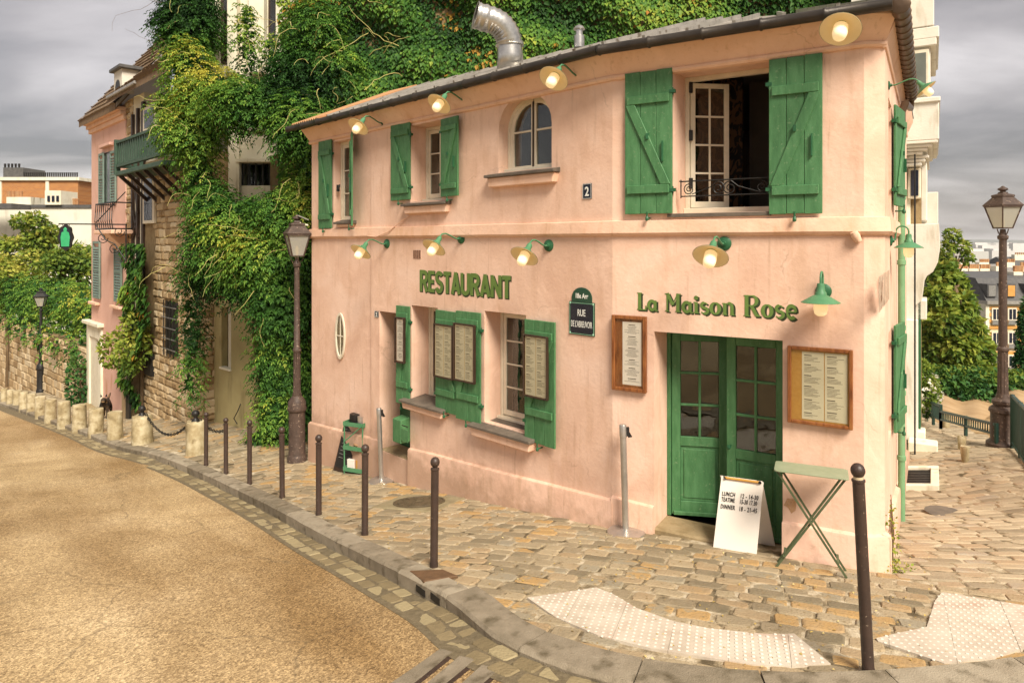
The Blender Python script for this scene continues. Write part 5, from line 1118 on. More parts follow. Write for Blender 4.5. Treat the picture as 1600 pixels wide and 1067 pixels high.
for x0, x1, yt, yb, lab in ((291, 320, 662, 713, 'thick stone bollard with iron ball holding the chain, beside the iron bollards'), (207, 237, 653, 697, 'thick stone bollard with iron ball at the far end of the chain')):
    p = onG((x0 + x1) / 2, yb - 4); r = (x1 - x0) / 2 / F * p.y; h = (yb - yt) / F * p.y; t = thing('chained_bollard', lab, 'stone bollard', tuple(p), 'chained stone bollards')
    MB().lathe([(r * 1.05, -.2), (r * 1.05, .05), (r, .3 * h), (r * .97, h - .04), (r * .88, h), (0, h + .01)], p, 16).build('stone', M['bollstone'], t, smooth=45, jit=.014)
    MB().lathe([(.09, h), (.07, h + .03), (.04, h + .06), (.04, h + .09), (.075, h + .13), (.08, h + .17), (.06, h + .21), (.02, h + .23), (0, h + .24)], p, 14).build('iron_ball', M['black'], t, smooth=50); tops.append(p + Vector((0, 0, h + .05)))
def chain(a, b, sag, lab, n):
    t = thing('chain', lab, 'chain', tuple(a)); d = (b - a).normalized(); pt_ = [a.lerp(b, s) - Vector((0, 0, sag * 4 * s * (1 - s))) for s in np.linspace(0, 1, n + 1)]; pm = None
    for i in range(n):
        p, q = pt_[i], pt_[i + 1]; c = (p + q) / 2; dr = (q - p); l = dr.length * .72; dr.normalize(); side = dr.cross(Vector((0, 0, 1))).normalized(); w = side if i % 2 else dr.cross(side)
        MB().tube([c + dr * l * math.cos(a_) + w * .025 * math.sin(a_) for a_ in np.linspace(0, 2 * math.pi, 11)], .009, 5, caps=False).build('link', M['black'], t)
chain(tops[0] + Vector((-.08, 0, -.02)), tops[1] + Vector((.08, 0, 0)), .40, 'sagging iron chain between the two thick stone bollards', 30)
p = onG(430, 690); chain(tops[0] + Vector((.08, 0, 0)), at(352, 672, 14.6), .12, 'short iron chain running from the stone bollard towards the wall', 16)
# ------------------------------------------------------------------ queue posts
def stanchion(lab, x, y, ytop, lean):
    p = onG(x, y); h = (y - ytop) / F * p.y; t = thing('queue_post', lab, 'queue post', tuple(p), 'steel queue posts by the wall'); t.rotation_euler = (0, math.radians(lean), 0)
    b = MB().lathe([(.21, -.01), (.213, .012), (.205, .025), (.06, .045), (.035, .06), (0, .06)], p, 28).build('base', M['steel'], t, smooth=40); MB().lathe([(.214, -.004), (.216, .0), (.214, .008)], p, 28).build('rubber_edge', M['black'], b)
    MB().lathe([(.037, .04), (.037, h - .12)], p, 18).build('pole', M['steel'], t, smooth=40); MB().lathe([(.041, h - .13), (.041, h), (.037, h + .008), (0, h + .01)], p, 18).build('head', M['steel'], t, smooth=40)
    MB().cb(p + Vector((.052, -.01, h - .07)), (.03, .03, .1)).add([p + Vector(v) for v in ((.04, -.01, h - .02), (.10, -.02, h - .13), (.10, .0, h - .13), (.04, .01, h - .02), (.055, -.01, h - .14), (.055, .01, h - .14))], [(0, 1, 2, 3), (0, 4, 1), (3, 2, 5), (1, 4, 5, 2)]).build('belt_clip', M['black'], t)
stanchion('steel queue post with a round base left of the double door', 978, 833, 664, -1.6); stanchion('steel queue post with a round base beside the green shelf cart', 596, 752, 638, -2)
# ------------------------------------------------------------------ white sandwich board
def px3(q, dd): return [at(x, y, d) for (x, y), d in zip(q, dd)]
pa, pb = onG(1114, 855), onG(1182, 866); dx_ = (pb - pa); wd = .0
bl, br = pa, pb; d0_, d1_ = pa.y + .30, pb.y + .26; tl = at(1127, 744, d0_ - .12); tr = br + (tl - bl) * .985; tr.x = (1193 - 800) / F * tr.y
t = thing('sandwich_board', 'white sandwich board with black opening hours by the green door', 'sandwich board', tuple((bl + br) / 2))
ux = (br - bl).normalized(); up_ = ((tl + tr) / 2 - (bl + br) / 2); nn = ux.cross(up_).normalized()
if nn.y > 0: nn = -nn
def slabq(a, b, c, d, th, nv): v = [p + nv * s_ for s_ in (0, -th) for p in (a, b, c, d)]; return v, [(0, 1, 2, 3), (4, 7, 6, 5), (0, 4, 5, 1), (1, 5, 6, 2), (2, 6, 7, 3), (3, 7, 4, 0)]
MB().add(*slabq(bl, br, tr, tl, .016, nn)).build('front_panel', M['wboard'], t, bevel=.003)
gb = onG(1223, 848); bk = Vector((gb.x, gb.y, gb.z)) - br; bk = Vector((bk.x, bk.y, 0)).normalized() * .46
zr_ = lambda p: Vector((p.x, p.y, G(p.x, p.y)))
MB().add(*slabq(zr_(bl + bk), zr_(br + bk), tr + Vector((0, .03, 0)), tl + Vector((0, .03, 0)), .016, -nn)).build('back_panel', M['wboard'], t, bevel=.003)
a, b = tl.lerp(tr, .1) + nn * .012 - up_ * .012, tl.lerp(tr, .9) + nn * .012 - up_ * .012; MB().tube([a, b], .013, 8).build('top_rail', mk('orange_wood', [(.5, .26, .05), (.6, .33, .08)], 8, .5, .05), t)
mb = MB(); 
for s_ in (.1, .9): mb.cb(tl.lerp(tr, s_) - up_ * .01, (.03, .05, .02))
mb.build('clamp', M['black'], t)
uz_ = up_.normalized()
def board_text(s_, fx, fy, h, ws=.9):
    c = bpy.data.curves.new('lettering', 'FONT'); c.body = s_; c.size = h / .72; c.extrude = .0006; c.offset = .0012; c.resolution_u = 2; c.space_character = 1.1; o = bpy.data.objects.new('x', c); me = bpy.data.meshes.new_from_object(o); bpy.data.objects.remove(o); me.name = 'lettering'
    Mx = Matrix(((ux.x, uz_.x, nn.x, 0), (ux.y, uz_.y, nn.y, 0), (ux.z, uz_.z, nn.z, 0), (0, 0, 0, 1))) @ Matrix.Scale(ws, 4, (1, 0, 0)); p = bl.lerp(br, fx).lerp(tl.lerp(tr, fx), fy) + nn * .006; Mx.translation = p - OFF[t.name]
    me.transform(Mx); me.materials.clear(); me.materials.append(M['black']); link('lettering', me, None, t, OFF[t.name])
for fy, a, b in ((.735, 'LUNCH', '12 - 14-30'), (.655, 'TEATIME', '15-30 17.30'), (.555, 'DINNER', '18 - 21-45')):
    board_text(a, .07, fy, .044, .54 if a == 'TEATIME' else .62); board_text(b, .50, fy, .046, .52 if a == 'TEATIME' else .62)
# ------------------------------------------------------------------ folding table
q = [(1209, 732), (1318, 750), (1331, 738), (1233, 727)]
f1, f2 = onG(1212, 874), onG(1305, 893); b1, b2 = onG(1236, 864), onG(1328, 887); zt_ = EZ - 356 * 6.5 / F
t = thing('folding_table', 'pale green folding metal table beside the doorway', 'table', tuple((f1 + b2) / 2)); 
def atz(x, y, z): d = (z - EZ) * F / (HZ - y); return at(x, y, d)
c1, c2 = atz(1209, 734, zt_), atz(1327, 749, zt_); ux = (c2 - c1); ux.z = 0; L_ = ux.length; ux.normalize(); vy = Vector((-ux.y, ux.x, 0)); D_ = .31
tp = [c1 + vy * 0, c1 + ux * L_, c1 + ux * L_ + vy * D_, c1 + vy * D_]
def rr(c, r=.04): # rounded corners
    o = []
    for i in range(4):
        p, a, b = c[i], (c[i - 1] - c[i]).normalized(), (c[(i + 1) % 4] - c[i]).normalized()
        for s_ in (0, .25, .5, .75, 1): w1, w2 = (1 - s_) ** 2, s_ ** 2; o.append(p + a * r * w1 + b * r * w2)
    return o
ro = rr(tp); k = len(ro); MB().add([p + Vector((0, 0, 0)) for p in ro] + [p - Vector((0, 0, .014)) for p in ro], [tuple(range(k)), tuple(range(k, 2 * k))[::-1]] + [(i, (i + 1) % k, k + (i + 1) % k, k + i) for i in range(k)]).build('tabletop', M['tgreen'], t, bevel=.003)
for s_, (yo) in ((0, .05), (1, D_ - .05)):
    e0, e1 = tp[0] + vy * yo + ux * .03 - Vector((0, 0, .025)), tp[0] + vy * yo + ux * (L_ - .03) - Vector((0, 0, .025)); off = vy * (.02 if s_ == 0 else -.02)
    g0 = tp[0] + vy * yo + ux * .02; g1 = tp[0] + vy * yo + ux * (L_ - .02); g0 = zr_(g0); g1 = zr_(g1)
    MB().beam(e0, g1 + Vector((0, 0, .0)), .020, .010, vy).build('leg', M['tleg'], t); MB().beam(e1 + off, g0 + off, .020, .010, vy).build('leg', M['tleg'], t)
def mid(s_, f): e = tp[0] + ux * (.03 if s_ else L_ - .03) - Vector((0, 0, .025)); g = zr_(tp[0] + ux * (L_ - .02 if s_ else .02)); return e.lerp(g, f)
for s_ in (0, 1):
    a = mid(s_, .88) + vy * .05; MB().beam(a, a + vy * (D_ - .1), .022, .010).build('stretcher', M['tleg'], t)
a = mid(0, .5) + vy * .05; MB().tube([a, a + vy * (D_ - .1)], .007, 6).build('pivot_rod', M['tleg'], t)
# ------------------------------------------------------------------ green shelf cart and the board leaning behind it
p0 = onG(545, 741); cx_ = Vector((p0.x + .13, p0.y + .12, 0)); zg = G(cx_.x, cx_.y); fr = Fr((cx_.x, cx_.y), (.92, -.39)); hh = (741 - 661) / F * p0.y
t = thing('shelf_cart', 'small green metal shelf cart against the pink wall', 'shelf cart', (cx_.x, cx_.y, zg)); w2 = .19; d2 = .13
for a in (-w2, w2):
    for b in (-d2, d2): MB().tube([fr.w(a, zg, b), fr.w(a, zg + hh, b)], .013, 6).build('leg', M['lgreen'], t)
for z in (.07, hh * .5, hh - .03):
    s_ = MB().box(fr, -w2 - .012, w2 + .012, zg + z - .012, zg + z, -d2 - .012, d2 + .012); s_.box(fr, -w2 - .014, w2 + .014, zg + z - .02, zg + z + .05, d2 + .012, d2 + .02).box(fr, -w2 - .02, -w2 - .012, zg + z - .02, zg + z + .05, -d2 - .01, d2 + .012).box(fr, w2 + .012, w2 + .02, zg + z - .02, zg + z + .05, -d2 - .01, d2 + .012); s_.build('shelf', M['lgreen'], t)
MB().tube([fr.w(-w2, zg + hh * .62, d2 + .02), fr.w(w2, zg + hh - .02, d2 + .02)], .010, 6).build('brace', M['lgreen'], t)
c = fr.w(-.05, zg + hh, 0); o = MB().lathe([(.10, 0), (.105, .02), (.10, .14), (.0, .14)], c, 14).build('tin', M['black'], None, smooth=40, org=c); tag(o, 'dark round tin on top of the green shelf cart', 'tin')
c = fr.w(.06, zg + hh, .02); mb = MB().prism(fr, [(.02, zg + hh), (.15, zg + hh), (.17, zg + hh + .36), (.05, zg + hh + .38)], -.02, .0); o = mb.build('menu_holder', M['wood'], None, bevel=.004, org=c); tag(o, 'upright brown wooden menu holder on the shelf cart', 'menu holder')
c = fr.w(.1, zg + hh, .06); o = MB().lathe([(.055, 0), (.058, .12), (.05, .12), (.048, .01), (0, .01)], c, 14).build('steel_cup', M['steel'], None, smooth=40, org=c); tag(o, 'steel cup beside the menu holder on the cart', 'cup')
for z, cl, lab in ((.07, 'paperw', 'pale carton on the bottom shelf of the cart'), (.07 + .0, 'cork', 'brown carton on the bottom shelf of the cart')):
    a = -.1 if cl == 'paperw' else .08; c = fr.w(a, zg + z, 0); o = MB().box(fr, a - .07, a + .07, zg + z, zg + z + .16, -.08, .08).box(fr, a - .072, a + .072, zg + z + .15, zg + z + .165, -.082, .082).build('carton', M[cl], None, bevel=.004, org=c); tag(o, lab, 'carton')
c = fr.w(.02, zg + hh * .5, 0); o = MB().lathe([(.0, 0), (.06, .0), (.09, .05), (.085, .07), (.0, .06)], c, 14).build('clay_bowl', M['clay'], None, smooth=40, org=c); tag(o, 'brown clay bowl on the middle shelf of the cart', 'bowl')
fb = Fr(fr.w(-.30, 0, -.06)[:2], (.80, -.6)); zg = G(*fb.w(0, 0)[:2]); t = thing('chalkboard', 'black framed chalkboard standing folded behind the shelf cart', 'chalkboard', tuple(fb.w(0, zg))); hb = (735 - 645) / F * p0.y
v = [fb.w(-.22, zg, .10), fb.w(.22, zg, .10), fb.w(.20, zg + hb, -.12), fb.w(-.12, zg + hb, -.12)]; nv = Vector((*fb.N, 0)); MB().add(*slabq(*v, .02, nv)).build('board', M['dwood'], t); w = [a + nv * .003 for a in (v[0].lerp(v[2], .07), v[1].lerp(v[3], .07), v[2].lerp(v[0], .07), v[3].lerp(v[1], .07))]; MB().add(*slabq(*w, .002, nv)).build('slate', M['black'], t)
mb = MB()
for k in range(9):
    f = .2 + k * .07; a = w[0].lerp(w[3], f).lerp(w[1].lerp(w[2], f), .12); b = w[0].lerp(w[3], f).lerp(w[1].lerp(w[2], f), random.uniform(.4, .85)); mb.beam(a + nv * .002, b + nv * .002, .002, .012, nv)
stuff(mb.build('chalk_lines', mk('chalk', [(.3, .3, .26), (.4, .4, .35)], 20, .9, 0), t))
# ------------------------------------------------------------------ dog
def dog():
    p = FA.w(FA.u(164, .6), 0, .6); p.z = G(p.x, p.y); s_ = .95; t = thing('dog', 'black and tan dog standing on the pavement by the white doorway', 'dog', tuple(p))
    P = {'pel': (0, .34, .50), 'mid': (0, .12, .49), 'ch': (0, -.10, .49), 'nk': (.01, -.22, .60), 'hd': (.02, -.30, .69), 'mz': (.03, -.42, .66), 'ns': (.03, -.47, .65)}
    names = list(P); V = [P[k] for k in names]; R_ = [.12, .13, .15, .09, .095, .05, .035]; Ed = [(0, 1), (1, 2), (2, 3), (3, 4), (4, 5), (5, 6)]
    def limb(root, pts, rs):
        last = root
        for q, r in zip(pts, rs): V.append(q); R_.append(r); Ed.append((last, len(V) - 1)); last = len(V) - 1
    for sd_ in (-1, 1):
        limb(2, [(sd_ * .09, -.12, .38), (sd_ * .095, -.11, .22), (sd_ * .095, -.13, .04), (sd_ * .095, -.18, .02)], [.065, .042, .034, .035])
        limb(0, [(sd_ * .09, .30, .36), (sd_ * .10, .40, .20), (sd_ * .10, .38, .04), (sd_ * .10, .33, .02)], [.08, .045, .034, .035])
    limb(0, [(0, .46, .54), (.02, .56, .62), (.05, .60, .72)], [.045, .035, .02])
    me = bpy.data.meshes.new('body'); me.from_pydata([tuple(Vector(v) * s_) for v in V], Ed, []); o = bpy.data.objects.new('body', me); COL.objects.link(o); sk = o.modifiers.new('s', 'SKIN')
    for i, r in enumerate(R_): me.skin_vertices[0].data[i].radius = (r * s_, r * s_)
    me.skin_vertices[0].data[0].use_root = True; ss = o.modifiers.new('u', 'SUBSURF'); ss.levels = 2; ss.render_levels = 2
    dg = bpy.context.evaluated_depsgraph_get(); m2 = bpy.data.meshes.new_from_object(o.evaluated_get(dg)); o.modifiers.clear(); o.data = m2; m2.polygons.foreach_set('use_smooth', [True] * len(m2.polygons))
    fur = mk('black_and_tan_fur', [(.42, (.016, .013, .010)), (.55, (.05, .035, .022)), (.66, (.26, .15, .06))], 5, .8, .3, 60); m2.materials.clear(); m2.materials.append(fur); o.parent = t; OFF[o.name] = Vector(p); 
    tan = mk('tan_fur', [(.28, .16, .07), (.36, .22, .10)], 9, .8, .2)
    for sd_ in (-1, 1):
        c = p + Vector((.02 + sd_ * .065, -.28, .76)) * s_; MB().add([c + Vector((-.035, 0, 0)), c + Vector((.035, 0, 0)), c + Vector((sd_ * .02, .0, .10)), c + Vector((0, .04, 0))], [(0, 1, 2), (1, 3, 2), (3, 0, 2), (0, 3, 1)]).build('ear', M['black'], t)
        MB().lathe([(0, -.012), (.012, 0), (0, .012)], p + Vector((.02 + sd_ * .04, -.375, .71)) * s_, 8).build('eye', M['black'], t)
    MB().lathe([(0, -.02), (.045, 0), (.03, .02), (0, .03)], p + Vector((.03, -.445, .635)) * s_, 10).build('muzzle', tan, t, smooth=60); MB().lathe([(0, -.012), (.02, 0), (0, .015)], p + Vector((.03, -.485, .662)) * s_, 8).build('nose', M['black'], t)
    t.rotation_euler.z = .35
dog()
# ------------------------------------------------------------------ foliage engine
def leaves(name, pos, tip, nor, ln, wd, tint, mat, parent=None, fold=.25):
    n = len(pos); tip = tip / (np.linalg.norm(tip, axis=1)[:, None] + 1e-9); r = np.cross(tip, nor); r /= (np.linalg.norm(r, axis=1)[:, None] + 1e-9); up = np.cross(r, tip)
    ln = np.broadcast_to(ln, n)[:, None]; wd = np.broadcast_to(wd, n)[:, None]
    V = np.stack([pos, pos + tip * ln * .42 + r * wd * .5 + up * wd * fold, pos + tip * ln - up * ln * .12, pos + tip * ln * .42 - r * wd * .5 + up * wd * fold], 1).reshape(-1, 3)
    i = np.arange(n)[:, None] * 4; Fc = np.concatenate([i + [0, 1, 2], i + [0, 2, 3]], 1).reshape(-1, 3)
    off = np.array(OFF[parent.name]) if parent else np.zeros(3)
    me = bpy.data.meshes.new(name); me.vertices.add(len(V)); me.vertices.foreach_set('co', (V - off).ravel()); me.loops.add(Fc.size); me.loops.foreach_set('vertex_index', Fc.ravel())
    me.polygons.add(len(Fc)); me.polygons.foreach_set('loop_start', np.arange(len(Fc)) * 3); me.polygons.foreach_set('loop_total', np.full(len(Fc), 3)); me.update(calc_edges=True)
    a = me.attributes.new('tint', 'FLOAT', 'POINT'); a.data.foreach_set('value', np.repeat(np.clip(tint, 0, 1), 4))
    me.materials.append(mat); o = link(name, me, None, parent, Vector(off)); return stuff(o)
def unit(v): return v / (np.linalg.norm(v, axis=1)[:, None] + 1e-9)
_ns = rng.normal(size=(24, 3)) ; _np_ = rng.random(24) * 6.28
def lump(p, sc):
    """smooth pseudo-noise in -1..1"""
    s = np.zeros(len(p))
    for k in range(24): s += np.sin((p * _ns[k]).sum(1) * sc * (1 + k / 14) + _np_[k])
    return s / 7
def blob_points(blobs, n):
    """points in the outer shell of overlapping ellipsoids (c, r)"""
    c = np.array([b[0] for b in blobs]); r = np.array([b[1] for b in blobs]); a = (r[:, 0] * r[:, 2] + r[:, 0] * r[:, 1] + r[:, 1] * r[:, 2]); k = rng.choice(len(blobs), n, p=a / a.sum())
    d = unit(rng.normal(size=(n, 3))); rad = 1 - np.abs(rng.normal(0, .22, n)); rad = np.clip(rad, .1, 1.05); p = c[k] + d * r[k] * rad[:, None]; return p, d
def fronds(name, p, d, mat, parent, rach=.30, pairs=4, lf=.085, droop=.7, tint0=.45, tvar=.22):
    """pinnate leaves: rachis arching out and down with paired leaflets"""
    n = len(p); az = unit(d * [1, 1, .35] + rng.normal(0, .45, (n, 3))); L_ = rach * rng.uniform(.6, 1.25, n)
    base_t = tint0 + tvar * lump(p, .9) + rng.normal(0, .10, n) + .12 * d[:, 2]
    side = np.cross(az, [0, 0, 1.]); side = unit(side + 1e-6); P, T, Nn, Ti, S_ = [], [], [], [], []
    for j in range(pairs):
        t = (j + .7) / pairs; q = p + az * (L_ * t)[:, None]; q[:, 2] -= L_ * droop * t * t * .8
        dr = az.copy(); dr[:, 2] -= droop * 1.3 * t
        for s_ in (-1, 1):
            tp = unit(dr * .55 + side * s_ * .85 + rng.normal(0, .12, (n, 3)) - np.array([0, 0, .22])); P.append(q); T.append(tp); Nn.append(unit(np.array([0, 0, 1.]) + rng.normal(0, .3, (n, 3)) + d * .5)); Ti.append(base_t + rng.normal(0, .04, n)); S_.append(lf * (1 - .35 * abs(t - .5)) * rng.uniform(.8, 1.2, n))
    q = p + az * L_[:, None]; q[:, 2] -= L_ * droop * .8; dr = az.copy(); dr[:, 2] -= droop * 1.4; P.append(q); T.append(unit(dr)); Nn.append(unit(np.array([0, 0, 1.]) + d * .5)); Ti.append(base_t + .05); S_.append(np.full(n, lf))
    S_ = np.concatenate(S_); return leaves(name, np.concatenate(P), np.concatenate(T), np.concatenate(Nn), S_, S_ * .42, np.concatenate(Ti), mat, parent)
def bushleaves(name, blobs, n, size, mat, parent, tint0=.45, tvar=.25, hang=.3):
    p, d = blob_points(blobs, n); tip = unit(d + rng.normal(0, .7, (n, 3)) - [0, 0, hang]); nor = unit(d + rng.normal(0, .5, (n, 3)) + [0, 0, .5]); s = size * rng.uniform(.65, 1.35, n)
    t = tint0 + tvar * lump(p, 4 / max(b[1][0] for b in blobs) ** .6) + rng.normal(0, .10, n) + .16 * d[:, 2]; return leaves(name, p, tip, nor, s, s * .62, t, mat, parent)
def wallivy(name, fr, u0, u1, z0, z1, n, size, mat, parent, depth=.25, tint0=.4, keep=None, n0=.0, tz=0.):
    u = rng.uniform(u0, u1, n); z = rng.uniform(z0, z1, n); q = np.stack([u, z * 1.0, np.zeros(n)], 1); l = lump(q, 1.3); dpt = n0 + .04 + depth * (l * .5 + .5) + rng.uniform(-.05, .05, n)
    if keep is not None: k = keep(u, z); u, z, dpt, l = u[k], z[k], dpt[k], l[k]; n = len(u)
    N3 = np.array([fr.N[0], fr.N[1], 0]); U3 = np.array([fr.U[0], fr.U[1], 0]); p = np.stack([fr.P[0] + fr.U[0] * u + fr.N[0] * dpt, fr.P[1] + fr.U[1] * u + fr.N[1] * dpt, z], 1)
    tip = unit(np.array([0, 0, -1.]) + U3 * rng.normal(0, .45, n)[:, None] + N3 * rng.uniform(.45, 1.2, n)[:, None]); nor = unit(N3 + rng.normal(0, .28, (n, 3)) + [0, 0, .45]); s = size * rng.uniform(.5, 1.5, n)
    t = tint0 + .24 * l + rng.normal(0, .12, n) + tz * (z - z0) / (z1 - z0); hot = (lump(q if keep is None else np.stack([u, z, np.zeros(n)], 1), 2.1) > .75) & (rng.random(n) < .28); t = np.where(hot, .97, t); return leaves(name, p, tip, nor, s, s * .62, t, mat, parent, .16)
def vine(name, starts, parent, mat, r=.008, seg=9, sag=.6, l=.9, n3=(0, -1, 0)):
    for s_ in starts:
        p = Vector(s_); d = Vector((random.gauss(0, .7), random.gauss(-.45, .3), random.gauss(.15, .4))).normalized(); pts = [p.copy()]; L_ = l * random.uniform(.5, 1.4)
        for k in range(seg): d = (d + Vector((random.gauss(0, .28), random.gauss(0, .15), random.gauss(-sag / seg * 1.3, .22)))).normalized(); p = p + d * L_ / seg; pts.append(p.copy())
        MB().tube(pts, [r * (1 - .6 * i / seg) for i in range(seg + 1)], 5).build(name, mat, parent, smooth=60)
def bl(x, y, d, rx, ry, dz=None):
    """ellipsoid by photo centre, half sizes in photo pixels, distance"""
    s = d / F; return (tuple(at(x, y, d)), (rx * s, (dz if dz else min(rx, ry) * s * .9), ry * s))
# ------------------------------------------------------------------ ivy clad tall building behind the restaurant
ib = thing('ivy_building', 'tall building clad in ivy rising behind the pink house', 'building', tuple(at(700, 560, 15.5)))
IP, IQ = at(470, 378, 15.2), at(1440, 378, 13.6); FI = Fr(IP[:2], (IQ - IP)[:2]); LI = float(np.linalg.norm(np.array(IQ[:2]) - np.array(IP[:2])))
zb_ = -4
MB().box(FI, -.1, LI + .0, zb_, EZ + 9.5, -6, -.0).build('wall', M['mortar'], ib)
MB().box(FI, LI - .62, LI - .25, EZ - 2, EZ + 9, -.01, .10).build('corner_pier', M['cream'], ib)
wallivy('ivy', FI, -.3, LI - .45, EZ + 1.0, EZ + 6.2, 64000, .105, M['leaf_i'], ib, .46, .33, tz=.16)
vine('stem', [FI.w(random.uniform(.2, 2.6), EZ + random.uniform(3.4, 5.2), .45) for _ in range(12)], ib, M['stemy'], .010, l=1.2)
# left wing with pale pilasters over the terrace
wg = thing('terrace_building', 'pale building with tall pilasters and a shaded terrace under wisteria', 'building', tuple(at(420, 690, 16.5)))
FW = Fr(at(318, 378, 17.2)[:2], (.999, -.045)); X = lambda px, n=0: FW.u(px, n); Zf = lambda py, px=380, n=0: FW.z(px, py, n)
MB().box(FW, X(322), X(500), Zf(150), EZ + 9, -4, 0).build('wall', M['cream'], wg)
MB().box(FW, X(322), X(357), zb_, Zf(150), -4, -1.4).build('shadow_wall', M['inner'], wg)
MB().box(FW, X(357), X(500), Zf(206), Zf(150), -3, .02).build('lintel', M['cream'], wg, bevel=.02)
MB().box(FW, X(357), X(374), zb_, Zf(206), -3, .01).build('pier', M['cream'], wg)
mb = MB().box(FW, X(374), X(500), Zf(254), Zf(206), -.30, -.06).box(FW, X(430), X(500), zb_, Zf(254), -.3, -.06).box(FW, X(374), X(430), zb_, Zf(290), -.3, -.06); mb.build('terrace_wall', M['cream'], wg)
MB().box(FW, X(370), X(430), Zf(254), Zf(248), -.06, .05).build('hood', M['cream'], wg, bevel=.01)
mb = MB(); 
for k in range(6): x = X(375) + (X(429) - X(375)) * k / 5; mb.box(FW, x - .02, x + .02, Zf(290), Zf(255), -.16, -.12)
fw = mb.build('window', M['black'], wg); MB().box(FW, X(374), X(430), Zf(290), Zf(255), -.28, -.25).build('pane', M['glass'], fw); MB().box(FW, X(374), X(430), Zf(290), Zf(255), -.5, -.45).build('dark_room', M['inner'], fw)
for x0, x1 in ((333, 346), (361, 376), (394, 418), (436, 452)):
    MB().box(FW, X(x0), X(x1), Zf(118), EZ + 9, .0, .24).build('pilaster', M['cream'], wg, bevel=.02)
for x0, x1 in ((346, 361), (420, 434)):
    w = MB().box(FW, X(x0), X(x1), Zf(100), EZ + 8, .004, .03).build('window', M['dwood'], wg); MB().box(FW, X(x0 + 3), X(x1 - 3), Zf(96), EZ + 8, .032, .036).build('pane', M['glass'], w)
# khaki street wall with its dark narrow window
kb = thing('khaki_house', 'low khaki rendered house front with a dark narrow window', 'building', tuple(onG(353, 660)))
KP_, KQ_ = onG(318, 655), onG(392, 672); FK = Fr(KP_[:2], (KQ_ - KP_)[:2]); x = lambda px: FK.u(px); z = lambda py: FK.z(355, py)
b = MB(); zt = z(470); b.box(FK, x(318), x(346), z(720), zt, -2, 0).box(FK, x(346), x(361), z(720), z(576), -2, 0).box(FK, x(361), x(400), z(720), zt, -2, 0).box(FK, x(346), x(361), z(480), zt, -2, 0); b.build('wall', M['khaki'], kb)
w = MB().box(FK, x(346), x(361), z(576), z(480), -.20, -.16).build('window', M['dwood'], kb); MB().box(FK, x(347.5), x(359.5), z(574), z(482), -.158, -.154).build('pane', M['glass'], w); MB().box(FK, x(346) - .02, x(361) + .02, z(578), z(575), -.1, .05).build('sill', M['cream'], kb)
MB().box(FK, x(400), x(520), z(760), z(250), -2.2, -.35).build('side_wall', M['mortar'], kb)
MB().tube([FK.w(x(378), z(622), .03), FK.w(x(378), z(632), .1), FK.w(x(373), z(645), .12), FK.w(x(377), z(652), .1)], .012, 5).build('hook', M['black'], kb)
# wisteria over terrace and wall: overlapping clumps
ws = thing('wisteria', 'huge green wisteria spilling over terrace and wall left of the pink house', 'climbing plant', tuple(onG(425, 695)))
WB = [bl(298, 35, 16, 38, 70), bl(296, 120, 15.5, 30, 60), bl(340, 152, 15.2, 62, 44), bl(296, 205, 15.4, 26, 42), bl(400, 160, 14.6, 80, 38), bl(466, 130, 14.5, 38, 60), bl(470, 190, 14.2, 48, 50), bl(300, 205, 15.3, 48, 40), bl(492, 55, 14.8, 42, 60), bl(386, 60, 15.6, 10, 60), bl(426, 95, 15.2, 8, 50), bl(520, 120, 14.9, 50, 60), bl(298, 15, 16.2, 34, 40),
      bl(314, 282, 15.4, 20, 48), bl(332, 320, 15.0, 28, 40), bl(372, 342, 14.6, 58, 34), bl(440, 335, 14.3, 48, 40), bl(324, 365, 15.4, 22, 46), bl(350, 390, 15.0, 54, 42), bl(420, 395, 14.5, 60, 50), bl(470, 350, 14.2, 24, 80), bl(312, 430, 15.4, 26, 36), bl(382, 440, 15.0, 42, 28), bl(440, 470, 14.5, 45, 60), bl(300, 510, 15.8, 9, 60), bl(298, 585, 16.0, 7, 45),
      bl(440, 560, 14.7, 34, 60), bl(438, 640, 14.6, 28, 42), bl(470, 620, 14.8, 24, 70), bl(412, 685, 14.6, 24, 10), bl(482, 250, 14.2, 14, 55), bl(266, 40, 16, 18, 34), bl(258, 165, 15.6, 14, 20)]
p, d = blob_points(WB, 15500)
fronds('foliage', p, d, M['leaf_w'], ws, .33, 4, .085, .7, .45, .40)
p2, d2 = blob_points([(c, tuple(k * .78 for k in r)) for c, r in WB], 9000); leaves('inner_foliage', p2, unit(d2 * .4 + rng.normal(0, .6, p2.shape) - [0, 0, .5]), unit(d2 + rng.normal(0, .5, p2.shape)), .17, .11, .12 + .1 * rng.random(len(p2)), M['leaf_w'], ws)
BD = WB[18:30]; p3_, d3_ = blob_points([b for b in WB if b[0][2] < EZ - .6 and b[0][0] > -6.5], 4200); leaves('ivy_leaves', p3_, unit(d3_ * .5 + rng.normal(0, .4, p3_.shape) - [0, 0, .9]), unit(d3_ + rng.normal(0, .4, p3_.shape) + [0, -.6, .3]), .14, .10, .25 + .14 * rng.random(len(p3_)), M['leaf_i'], ws)
vine('shoot', [np.array(c) + np.array([random.gauss(0, .6) * r[0], -r[1] * .95, random.gauss(.2, .5) * r[2]]) for c, r in random.choices(WB[:24], k=80)], ws, M['stemy'], .007, l=.85, sag=1.1)
vine('twig', [np.array(c) + np.array([-r[0] * .8, 0, r[2] * .5]) for c, r in WB[:2] for _ in range(3)], ws, M['bark'], .005, l=1.3, sag=.2)
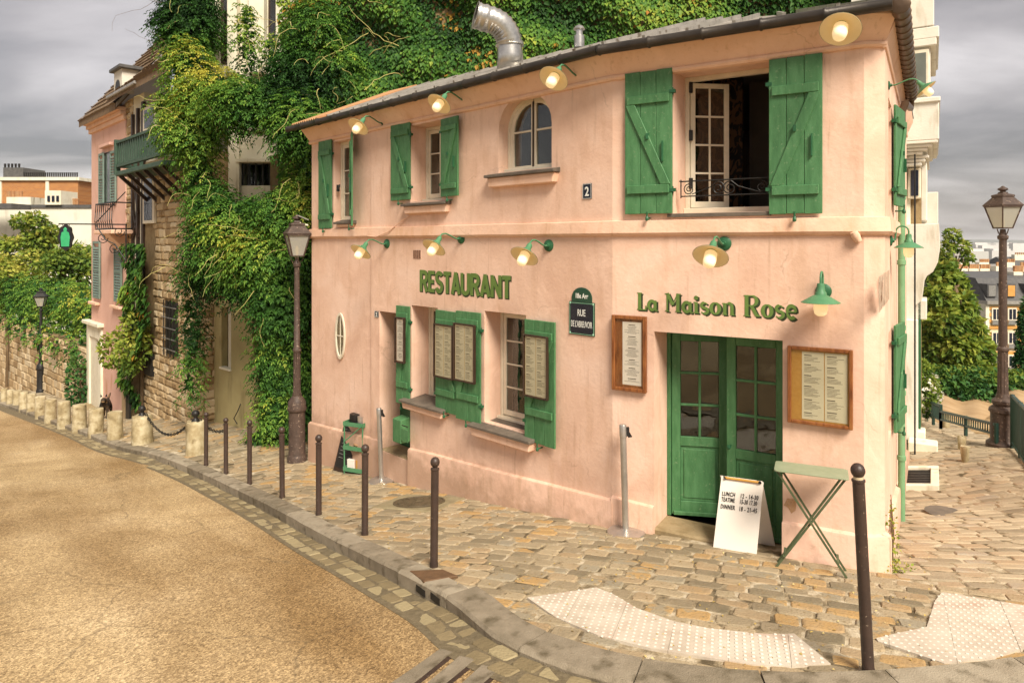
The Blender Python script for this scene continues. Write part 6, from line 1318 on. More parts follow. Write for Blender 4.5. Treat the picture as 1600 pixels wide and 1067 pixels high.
for s_ in range(5):
    g = onG(405 + 14 * s_, 690); pts = [g + Vector((0, .35, -.1))]
    for k in range(1, 9): pts.append(pts[0] + Vector((math.sin(k * 1.3 + s_) * .12 - k * .06, .05 * k, k * .62)))
    MB().tube(pts, [.05 - .004 * k for k in range(9)], 7).build('trunk', M['bark'], ws, smooth=60)
# ------------------------------------------------------------------ rubble stone house
def rubble(parent, fr, u0, u1, z0, z1, mean, n, skip=None, limit=300, depth=.05, key=None):
    """coursed rough stones proud of the mortar: the largest in view are single parts"""
    items = []; z = z0
    while z < z1:
        h = mean * random.uniform(.55, .95); u = u0 - random.random() * mean
        while u < u1:
            l = mean * random.uniform(.7, 1.8); a, b = max(u, u0), min(u + l, u1)
            if b - a > .06 and not (skip and skip((a + b) / 2, z + h / 2)): items.append((a, b, z, min(z + h, z1)))
            u += l
        z += h
    dist = [np.linalg.norm(fr.P + fr.U * (a + b) / 2) for a, b, _, _ in items]; order = np.argsort([d_ / (b - a) ** .5 for d_, (a, b, _, _) in zip(dist, items)]); far = MB(); tints = []
    for r, i in enumerate(order):
        a, b, c, e = items[i]; g = .012; j = lambda s_=.018: random.uniform(-s_, s_); f = random.uniform(.35, 1.2) * depth
        q = [(a + g + j(), c + g + j()), (b - g + j(), c + g + j()), (b - g + j(), e - g + j()), (a + g + j(), e - g + j())]; ins = min(.035, (e - c) * .2)
        cu, cz = (a + b) / 2, (c + e) / 2; q2 = [(u + (cu - u) * ins / max(abs(cu - u), .02), w + (cz - w) * ins / max(abs(cz - w), .02)) for u, w in q]
        v = [fr.w(u, w, n - .05) for u, w in q] + [fr.w(u, w, n + f * .4) for u, w in q] + [fr.w(u, w, n + f + j(.01)) for u, w in q2]; fc = [(k + 4 * m, (k + 1) % 4 + 4 * m, (k + 1) % 4 + 4 * m + 4, k + 4 * m + 4) for m in (0, 1) for k in range(4)] + [(8, 9, 10, 11)]
        if r < limit: MB().add(v, fc).build('stone', M['stone'], parent)
        else: far.add(v, fc); tints += [random.random()] * 12
    if far.v:
        o = far.build('stones_beyond', M['stonet'], parent); at_ = o.data.attributes.new('tint', 'FLOAT', 'POINT'); at_.data.foreach_set('value', tints); stuff(o)
sh_ = thing('stone_house', 'old rubble stone house with ivy, barred window and half timbered front', 'building', tuple(FA.w(-6, EZ - 5)))
FS = FA; ux_ = lambda px, n=0: FS.u(px, n)
us0, us1 = ux_(222), ux_(306)
zz = lambda px, py, n=0: FS.z(px, py, n)
skipw = lambda u, z: ux_(256) < u < ux_(277.5) and zz(267, 556) < z < zz(267, 470) or (u < ux_(241) and z > zz(241, 560))
MB().box(FS, us0, us1, EZ - 6.5, zz(280, 240), -5, -.03).build('wall', M['mortar'], sh_)
rubble(sh_, FS, us0 + .0, us1, zz(250, 660), zz(260, 250), .27, -.03, skipw)
rubble(sh_, Fr(FS.w(us1, 0)[:2], -FS.N), 0, 1.4, zz(305, 660), zz(305, 400), .26, 0, limit=60)
w = MB(); a, b, c, e = ux_(257), ux_(277), zz(267, 554), zz(267, 472); w.box(FS, a, b, c, e, -.22, -.02); wo = w.build('barred_window', M['black'], sh_)
for k in range(4): x_ = a + (b - a) * (k + .5) / 4; MB().tube([FS.w(x_, c - .05, .06), FS.w(x_, e + .05, .06)], .016, 6).build('bar', M['black'], wo)
for k in range(5): z_ = c + (e - c) * (k + .5) / 5; MB().tube([FS.w(a - .05, z_, .06), FS.w(b + .05, z_, .06)], .016, 6).build('bar', M['steel'], wo)
# timbered bay (x 195-222 in the photo) and balcony
a, b = ux_(196), ux_(224)
MB().box(FS, a, us0, EZ - 6.5, zz(210, 150), -4, -.05).build('bay_wall', M['cream'], sh_)
for x0, x1, y0, y1 in ((196, 206, 158, 640), (206, 208, 180, 520), (214, 216, 170, 520), (222, 225, 160, 520)):
    if x0 == 196: rubble(sh_, FS, ux_(x0), ux_(x1), zz(200, y1), zz(200, y0), .3, -.05, limit=90)
    else: MB().box(FS, ux_(x0), ux_(x1), zz(x0, y1), zz(x0, y0), -.05, .03).build('timber', M['dwood'], sh_)
for q in (((208, 330), (216, 372)), ((216, 330), (208, 372)), ((208, 272), (214, 318))):
    MB().beam(FS.w(*FS.uz(*q[0]), .0), FS.w(*FS.uz(*q[1]), .0), .09, .05, (*FS.N, 0)).build('timber', M['dwood'], sh_)
for x0, x1, y0, y1 in ((225.5, 243, 276, 350), (226, 246, 170, 208), ):
    w = MB().box(FS, ux_(x0), ux_(x1), zz(x0, y1), zz(x0, y0), -.03, .05).build('window', M['white'], sh_, bevel=.01); MB().box(FS, ux_(x0 + 2.5), ux_(x1 - 2.5), zz(x0, y1 - 5), zz(x0, y0 + 5), .051, .056).build('pane', M['glassk' if 'glassk' in M else 'navy'], w)
# low door slit, gate post with statue of foliage, small window
MB().box(FS, ux_(196.5), ux_(202), EZ - 6, zz(199, 548), -.04, .05).build('door', M['louvre'], sh_, bevel=.01)
MB().box(FS, ux_(229), ux_(240), zz(235, 586), zz(235, 552), -.04, .075).build('small_window', M['black'], sh_)
MB().box(FS, ux_(205), ux_(218), EZ - 6, zz(212, 536), -.02, .28).build('gate_pier', M['stone'], sh_, bevel=.03, jit=.02)
MB().box(FS, ux_(215), ux_(221), EZ - 6, zz(218, 540), .28, .33).build('gate', M['black'], sh_)
bal = MB(); a, b = ux_(186, .7), ux_(262, .7); zt, zb2 = zz(222, 209, .7), zz(222, 253, .7)
bal.box(FS, a, b, zb2 - .25, zb2 - .12, -.05, .8).build('balcony_floor', M['balg'], sh_, bevel=.02)
bb = MB().box(FS, a, b, zt - .07, zt, .70, .80).box(FS, a, b, zb2, zb2 + .08, .70, .80).box(FS, a - .05, a + .08, zb2 - .2, zt + .05, .68, .82).box(FS, a, a + .08, zt - .07, zt, -.05, .7).box(FS, a, a + .08, zb2, zb2 + .08, -.05, .7).build('balcony_rail', M['balg'], sh_)
nb_ = 20
for k in range(nb_): x_ = a + (b - a) * (k + .5) / nb_; MB().box(FS, x_ - .055, x_ + .055, zb2 + .08, zt - .07, .73, .77).build('baluster', M['balg'], bb)
for k in range(4): MB().box(FS, a + .02, a + .06, zb2 + .08, zt - .07, .08 + k * .16, .17 + k * .16).build('baluster', M['balg'], bb)
for k in range(6): x_ = a + .3 + (b - a - .5) * k / 5; MB().beam(FS.w(x_, zb2 - .25, .75), FS.w(x_, zb2 - 1.0, -.05), .09, .09).build('bracket', M['dwood'], sh_)
# roof of the stone house
e0, e1 = FS.w(ux_(192), zz(200, 152), .45), FS.w(ux_(300), zz(200, 152), .45); r0, r1 = FS.w(ux_(196), zz(200, 152) + 2.9, -2.6), FS.w(ux_(300), zz(200, 152) + 2.9, -2.6)
rf = MB().add([e0, e1, r1, r0, e0 - Vector((0, 0, .18)), e1 - Vector((0, 0, .18)), r1 - Vector((0, 0, .18)), r0 - Vector((0, 0, .18))], [(0, 1, 2, 3), (4, 7, 6, 5), (0, 4, 5, 1), (1, 5, 6, 2), (2, 6, 7, 3), (3, 7, 4, 0)]).build('roof', M['oldtile'], sh_)
def tilerows(p0, p1, q1, q0, nr, nc, parent, mat='clay'):
    mb = MB(); up = (p1 - p0).cross(q0 - p0).normalized(); 
    if up.z < 0: up = -up
    for r in range(nr):
        for c in range(nc):
            s0, s1 = c / nc, (c + .94) / nc; t0, t1 = r / nr, (r + 1.12) / nr; f = lambda s_, t_, h: p0.lerp(p1, s_).lerp(q0.lerp(q1, s_), min(t_, 1)) + up * h; h = .05 + random.uniform(0, .02)
            mb.add([f(s0, t0, h), f(s1, t0, h), f(s1, t1, .01), f(s0, t1, .01), f(s0, t0, 0), f(s1, t0, 0)], [(0, 1, 2, 3), (4, 5, 1, 0)])
    return stuff(mb.build('tiles', M[mat], parent))
tilerows(e0, e1, r1, r0, 12, 20, rf, 'oldtile')
MB().box(FS, ux_(194), ux_(240), zz(200, 156), zz(200, 151), .38, .52).build('eaves_gutter', M['zinc'], sh_, bevel=.02)
iv = thing('wall_ivy', 'dark ivy hanging on the old stone house front', 'climbing plant', tuple(FS.w(ux_(235), EZ - 4)))
wallivy('foliage', FS, ux_(202), ux_(254), zz(235, 640), zz(235, 380), 5200, .16, M['leaf_i'], iv, .45, .36, lambda u, z: (np.abs(u - (ux_(228) + (ux_(238) - ux_(228)) * np.sin(z * 1.1) * .5)) < 1.05 * (1 - .55 * (z < zz(235, 560)))) , .06)
bushleaves('gold_foliage', [(tuple(FS.w(ux_(238), zz(238, 530), .5)), (.45, .4, .9)), (tuple(FS.w(ux_(205), zz(205, 545), .45)), (.5, .3, .55))], 900, .15, M['leaf_t'], iv, .6)
MB().tube([FS.w(ux_(226), EZ - 5, .08), FS.w(ux_(228), EZ - 3, .1), FS.w(ux_(226), EZ - 1, .08)], .05, 6).build('stem', M['bark'], iv)
st = onG(205, 638); o = MB().box(FS, ux_(192), ux_(203), st.z - .3, st.z + .12, .0, .5).box(FS, ux_(200), ux_(219), st.z - .3, st.z + .22, .05, .7).build('stone_step', M['doorstone'], None, bevel=.03, org=FS.w(ux_(205), st.z, .3)); tag(o, 'flat stone steps at the foot of the old stone house', 'steps')
# ------------------------------------------------------------------ far pink house
ph = thing('far_pink_house', 'tall narrow pink house with grey shutters and tiled roof up the street', 'building', tuple(FA.w(FA.u(168), EZ - 6)))
a, b = FA.u(143), FA.u(196); zt = FA.z(195, 163)
MB().box(FA, a, b, EZ - 7.5, zt, -4.5, 0).build('wall', M['pinkfar'], ph)
MB().prism(Fr(FA.w(b, 0)[:2], FA.N), [(-4.5, zt), (0, zt), (-1.8, zt + 3.0), (-2.6, zt + 3.0)], -.2, 0).build('gable', M['cream'], ph) if 0 else None
e0, e1 = FA.w(a - .35, zt - .05, .32), FA.w(b + .12, zt - .05, .32); r0, r1 = FA.w(a - .35, zt + 3.8, -2.6), FA.w(b + .12, zt + 3.8, -2.6)
rf = MB().add([e0, e1, r1, r0] + [p - Vector((0, 0, .2)) for p in (e0, e1, r1, r0)], [(0, 1, 2, 3), (4, 7, 6, 5), (0, 4, 5, 1), (1, 5, 6, 2), (2, 6, 7, 3), (3, 7, 4, 0)]).build('roof', M['oldtile'], ph); tilerows(e0, e1, r1, r0, 14, 22, rf, 'oldtile')
MB().box(FA, b + .12, b + .2, zt + .3, zt + .5, -.2, 0).build('verge', M['white'], ph)
MB().prism(Fr(FA.w(b + .121, 0)[:2], (-FA.N[0], -FA.N[1])), [(-.3, zt - .16), (-.3, zt - .02), (2.6, zt + 3.84), (2.6, zt + 3.66)], -.0, .05).build('verge_board', M['zinc'], ph)
for k, (h0, h1, n1) in enumerate(((-.5, -.35, .08), (-.35, -.22, .16), (-.22, -.1, .25))): MB().box(FA, a - .1, b + .04, zt + h0, zt + h1 - .003, -.02, n1).build('cornice', M['trim'], ph, bevel=.015)
c0, c1 = FA.u(172), FA.u(184); zd = zt - .15; dm = MB().box(FA, c0, c1, zd, zd + 1.45, -1.6, -.12).build('dormer', M['pale'], ph); MB().box(FA, c0 - .15, c1 + .15, zd + 1.45, zd + 1.57, -1.6, .0).build('dormer_roof', M['slate'], dm, bevel=.02)
m_ = (c0 + c1) / 2; MB().prism(FA, [(m_ - .25, zd + .3), (m_ + .25, zd + .3), (m_ + .25, zd + .9)] + [(m_ + .25 * math.cos(t), zd + .9 + .25 * math.sin(t)) for t in np.linspace(.3, math.pi - .3, 6)] + [(m_ - .25, zd + .9)], -.12, -.10).build('dormer_window', M['black'], dm)
def louvre_shutter(fr, x0, x1, y0, y1, n, parent):
    u0, u1, z0, z1 = fr.rect(x0, y0, x1, y1, n); s_ = MB().box(fr, u0, u0 + .06, z0, z1, n, n + .05).box(fr, u1 - .06, u1, z0, z1, n, n + .05).box(fr, u0 + .06, u1 - .06, z0, z0 + .08, n, n + .05).box(fr, u0 + .06, u1 - .06, z1 - .08, z1, n, n + .05).box(fr, u0 + .06, u1 - .06, (z0 + z1) / 2 - .04, (z0 + z1) / 2 + .04, n, n + .05).build('shutter', M['louvre'], parent); k = int((z1 - z0 - .2) / .09)
    for i in range(k):
        z_ = z0 + .1 + i * .09; MB().add([fr.w(u0 + .06, z_, n + .045), fr.w(u1 - .06, z_, n + .045), fr.w(u1 - .06, z_ + .07, n + .01), fr.w(u0 + .06, z_ + .07, n + .01)], [(0, 1, 2, 3)]).build('slat', M['louvre'], s_)
louvre_shutter(FA, 156, 163, 240, 318, .03, ph); louvre_shutter(FA, 174, 182, 236, 316, .03, ph); louvre_shutter(FA, 147, 157, 377, 466, .03, ph); louvre_shutter(FA, 180, 191, 377, 472, .03, ph)
w = MB().box(FA, FA.u(163), FA.u(174), FA.z(168, 318), FA.z(168, 238), -.01, .006).build('window', M['dwood'], ph); MB().box(FA, FA.u(164.5), FA.u(172.5), FA.z(168, 316), FA.z(168, 241), .007, .012).build('pane', M['glass'], w)
MB().box(FA, FA.u(161), FA.u(178), FA.z(168, 231), FA.z(168, 226), 0, .14).build('window_hood', M['pinkfar'], ph, bevel=.02)
for x0, x1, y in ((144, 156, 470), (178, 193, 476)): MB().box(FA, FA.u(x0), FA.u(x1), FA.z(x0, y + 4), FA.z(x0, y), -.01, .14).build('sill', M['trim'], ph, bevel=.01)
# little wrought iron balcony
n = .55; a_, b_ = FA.u(150, n), FA.u(176, n); z1, z0 = FA.z(163, 318, n), FA.z(163, 358, n); mb = MB()
for z_ in (z0, z1): mb.beam(FA.w(a_, z_, n), FA.w(b_, z_, n), .04, .04).beam(FA.w(a_, z_, 0), FA.w(a_, z_, n), .04, .04).beam(FA.w(b_, z_, 0), FA.w(b_, z_, n), .04, .04)
for k in range(9): x_ = a_ + (b_ - a_) * k / 8; mb.tube([FA.w(x_, z0, n), FA.w(x_ + .07, (z0 * 2 + z1) / 3, n + .05), FA.w(x_ - .07, (z0 + z1 * 2) / 3, n), FA.w(x_, z1, n)], .014, 5)
mb.build('balcony', M['black'], ph); MB().box(FA, a_ - .05, b_ + .05, z0 - .16, z0 - .03, -.02, n + .05).build('balcony_slab', M['trim'], ph, bevel=.02); MB().prism(Fr(FA.w((a_ + b_) / 2, 0)[:2], FA.N), [(0, z0 - .16), (n, z0 - .16), (.05, z0 - .7), (0, z0 - .75)], -.5, .5).build('corbel', M['trim'], ph, bevel=.02)
# white stone doorcase
x0, x1, yt, yb = 138.5, 161, 508, 622; u0, u1 = FA.u(x0), FA.u(x1); z1 = FA.z(150, yt); z0 = G(*FA.w((u0 + u1) / 2, 0)[:2]) - .1
MB().box(FA, u0, u0 + .35, z0, z1, -.05, .07).box(FA, u1 - .35, u1, z0, z1, -.05, .07).box(FA, u0 + .35, u1 - .35, z1 - .45, z1, -.05, .068).box(FA, u0 - .1, u1 + .12, z1, z1 + .13, -.05, .2).build('doorcase', M['cream'], ph, bevel=.02); MB().box(FA, u0 + .35, u1 - .35, z0, z1 - .45, -.03, .012).build('door', M['white'], ph); MB().box(FA, u0 + .1, u1 + .2, z0 - .1, z0 + .14, .0, .5).build('doorstep', M['doorstone'], ph, bevel=.02)
# hanging sign on its scrolled iron bracket
hs = thing('hanging_sign', 'hanging iron sign with a green figure on a scrolled bracket', 'sign', tuple(FA.w(FA.u(196), FA.z(196, 352), 0))); d = 19.2
q = lambda x, y: at(x, y, d); mb = MB(); mb.beam(q(198, 351), q(92, 350), .035, .035).tube([q(197, 352), q(197, 410)], .02, 6).tube([q(196, 300), q(150, 348)], .014, 6).tube([q(150, 352), q(165, 375), q(180, 382), q(197, 408)], .016, 6)
for c in ((160, 372), (178, 388), (186, 362)): mb.tube([q(c[0] + (9 - 7 * t) * math.cos(t * 9), c[1] + (9 - 7 * t) * math.sin(t * 9)) for t in np.linspace(0, 1, 14)], .012, 5)
mb.build('bracket', M['black'], hs); pr = Fr(at(103, 371, d)[:2], (1, 0)); s_ = d / F; zc_ = at(103, 371, d).z
MB().lathe([(14 * s_, -.025), (14.5 * s_, 0), (14 * s_, .025)], (0, 0, 0), 20).build; ring = [(11.5 * s_ * math.cos(t) * (1 + .08 * math.cos(8 * t)), zc_ + 20 * s_ * math.sin(t) * (1 + .05 * math.cos(8 * t))) for t in np.linspace(0, 2 * math.pi, 40, endpoint=False)]
MB().prism(pr, ring, -.02, .02).build('plate', M['black'], hs); MB().prism(pr, [(u * .76, zc_ + (z_ - zc_) * .8) for u, z_ in ring], .02, .026).build('panel', M['navy'], hs)
fg = [(-.11, -.26), (.11, -.26), (.13, 0), (.10, .14), (.04, .16), (.05, .24), (0, .29), (-.05, .24), (-.04, .16), (-.10, .14), (-.13, 0)]; MB().prism(pr, [(u, zc_ + z_) for u, z_ in fg], .026, .04).build('figure', mk('bright_green_paint', [(.03, .30, .12), (.05, .38, .16)], 9, .5, .1), hs, bevel=.005)
for x_ in (-.09, .09): MB().tube([pr.w(x_, zc_ + .3, 0), pr.w(x_, at(103, 351, d).z, 0)], .01, 5).build('hanger', M['black'], hs)
# ------------------------------------------------------------------ ivy topped garden wall and trees up the street
gw = thing('garden_wall', 'rough stone garden wall crowned with creeper along the upper street', 'wall', tuple(onG(80, 612)))
W0, W1 = onG(-40, 598), FA.w(FA.u(142), 0, 0); FGW = Fr((W0.x, W0.y), (W1.x - W0.x, W1.y - W0.y)); Lg = math.hypot(W1.x - W0.x, W1.y - W0.y); zg0 = -6.5
MB().box(FGW, -12, Lg + .3, zg0, EZ - 3.9, -.8, -.03).build('core', M['mortar'], gw); rubble(gw, FGW, 0, Lg, EZ - 7.6, EZ - 3.9, .42, -.03)
hv = thing('wall_creeper', 'bright green creeper tumbling over the stone garden wall', 'climbing plant', tuple(FGW.w(Lg * .5, EZ - 4, .2)))
HB = [(tuple(FGW.w(u, EZ - 2.8 - .3 * math.sin(u), -1.3)), (1.4, .8, 1.0 + .2 * math.sin(u * 2))) for u in np.linspace(-8, Lg - .5, 14)] + [(tuple(FGW.w(u, EZ - 3.8 - .2 * math.sin(u * 5), -.15)), (.8, .2, .75)) for u in (Lg * .42, Lg * .55, Lg * .68, Lg * .8, Lg * .93, 1.2, 2.4)] + [(tuple(FGW.w(u, EZ - 5.8, .35)), (1.0, .5, 1.6)) for u in (-6, -4, -2.4, -1.2)]
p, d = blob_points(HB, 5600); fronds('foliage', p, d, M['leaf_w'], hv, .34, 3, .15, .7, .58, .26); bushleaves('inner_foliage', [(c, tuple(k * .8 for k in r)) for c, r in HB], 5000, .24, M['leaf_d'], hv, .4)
MB().tube([FGW.w(Lg * .4, EZ - 7, .1), FGW.w(Lg * .42, EZ - 5.2, .15), FGW.w(Lg * .4, EZ - 3.6, .1)], .06, 6).build('stem', M['bark'], hv)
o = thing('corner_shrub', 'small ivy clump at the foot of the garden wall by the white doorway', 'shrub', tuple(FGW.w(Lg - .5, EZ - 6, .3))); bushleaves('foliage', [(tuple(FGW.w(Lg - .5, EZ - 5.1, .3)), (.35, .3, 1.1))], 420, .16, M['leaf_d'], o, .5); MB().tube([FGW.w(Lg - .5, EZ - 6.6, .2), FGW.w(Lg - .5, EZ - 4.6, .2)], .03, 5).build('stem', M['bark'], o)
def tree(lab, base, top, blobs, n, size, mat, tint, limbs=6, r=.2, group=None):
    t = thing('tree', lab, 'tree', tuple(base), group); base = Vector(base); top = Vector(top); pts = [base.lerp(top, s_) + Vector((random.gauss(0, .15), random.gauss(0, .15), 0)) * (s_ > 0) for s_ in np.linspace(0, 1, 6)]
    tr = MB().tube(pts, [r * (1 - .6 * k / 5) for k in range(6)], 8).build('trunk', M['bark'], t, smooth=60)
    for c, rr_ in random.sample(blobs, min(limbs, len(blobs))):
        s_ = pts[random.randint(2, 5)]; m_ = s_.lerp(Vector(c), .5) + Vector((random.gauss(0, .2), 0, .2)); MB().tube([s_, m_, Vector(c)], [r * .4, r * .28, r * .12], 6).build('limb', M['bark'], tr, smooth=60)
    bushleaves('crown', blobs, n, size, mat, t, tint, .3); return t
def cloudblobs(c, R_, k, r0, r1):
    out = []
    for _ in range(k): d = Vector((random.gauss(0, 1), random.gauss(0, 1), random.gauss(0, 1))).normalized() * random.uniform(.45, .95); r = random.uniform(r0, r1); out.append(((c[0] + d.x * R_[0], c[1] + d.y * R_[1], c[2] + d.z * R_[2]), (r, r, r * .75)))
    return out
c = at(48, 388, 42); tree('thin light tree behind the garden wall in front of the white building', at(52, 520, 42), c, cloudblobs(c, (2.0, 1.5, 2.3), 30, .34, .62), 4200, .26, M['leaf_t'], .55, 10, .16)
c = at(112, 425, 36); tree('dense bushy tree beside the far pink house', at(112, 540, 36), c, cloudblobs(c, (1.6, 1.5, 1.3), 14, .6, 1.0), 3600, .22, M['leaf_t'], .40, 5)
c = at(15, 430, 38); tree('yellowish tree at the photo edge over the garden wall', at(12, 540, 38), c, cloudblobs(c, (2.4, 1.6, 1.6), 16, .5, .9), 3000, .24, M['leaf_t'], .75, 6)
# white and brick buildings beyond
def block(t, name, x0, x1, y0, y1, d, dep, mat, bottom=None, yaw=0):
    p, q = at(x0, y1, d), at(x1, y0, d); fr = Fr((p.x, p.y), (math.cos(yaw), math.sin(yaw))); MB().box(fr, 0, q.x - p.x, bottom if bottom is not None else p.z, q.z, -dep, 0).build(name, M[mat], t); return fr
def brickmat():
    m = mk('red_brick', [(.36, .13, .04), (.46, .19, .06)], 2, .9, .1, 20); nt = m.node_tree; N = nt.nodes; L = nt.links; bs = N['Principled BSDF']; g = N.new('ShaderNodeNewGeometry'); mp = N.new('ShaderNodeMapping'); mp.inputs['Rotation'].default_value = (math.pi / 2, 0, 0); L.new(g.outputs['Position'], mp.inputs[0])
    b = N.new('ShaderNodeTexBrick'); b.inputs['Scale'].default_value = 2.2; b.inputs['Color1'].default_value = (.42, .16, .04, 1); b.inputs['Color2'].default_value = (.30, .10, .03, 1); b.inputs['Mortar'].default_value = (.42, .28, .14, 1); b.inputs['Mortar Size'].default_value = .03; L.new(mp.outputs[0], b.inputs[0]); L.new(b.outputs[0], bs.inputs['Base Color']); return m
M['brick'] = brickmat()
M['whitew'] = mk('limewashed_wall', [(.58, .56, .47), (.70, .68, .58)], .5, .9, .1, 10, stain=(1.2, .56, .75, (.42, .39, .31), (1, 1, .3)))
bb_ = thing('brick_building', 'orange brick building with a row of chimney pots on its roof', 'building', tuple(at(60, 420, 62)))
block(bb_, 'wall', -40, 122, 282, 330, 62, 10, 'brick', -6); block(bb_, 'coping', -42, 123.5, 277, 282, 61.8, 10.4, 'cream'); block(bb_, 'quoin', -1.5, 2, 282, 330, 61.9, .1, 'cream'); block(bb_, 'quoin', 71, 76, 282, 330, 61.9, .1, 'cream'); block(bb_, 'chimney', 5, 36, 262, 277, 63, 3, 'slate')
for k in range(26): MB().lathe([(.055, 0), (.07, .42), (.05, .43)], at(38 + k * 3.3, 277, 63), 7).build('chimney_pot', M['black'], bb_)
for k in range(5): MB().lathe([(.08, 0), (.10, .35), (.06, .36)], at(8 + k * 5.5, 262, 63.5), 7).build('chimney_pot', M['black'], bb_)
wb_ = thing('white_building', 'long white rendered building below the brick one, with a small dormer', 'building', tuple(at(70, 480, 52)))
fr = block(wb_, 'wall', -60, 146, 325, 500, 52, 8, 'whitew', -12); block(wb_, 'parapet', -60, 146, 320, 325, 51.9, 8.2, 'slate'); block(wb_, 'stone_base', 10, 48, 308, 320, 53, 3, 'cream')
dm = MB().box(Fr(at(70, 320, 51.7)[:2], (1, 0)), 0, 25 * 51.7 / F, at(70, 320, 51.7).z, at(70, 298, 51.7).z, -2, 0).build('dormer', M['cream'], wb_)
for k in range(3): x_ = 74 + k * 7; f_ = Fr(at(x_, 312, 51.65)[:2], (1, 0)); MB().box(f_, 0, .2, at(x_, 315, 51.65).z, at(x_, 306, 51.65).z, 0, .02).build('window', M['navy'], dm)
for k in range(14): MB().lathe([(.13, 0), (.17, .45), (.12, .47)], at(14 + k * 2.6 if k < 8 else 102 + (k - 8) * 3.6, 308 if k < 8 else 320, 53.2), 7).build('chimney_pot', M['clay'], wb_)
block(wb_, 'slate_slope', -60, 18, 318, 326, 49, 2, 'slate'); 
# distant slate roof corner peeping left of the hedge
o = thing('far_shed', 'grey slate roof corner at the far left of the street', 'building', tuple(at(2, 470, 40))); MB().add([at(-30, 452, 40), at(16, 455, 40), at(12, 472, 39), at(-30, 472, 39), at(-30, 500, 39.5), at(12, 500, 39.5)], [(0, 1, 2, 3), (3, 2, 5, 4)]).build('roof', M['zinc'], o)
# ------------------------------------------------------------------ right: pale town house down the lane
th = thing('white_townhouse', 'tall pale town house with corbelled bays down the lane', 'building', tuple(FC.w(9, EZ - 4)))
CU = lambda px, n=0: FC.u(px, n)
MB().box(FC, LC + .15, LC + 9, EZ - 6, EZ + 8.5, -.9, -.06).build('wall', M['pale'], th)
def bayz(py, u=8.2, n=.45): p = FC.w(u, 0, n); return EZ + (HZ - py) * p.y / F
ub = 7.6
def bx(name, n1, y0, y1, mat='pale', u0=ub, u1=10.5, n0=-.05, bev=.015, par=None): return MB().box(FC, u0, u1, bayz(y1, u0, n1), bayz(y0, u0, n1), n0, n1).build(name, M[mat], par or th, bevel=bev)
top = bx('upper_bay', .42, -60, 40); bx('bay_ledge', .50, 40, 58); bx('bay_ledge', .46, 58, 70); 
bx('glazed_bay', .36, 70, 152, u0=ub + .12)
w = bx('window', .34, 76, 148, 'white', u0=ub + .04, u1=ub + .12, n0=.02); bx('pane', .29, 82, 143, 'bayglass', u0=ub + .02, u1=ub + .035, n0=.06, bev=0, par=w)
bx('bay_sill', .52, 150, 158, u0=ub - .05); bx('lower_bay', .50, 158, 218)
for i, n1 in enumerate((.48, .40, .32, .24)): bx('corbel', n1, 218 + i * 6, 223 + i * 6, u0=ub + .05 * i)
bx('pier', .30, 240, 345, u0=ub + .9); 
w = bx('window', .20, 262, 310, 'white', u0=ub + .5, u1=ub + .9, n0=-.02); bx('pane', .16, 266, 306, 'navy', u0=ub + .48, u1=ub + .495, n0=.03, bev=0, par=w)
for y in (242, 248, 254): bx('corbel', .22 + (254 - y) * .01, y, y + 5, u0=ub + .3)
bx('shaft', .50, 300, 352, u0=ub + 2.2, u1=10.8)
mb = MB(); prof = [(-.05, 350), (.50, 350), (.52, 385), (.48, 410), (.40, 425), (.30, 432), (.26, 440), (.22, 470), (.10, 480), (.08, 500), (-.05, 510)]
fb_ = Fr(FC.w(ub + .2, 0)[:2], FC.N); mb.prism(fb_, [(n, bayz(y, ub + .2, .3)) for n, y in prof], -2.2, 0); mb.build('curved_bracket', M['pale'], th, bevel=.01)
bx('plinth', .16, 500, 690, u0=ub + .1)
for y0, y1 in ((470, 500), ): bx('ledge', .30, y0, y1, u0=ub + .3, u1=9)
tw = MB().tube([FC.w(7.0, bayz(y), .12) for y in (250, 420, 560, 700)], .016, 6); tw.build('cable_pipe', M['black'], th)
MB().box(FC, 7.9, 8.6, EZ - 5, bayz(470), .16, .20).build('dark_door', M['dgreen'], th)
for k, (u, h) in enumerate(((7.9, .34), (7.5, .18))):
    c = FC.w(u, 0, .2); g = G(c.x, c.y); o = MB().box(FC, u - .19, u + .19, g - .4, g + h, .0, .28 if k == 0 else .48).build('stone_step', M['cream'], None, bevel=.02, org=(c.x, c.y, g)); tag(o, ('taller' if k == 0 else 'lower') + ' pale stone block step against the town house wall', 'step')
# light well kerb with a dark grate beside the down pipe
M['railg'] = mk('near_black_green_paint', [(.012, .035, .026), (.02, .05, .038)], 8, .4, .06)
c = onG(1436, 748); t = thing('light_well', 'pale stone framed pavement grate beside the green down pipe', 'grate', tuple(c)); f = Fr((c.x - .1, c.y), FC.U); g = lambda u, n: G(*f.w(u, 0, n)[:2])
mb = MB(); zc_ = c.z + .02
for a, b, n0, n1 in ((-.62, -.5, -.35, .35), (.5, .62, -.35, .35), (-.5, .5, -.35, -.24), (-.5, .5, .24, .35)): mb.add([f.w(u, g(u, n) + h, n) for h in (-.1, .075) for u, n in ((a, n0), (b, n0), (b, n1), (a, n1))], [(0, 3, 2, 1), (4, 5, 6, 7), (0, 1, 5, 4), (1, 2, 6, 5), (2, 3, 7, 6), (3, 0, 4, 7)])
mb.build('stone_frame', M['cream'], t, bevel=.008); mb = MB()
for k in range(10): u = -.47 + k * .104; mb.add([f.w(u + s_, g(u, n) + h, n) for h in (-.02, .03) for s_, n in ((0, -.24), (.05, -.24), (.05, .24), (0, .24))], [(0, 3, 2, 1), (4, 5, 6, 7), (0, 1, 5, 4), (1, 2, 6, 5), (2, 3, 7, 6), (3, 0, 4, 7)])
mb.build('grate', M['black'], t)
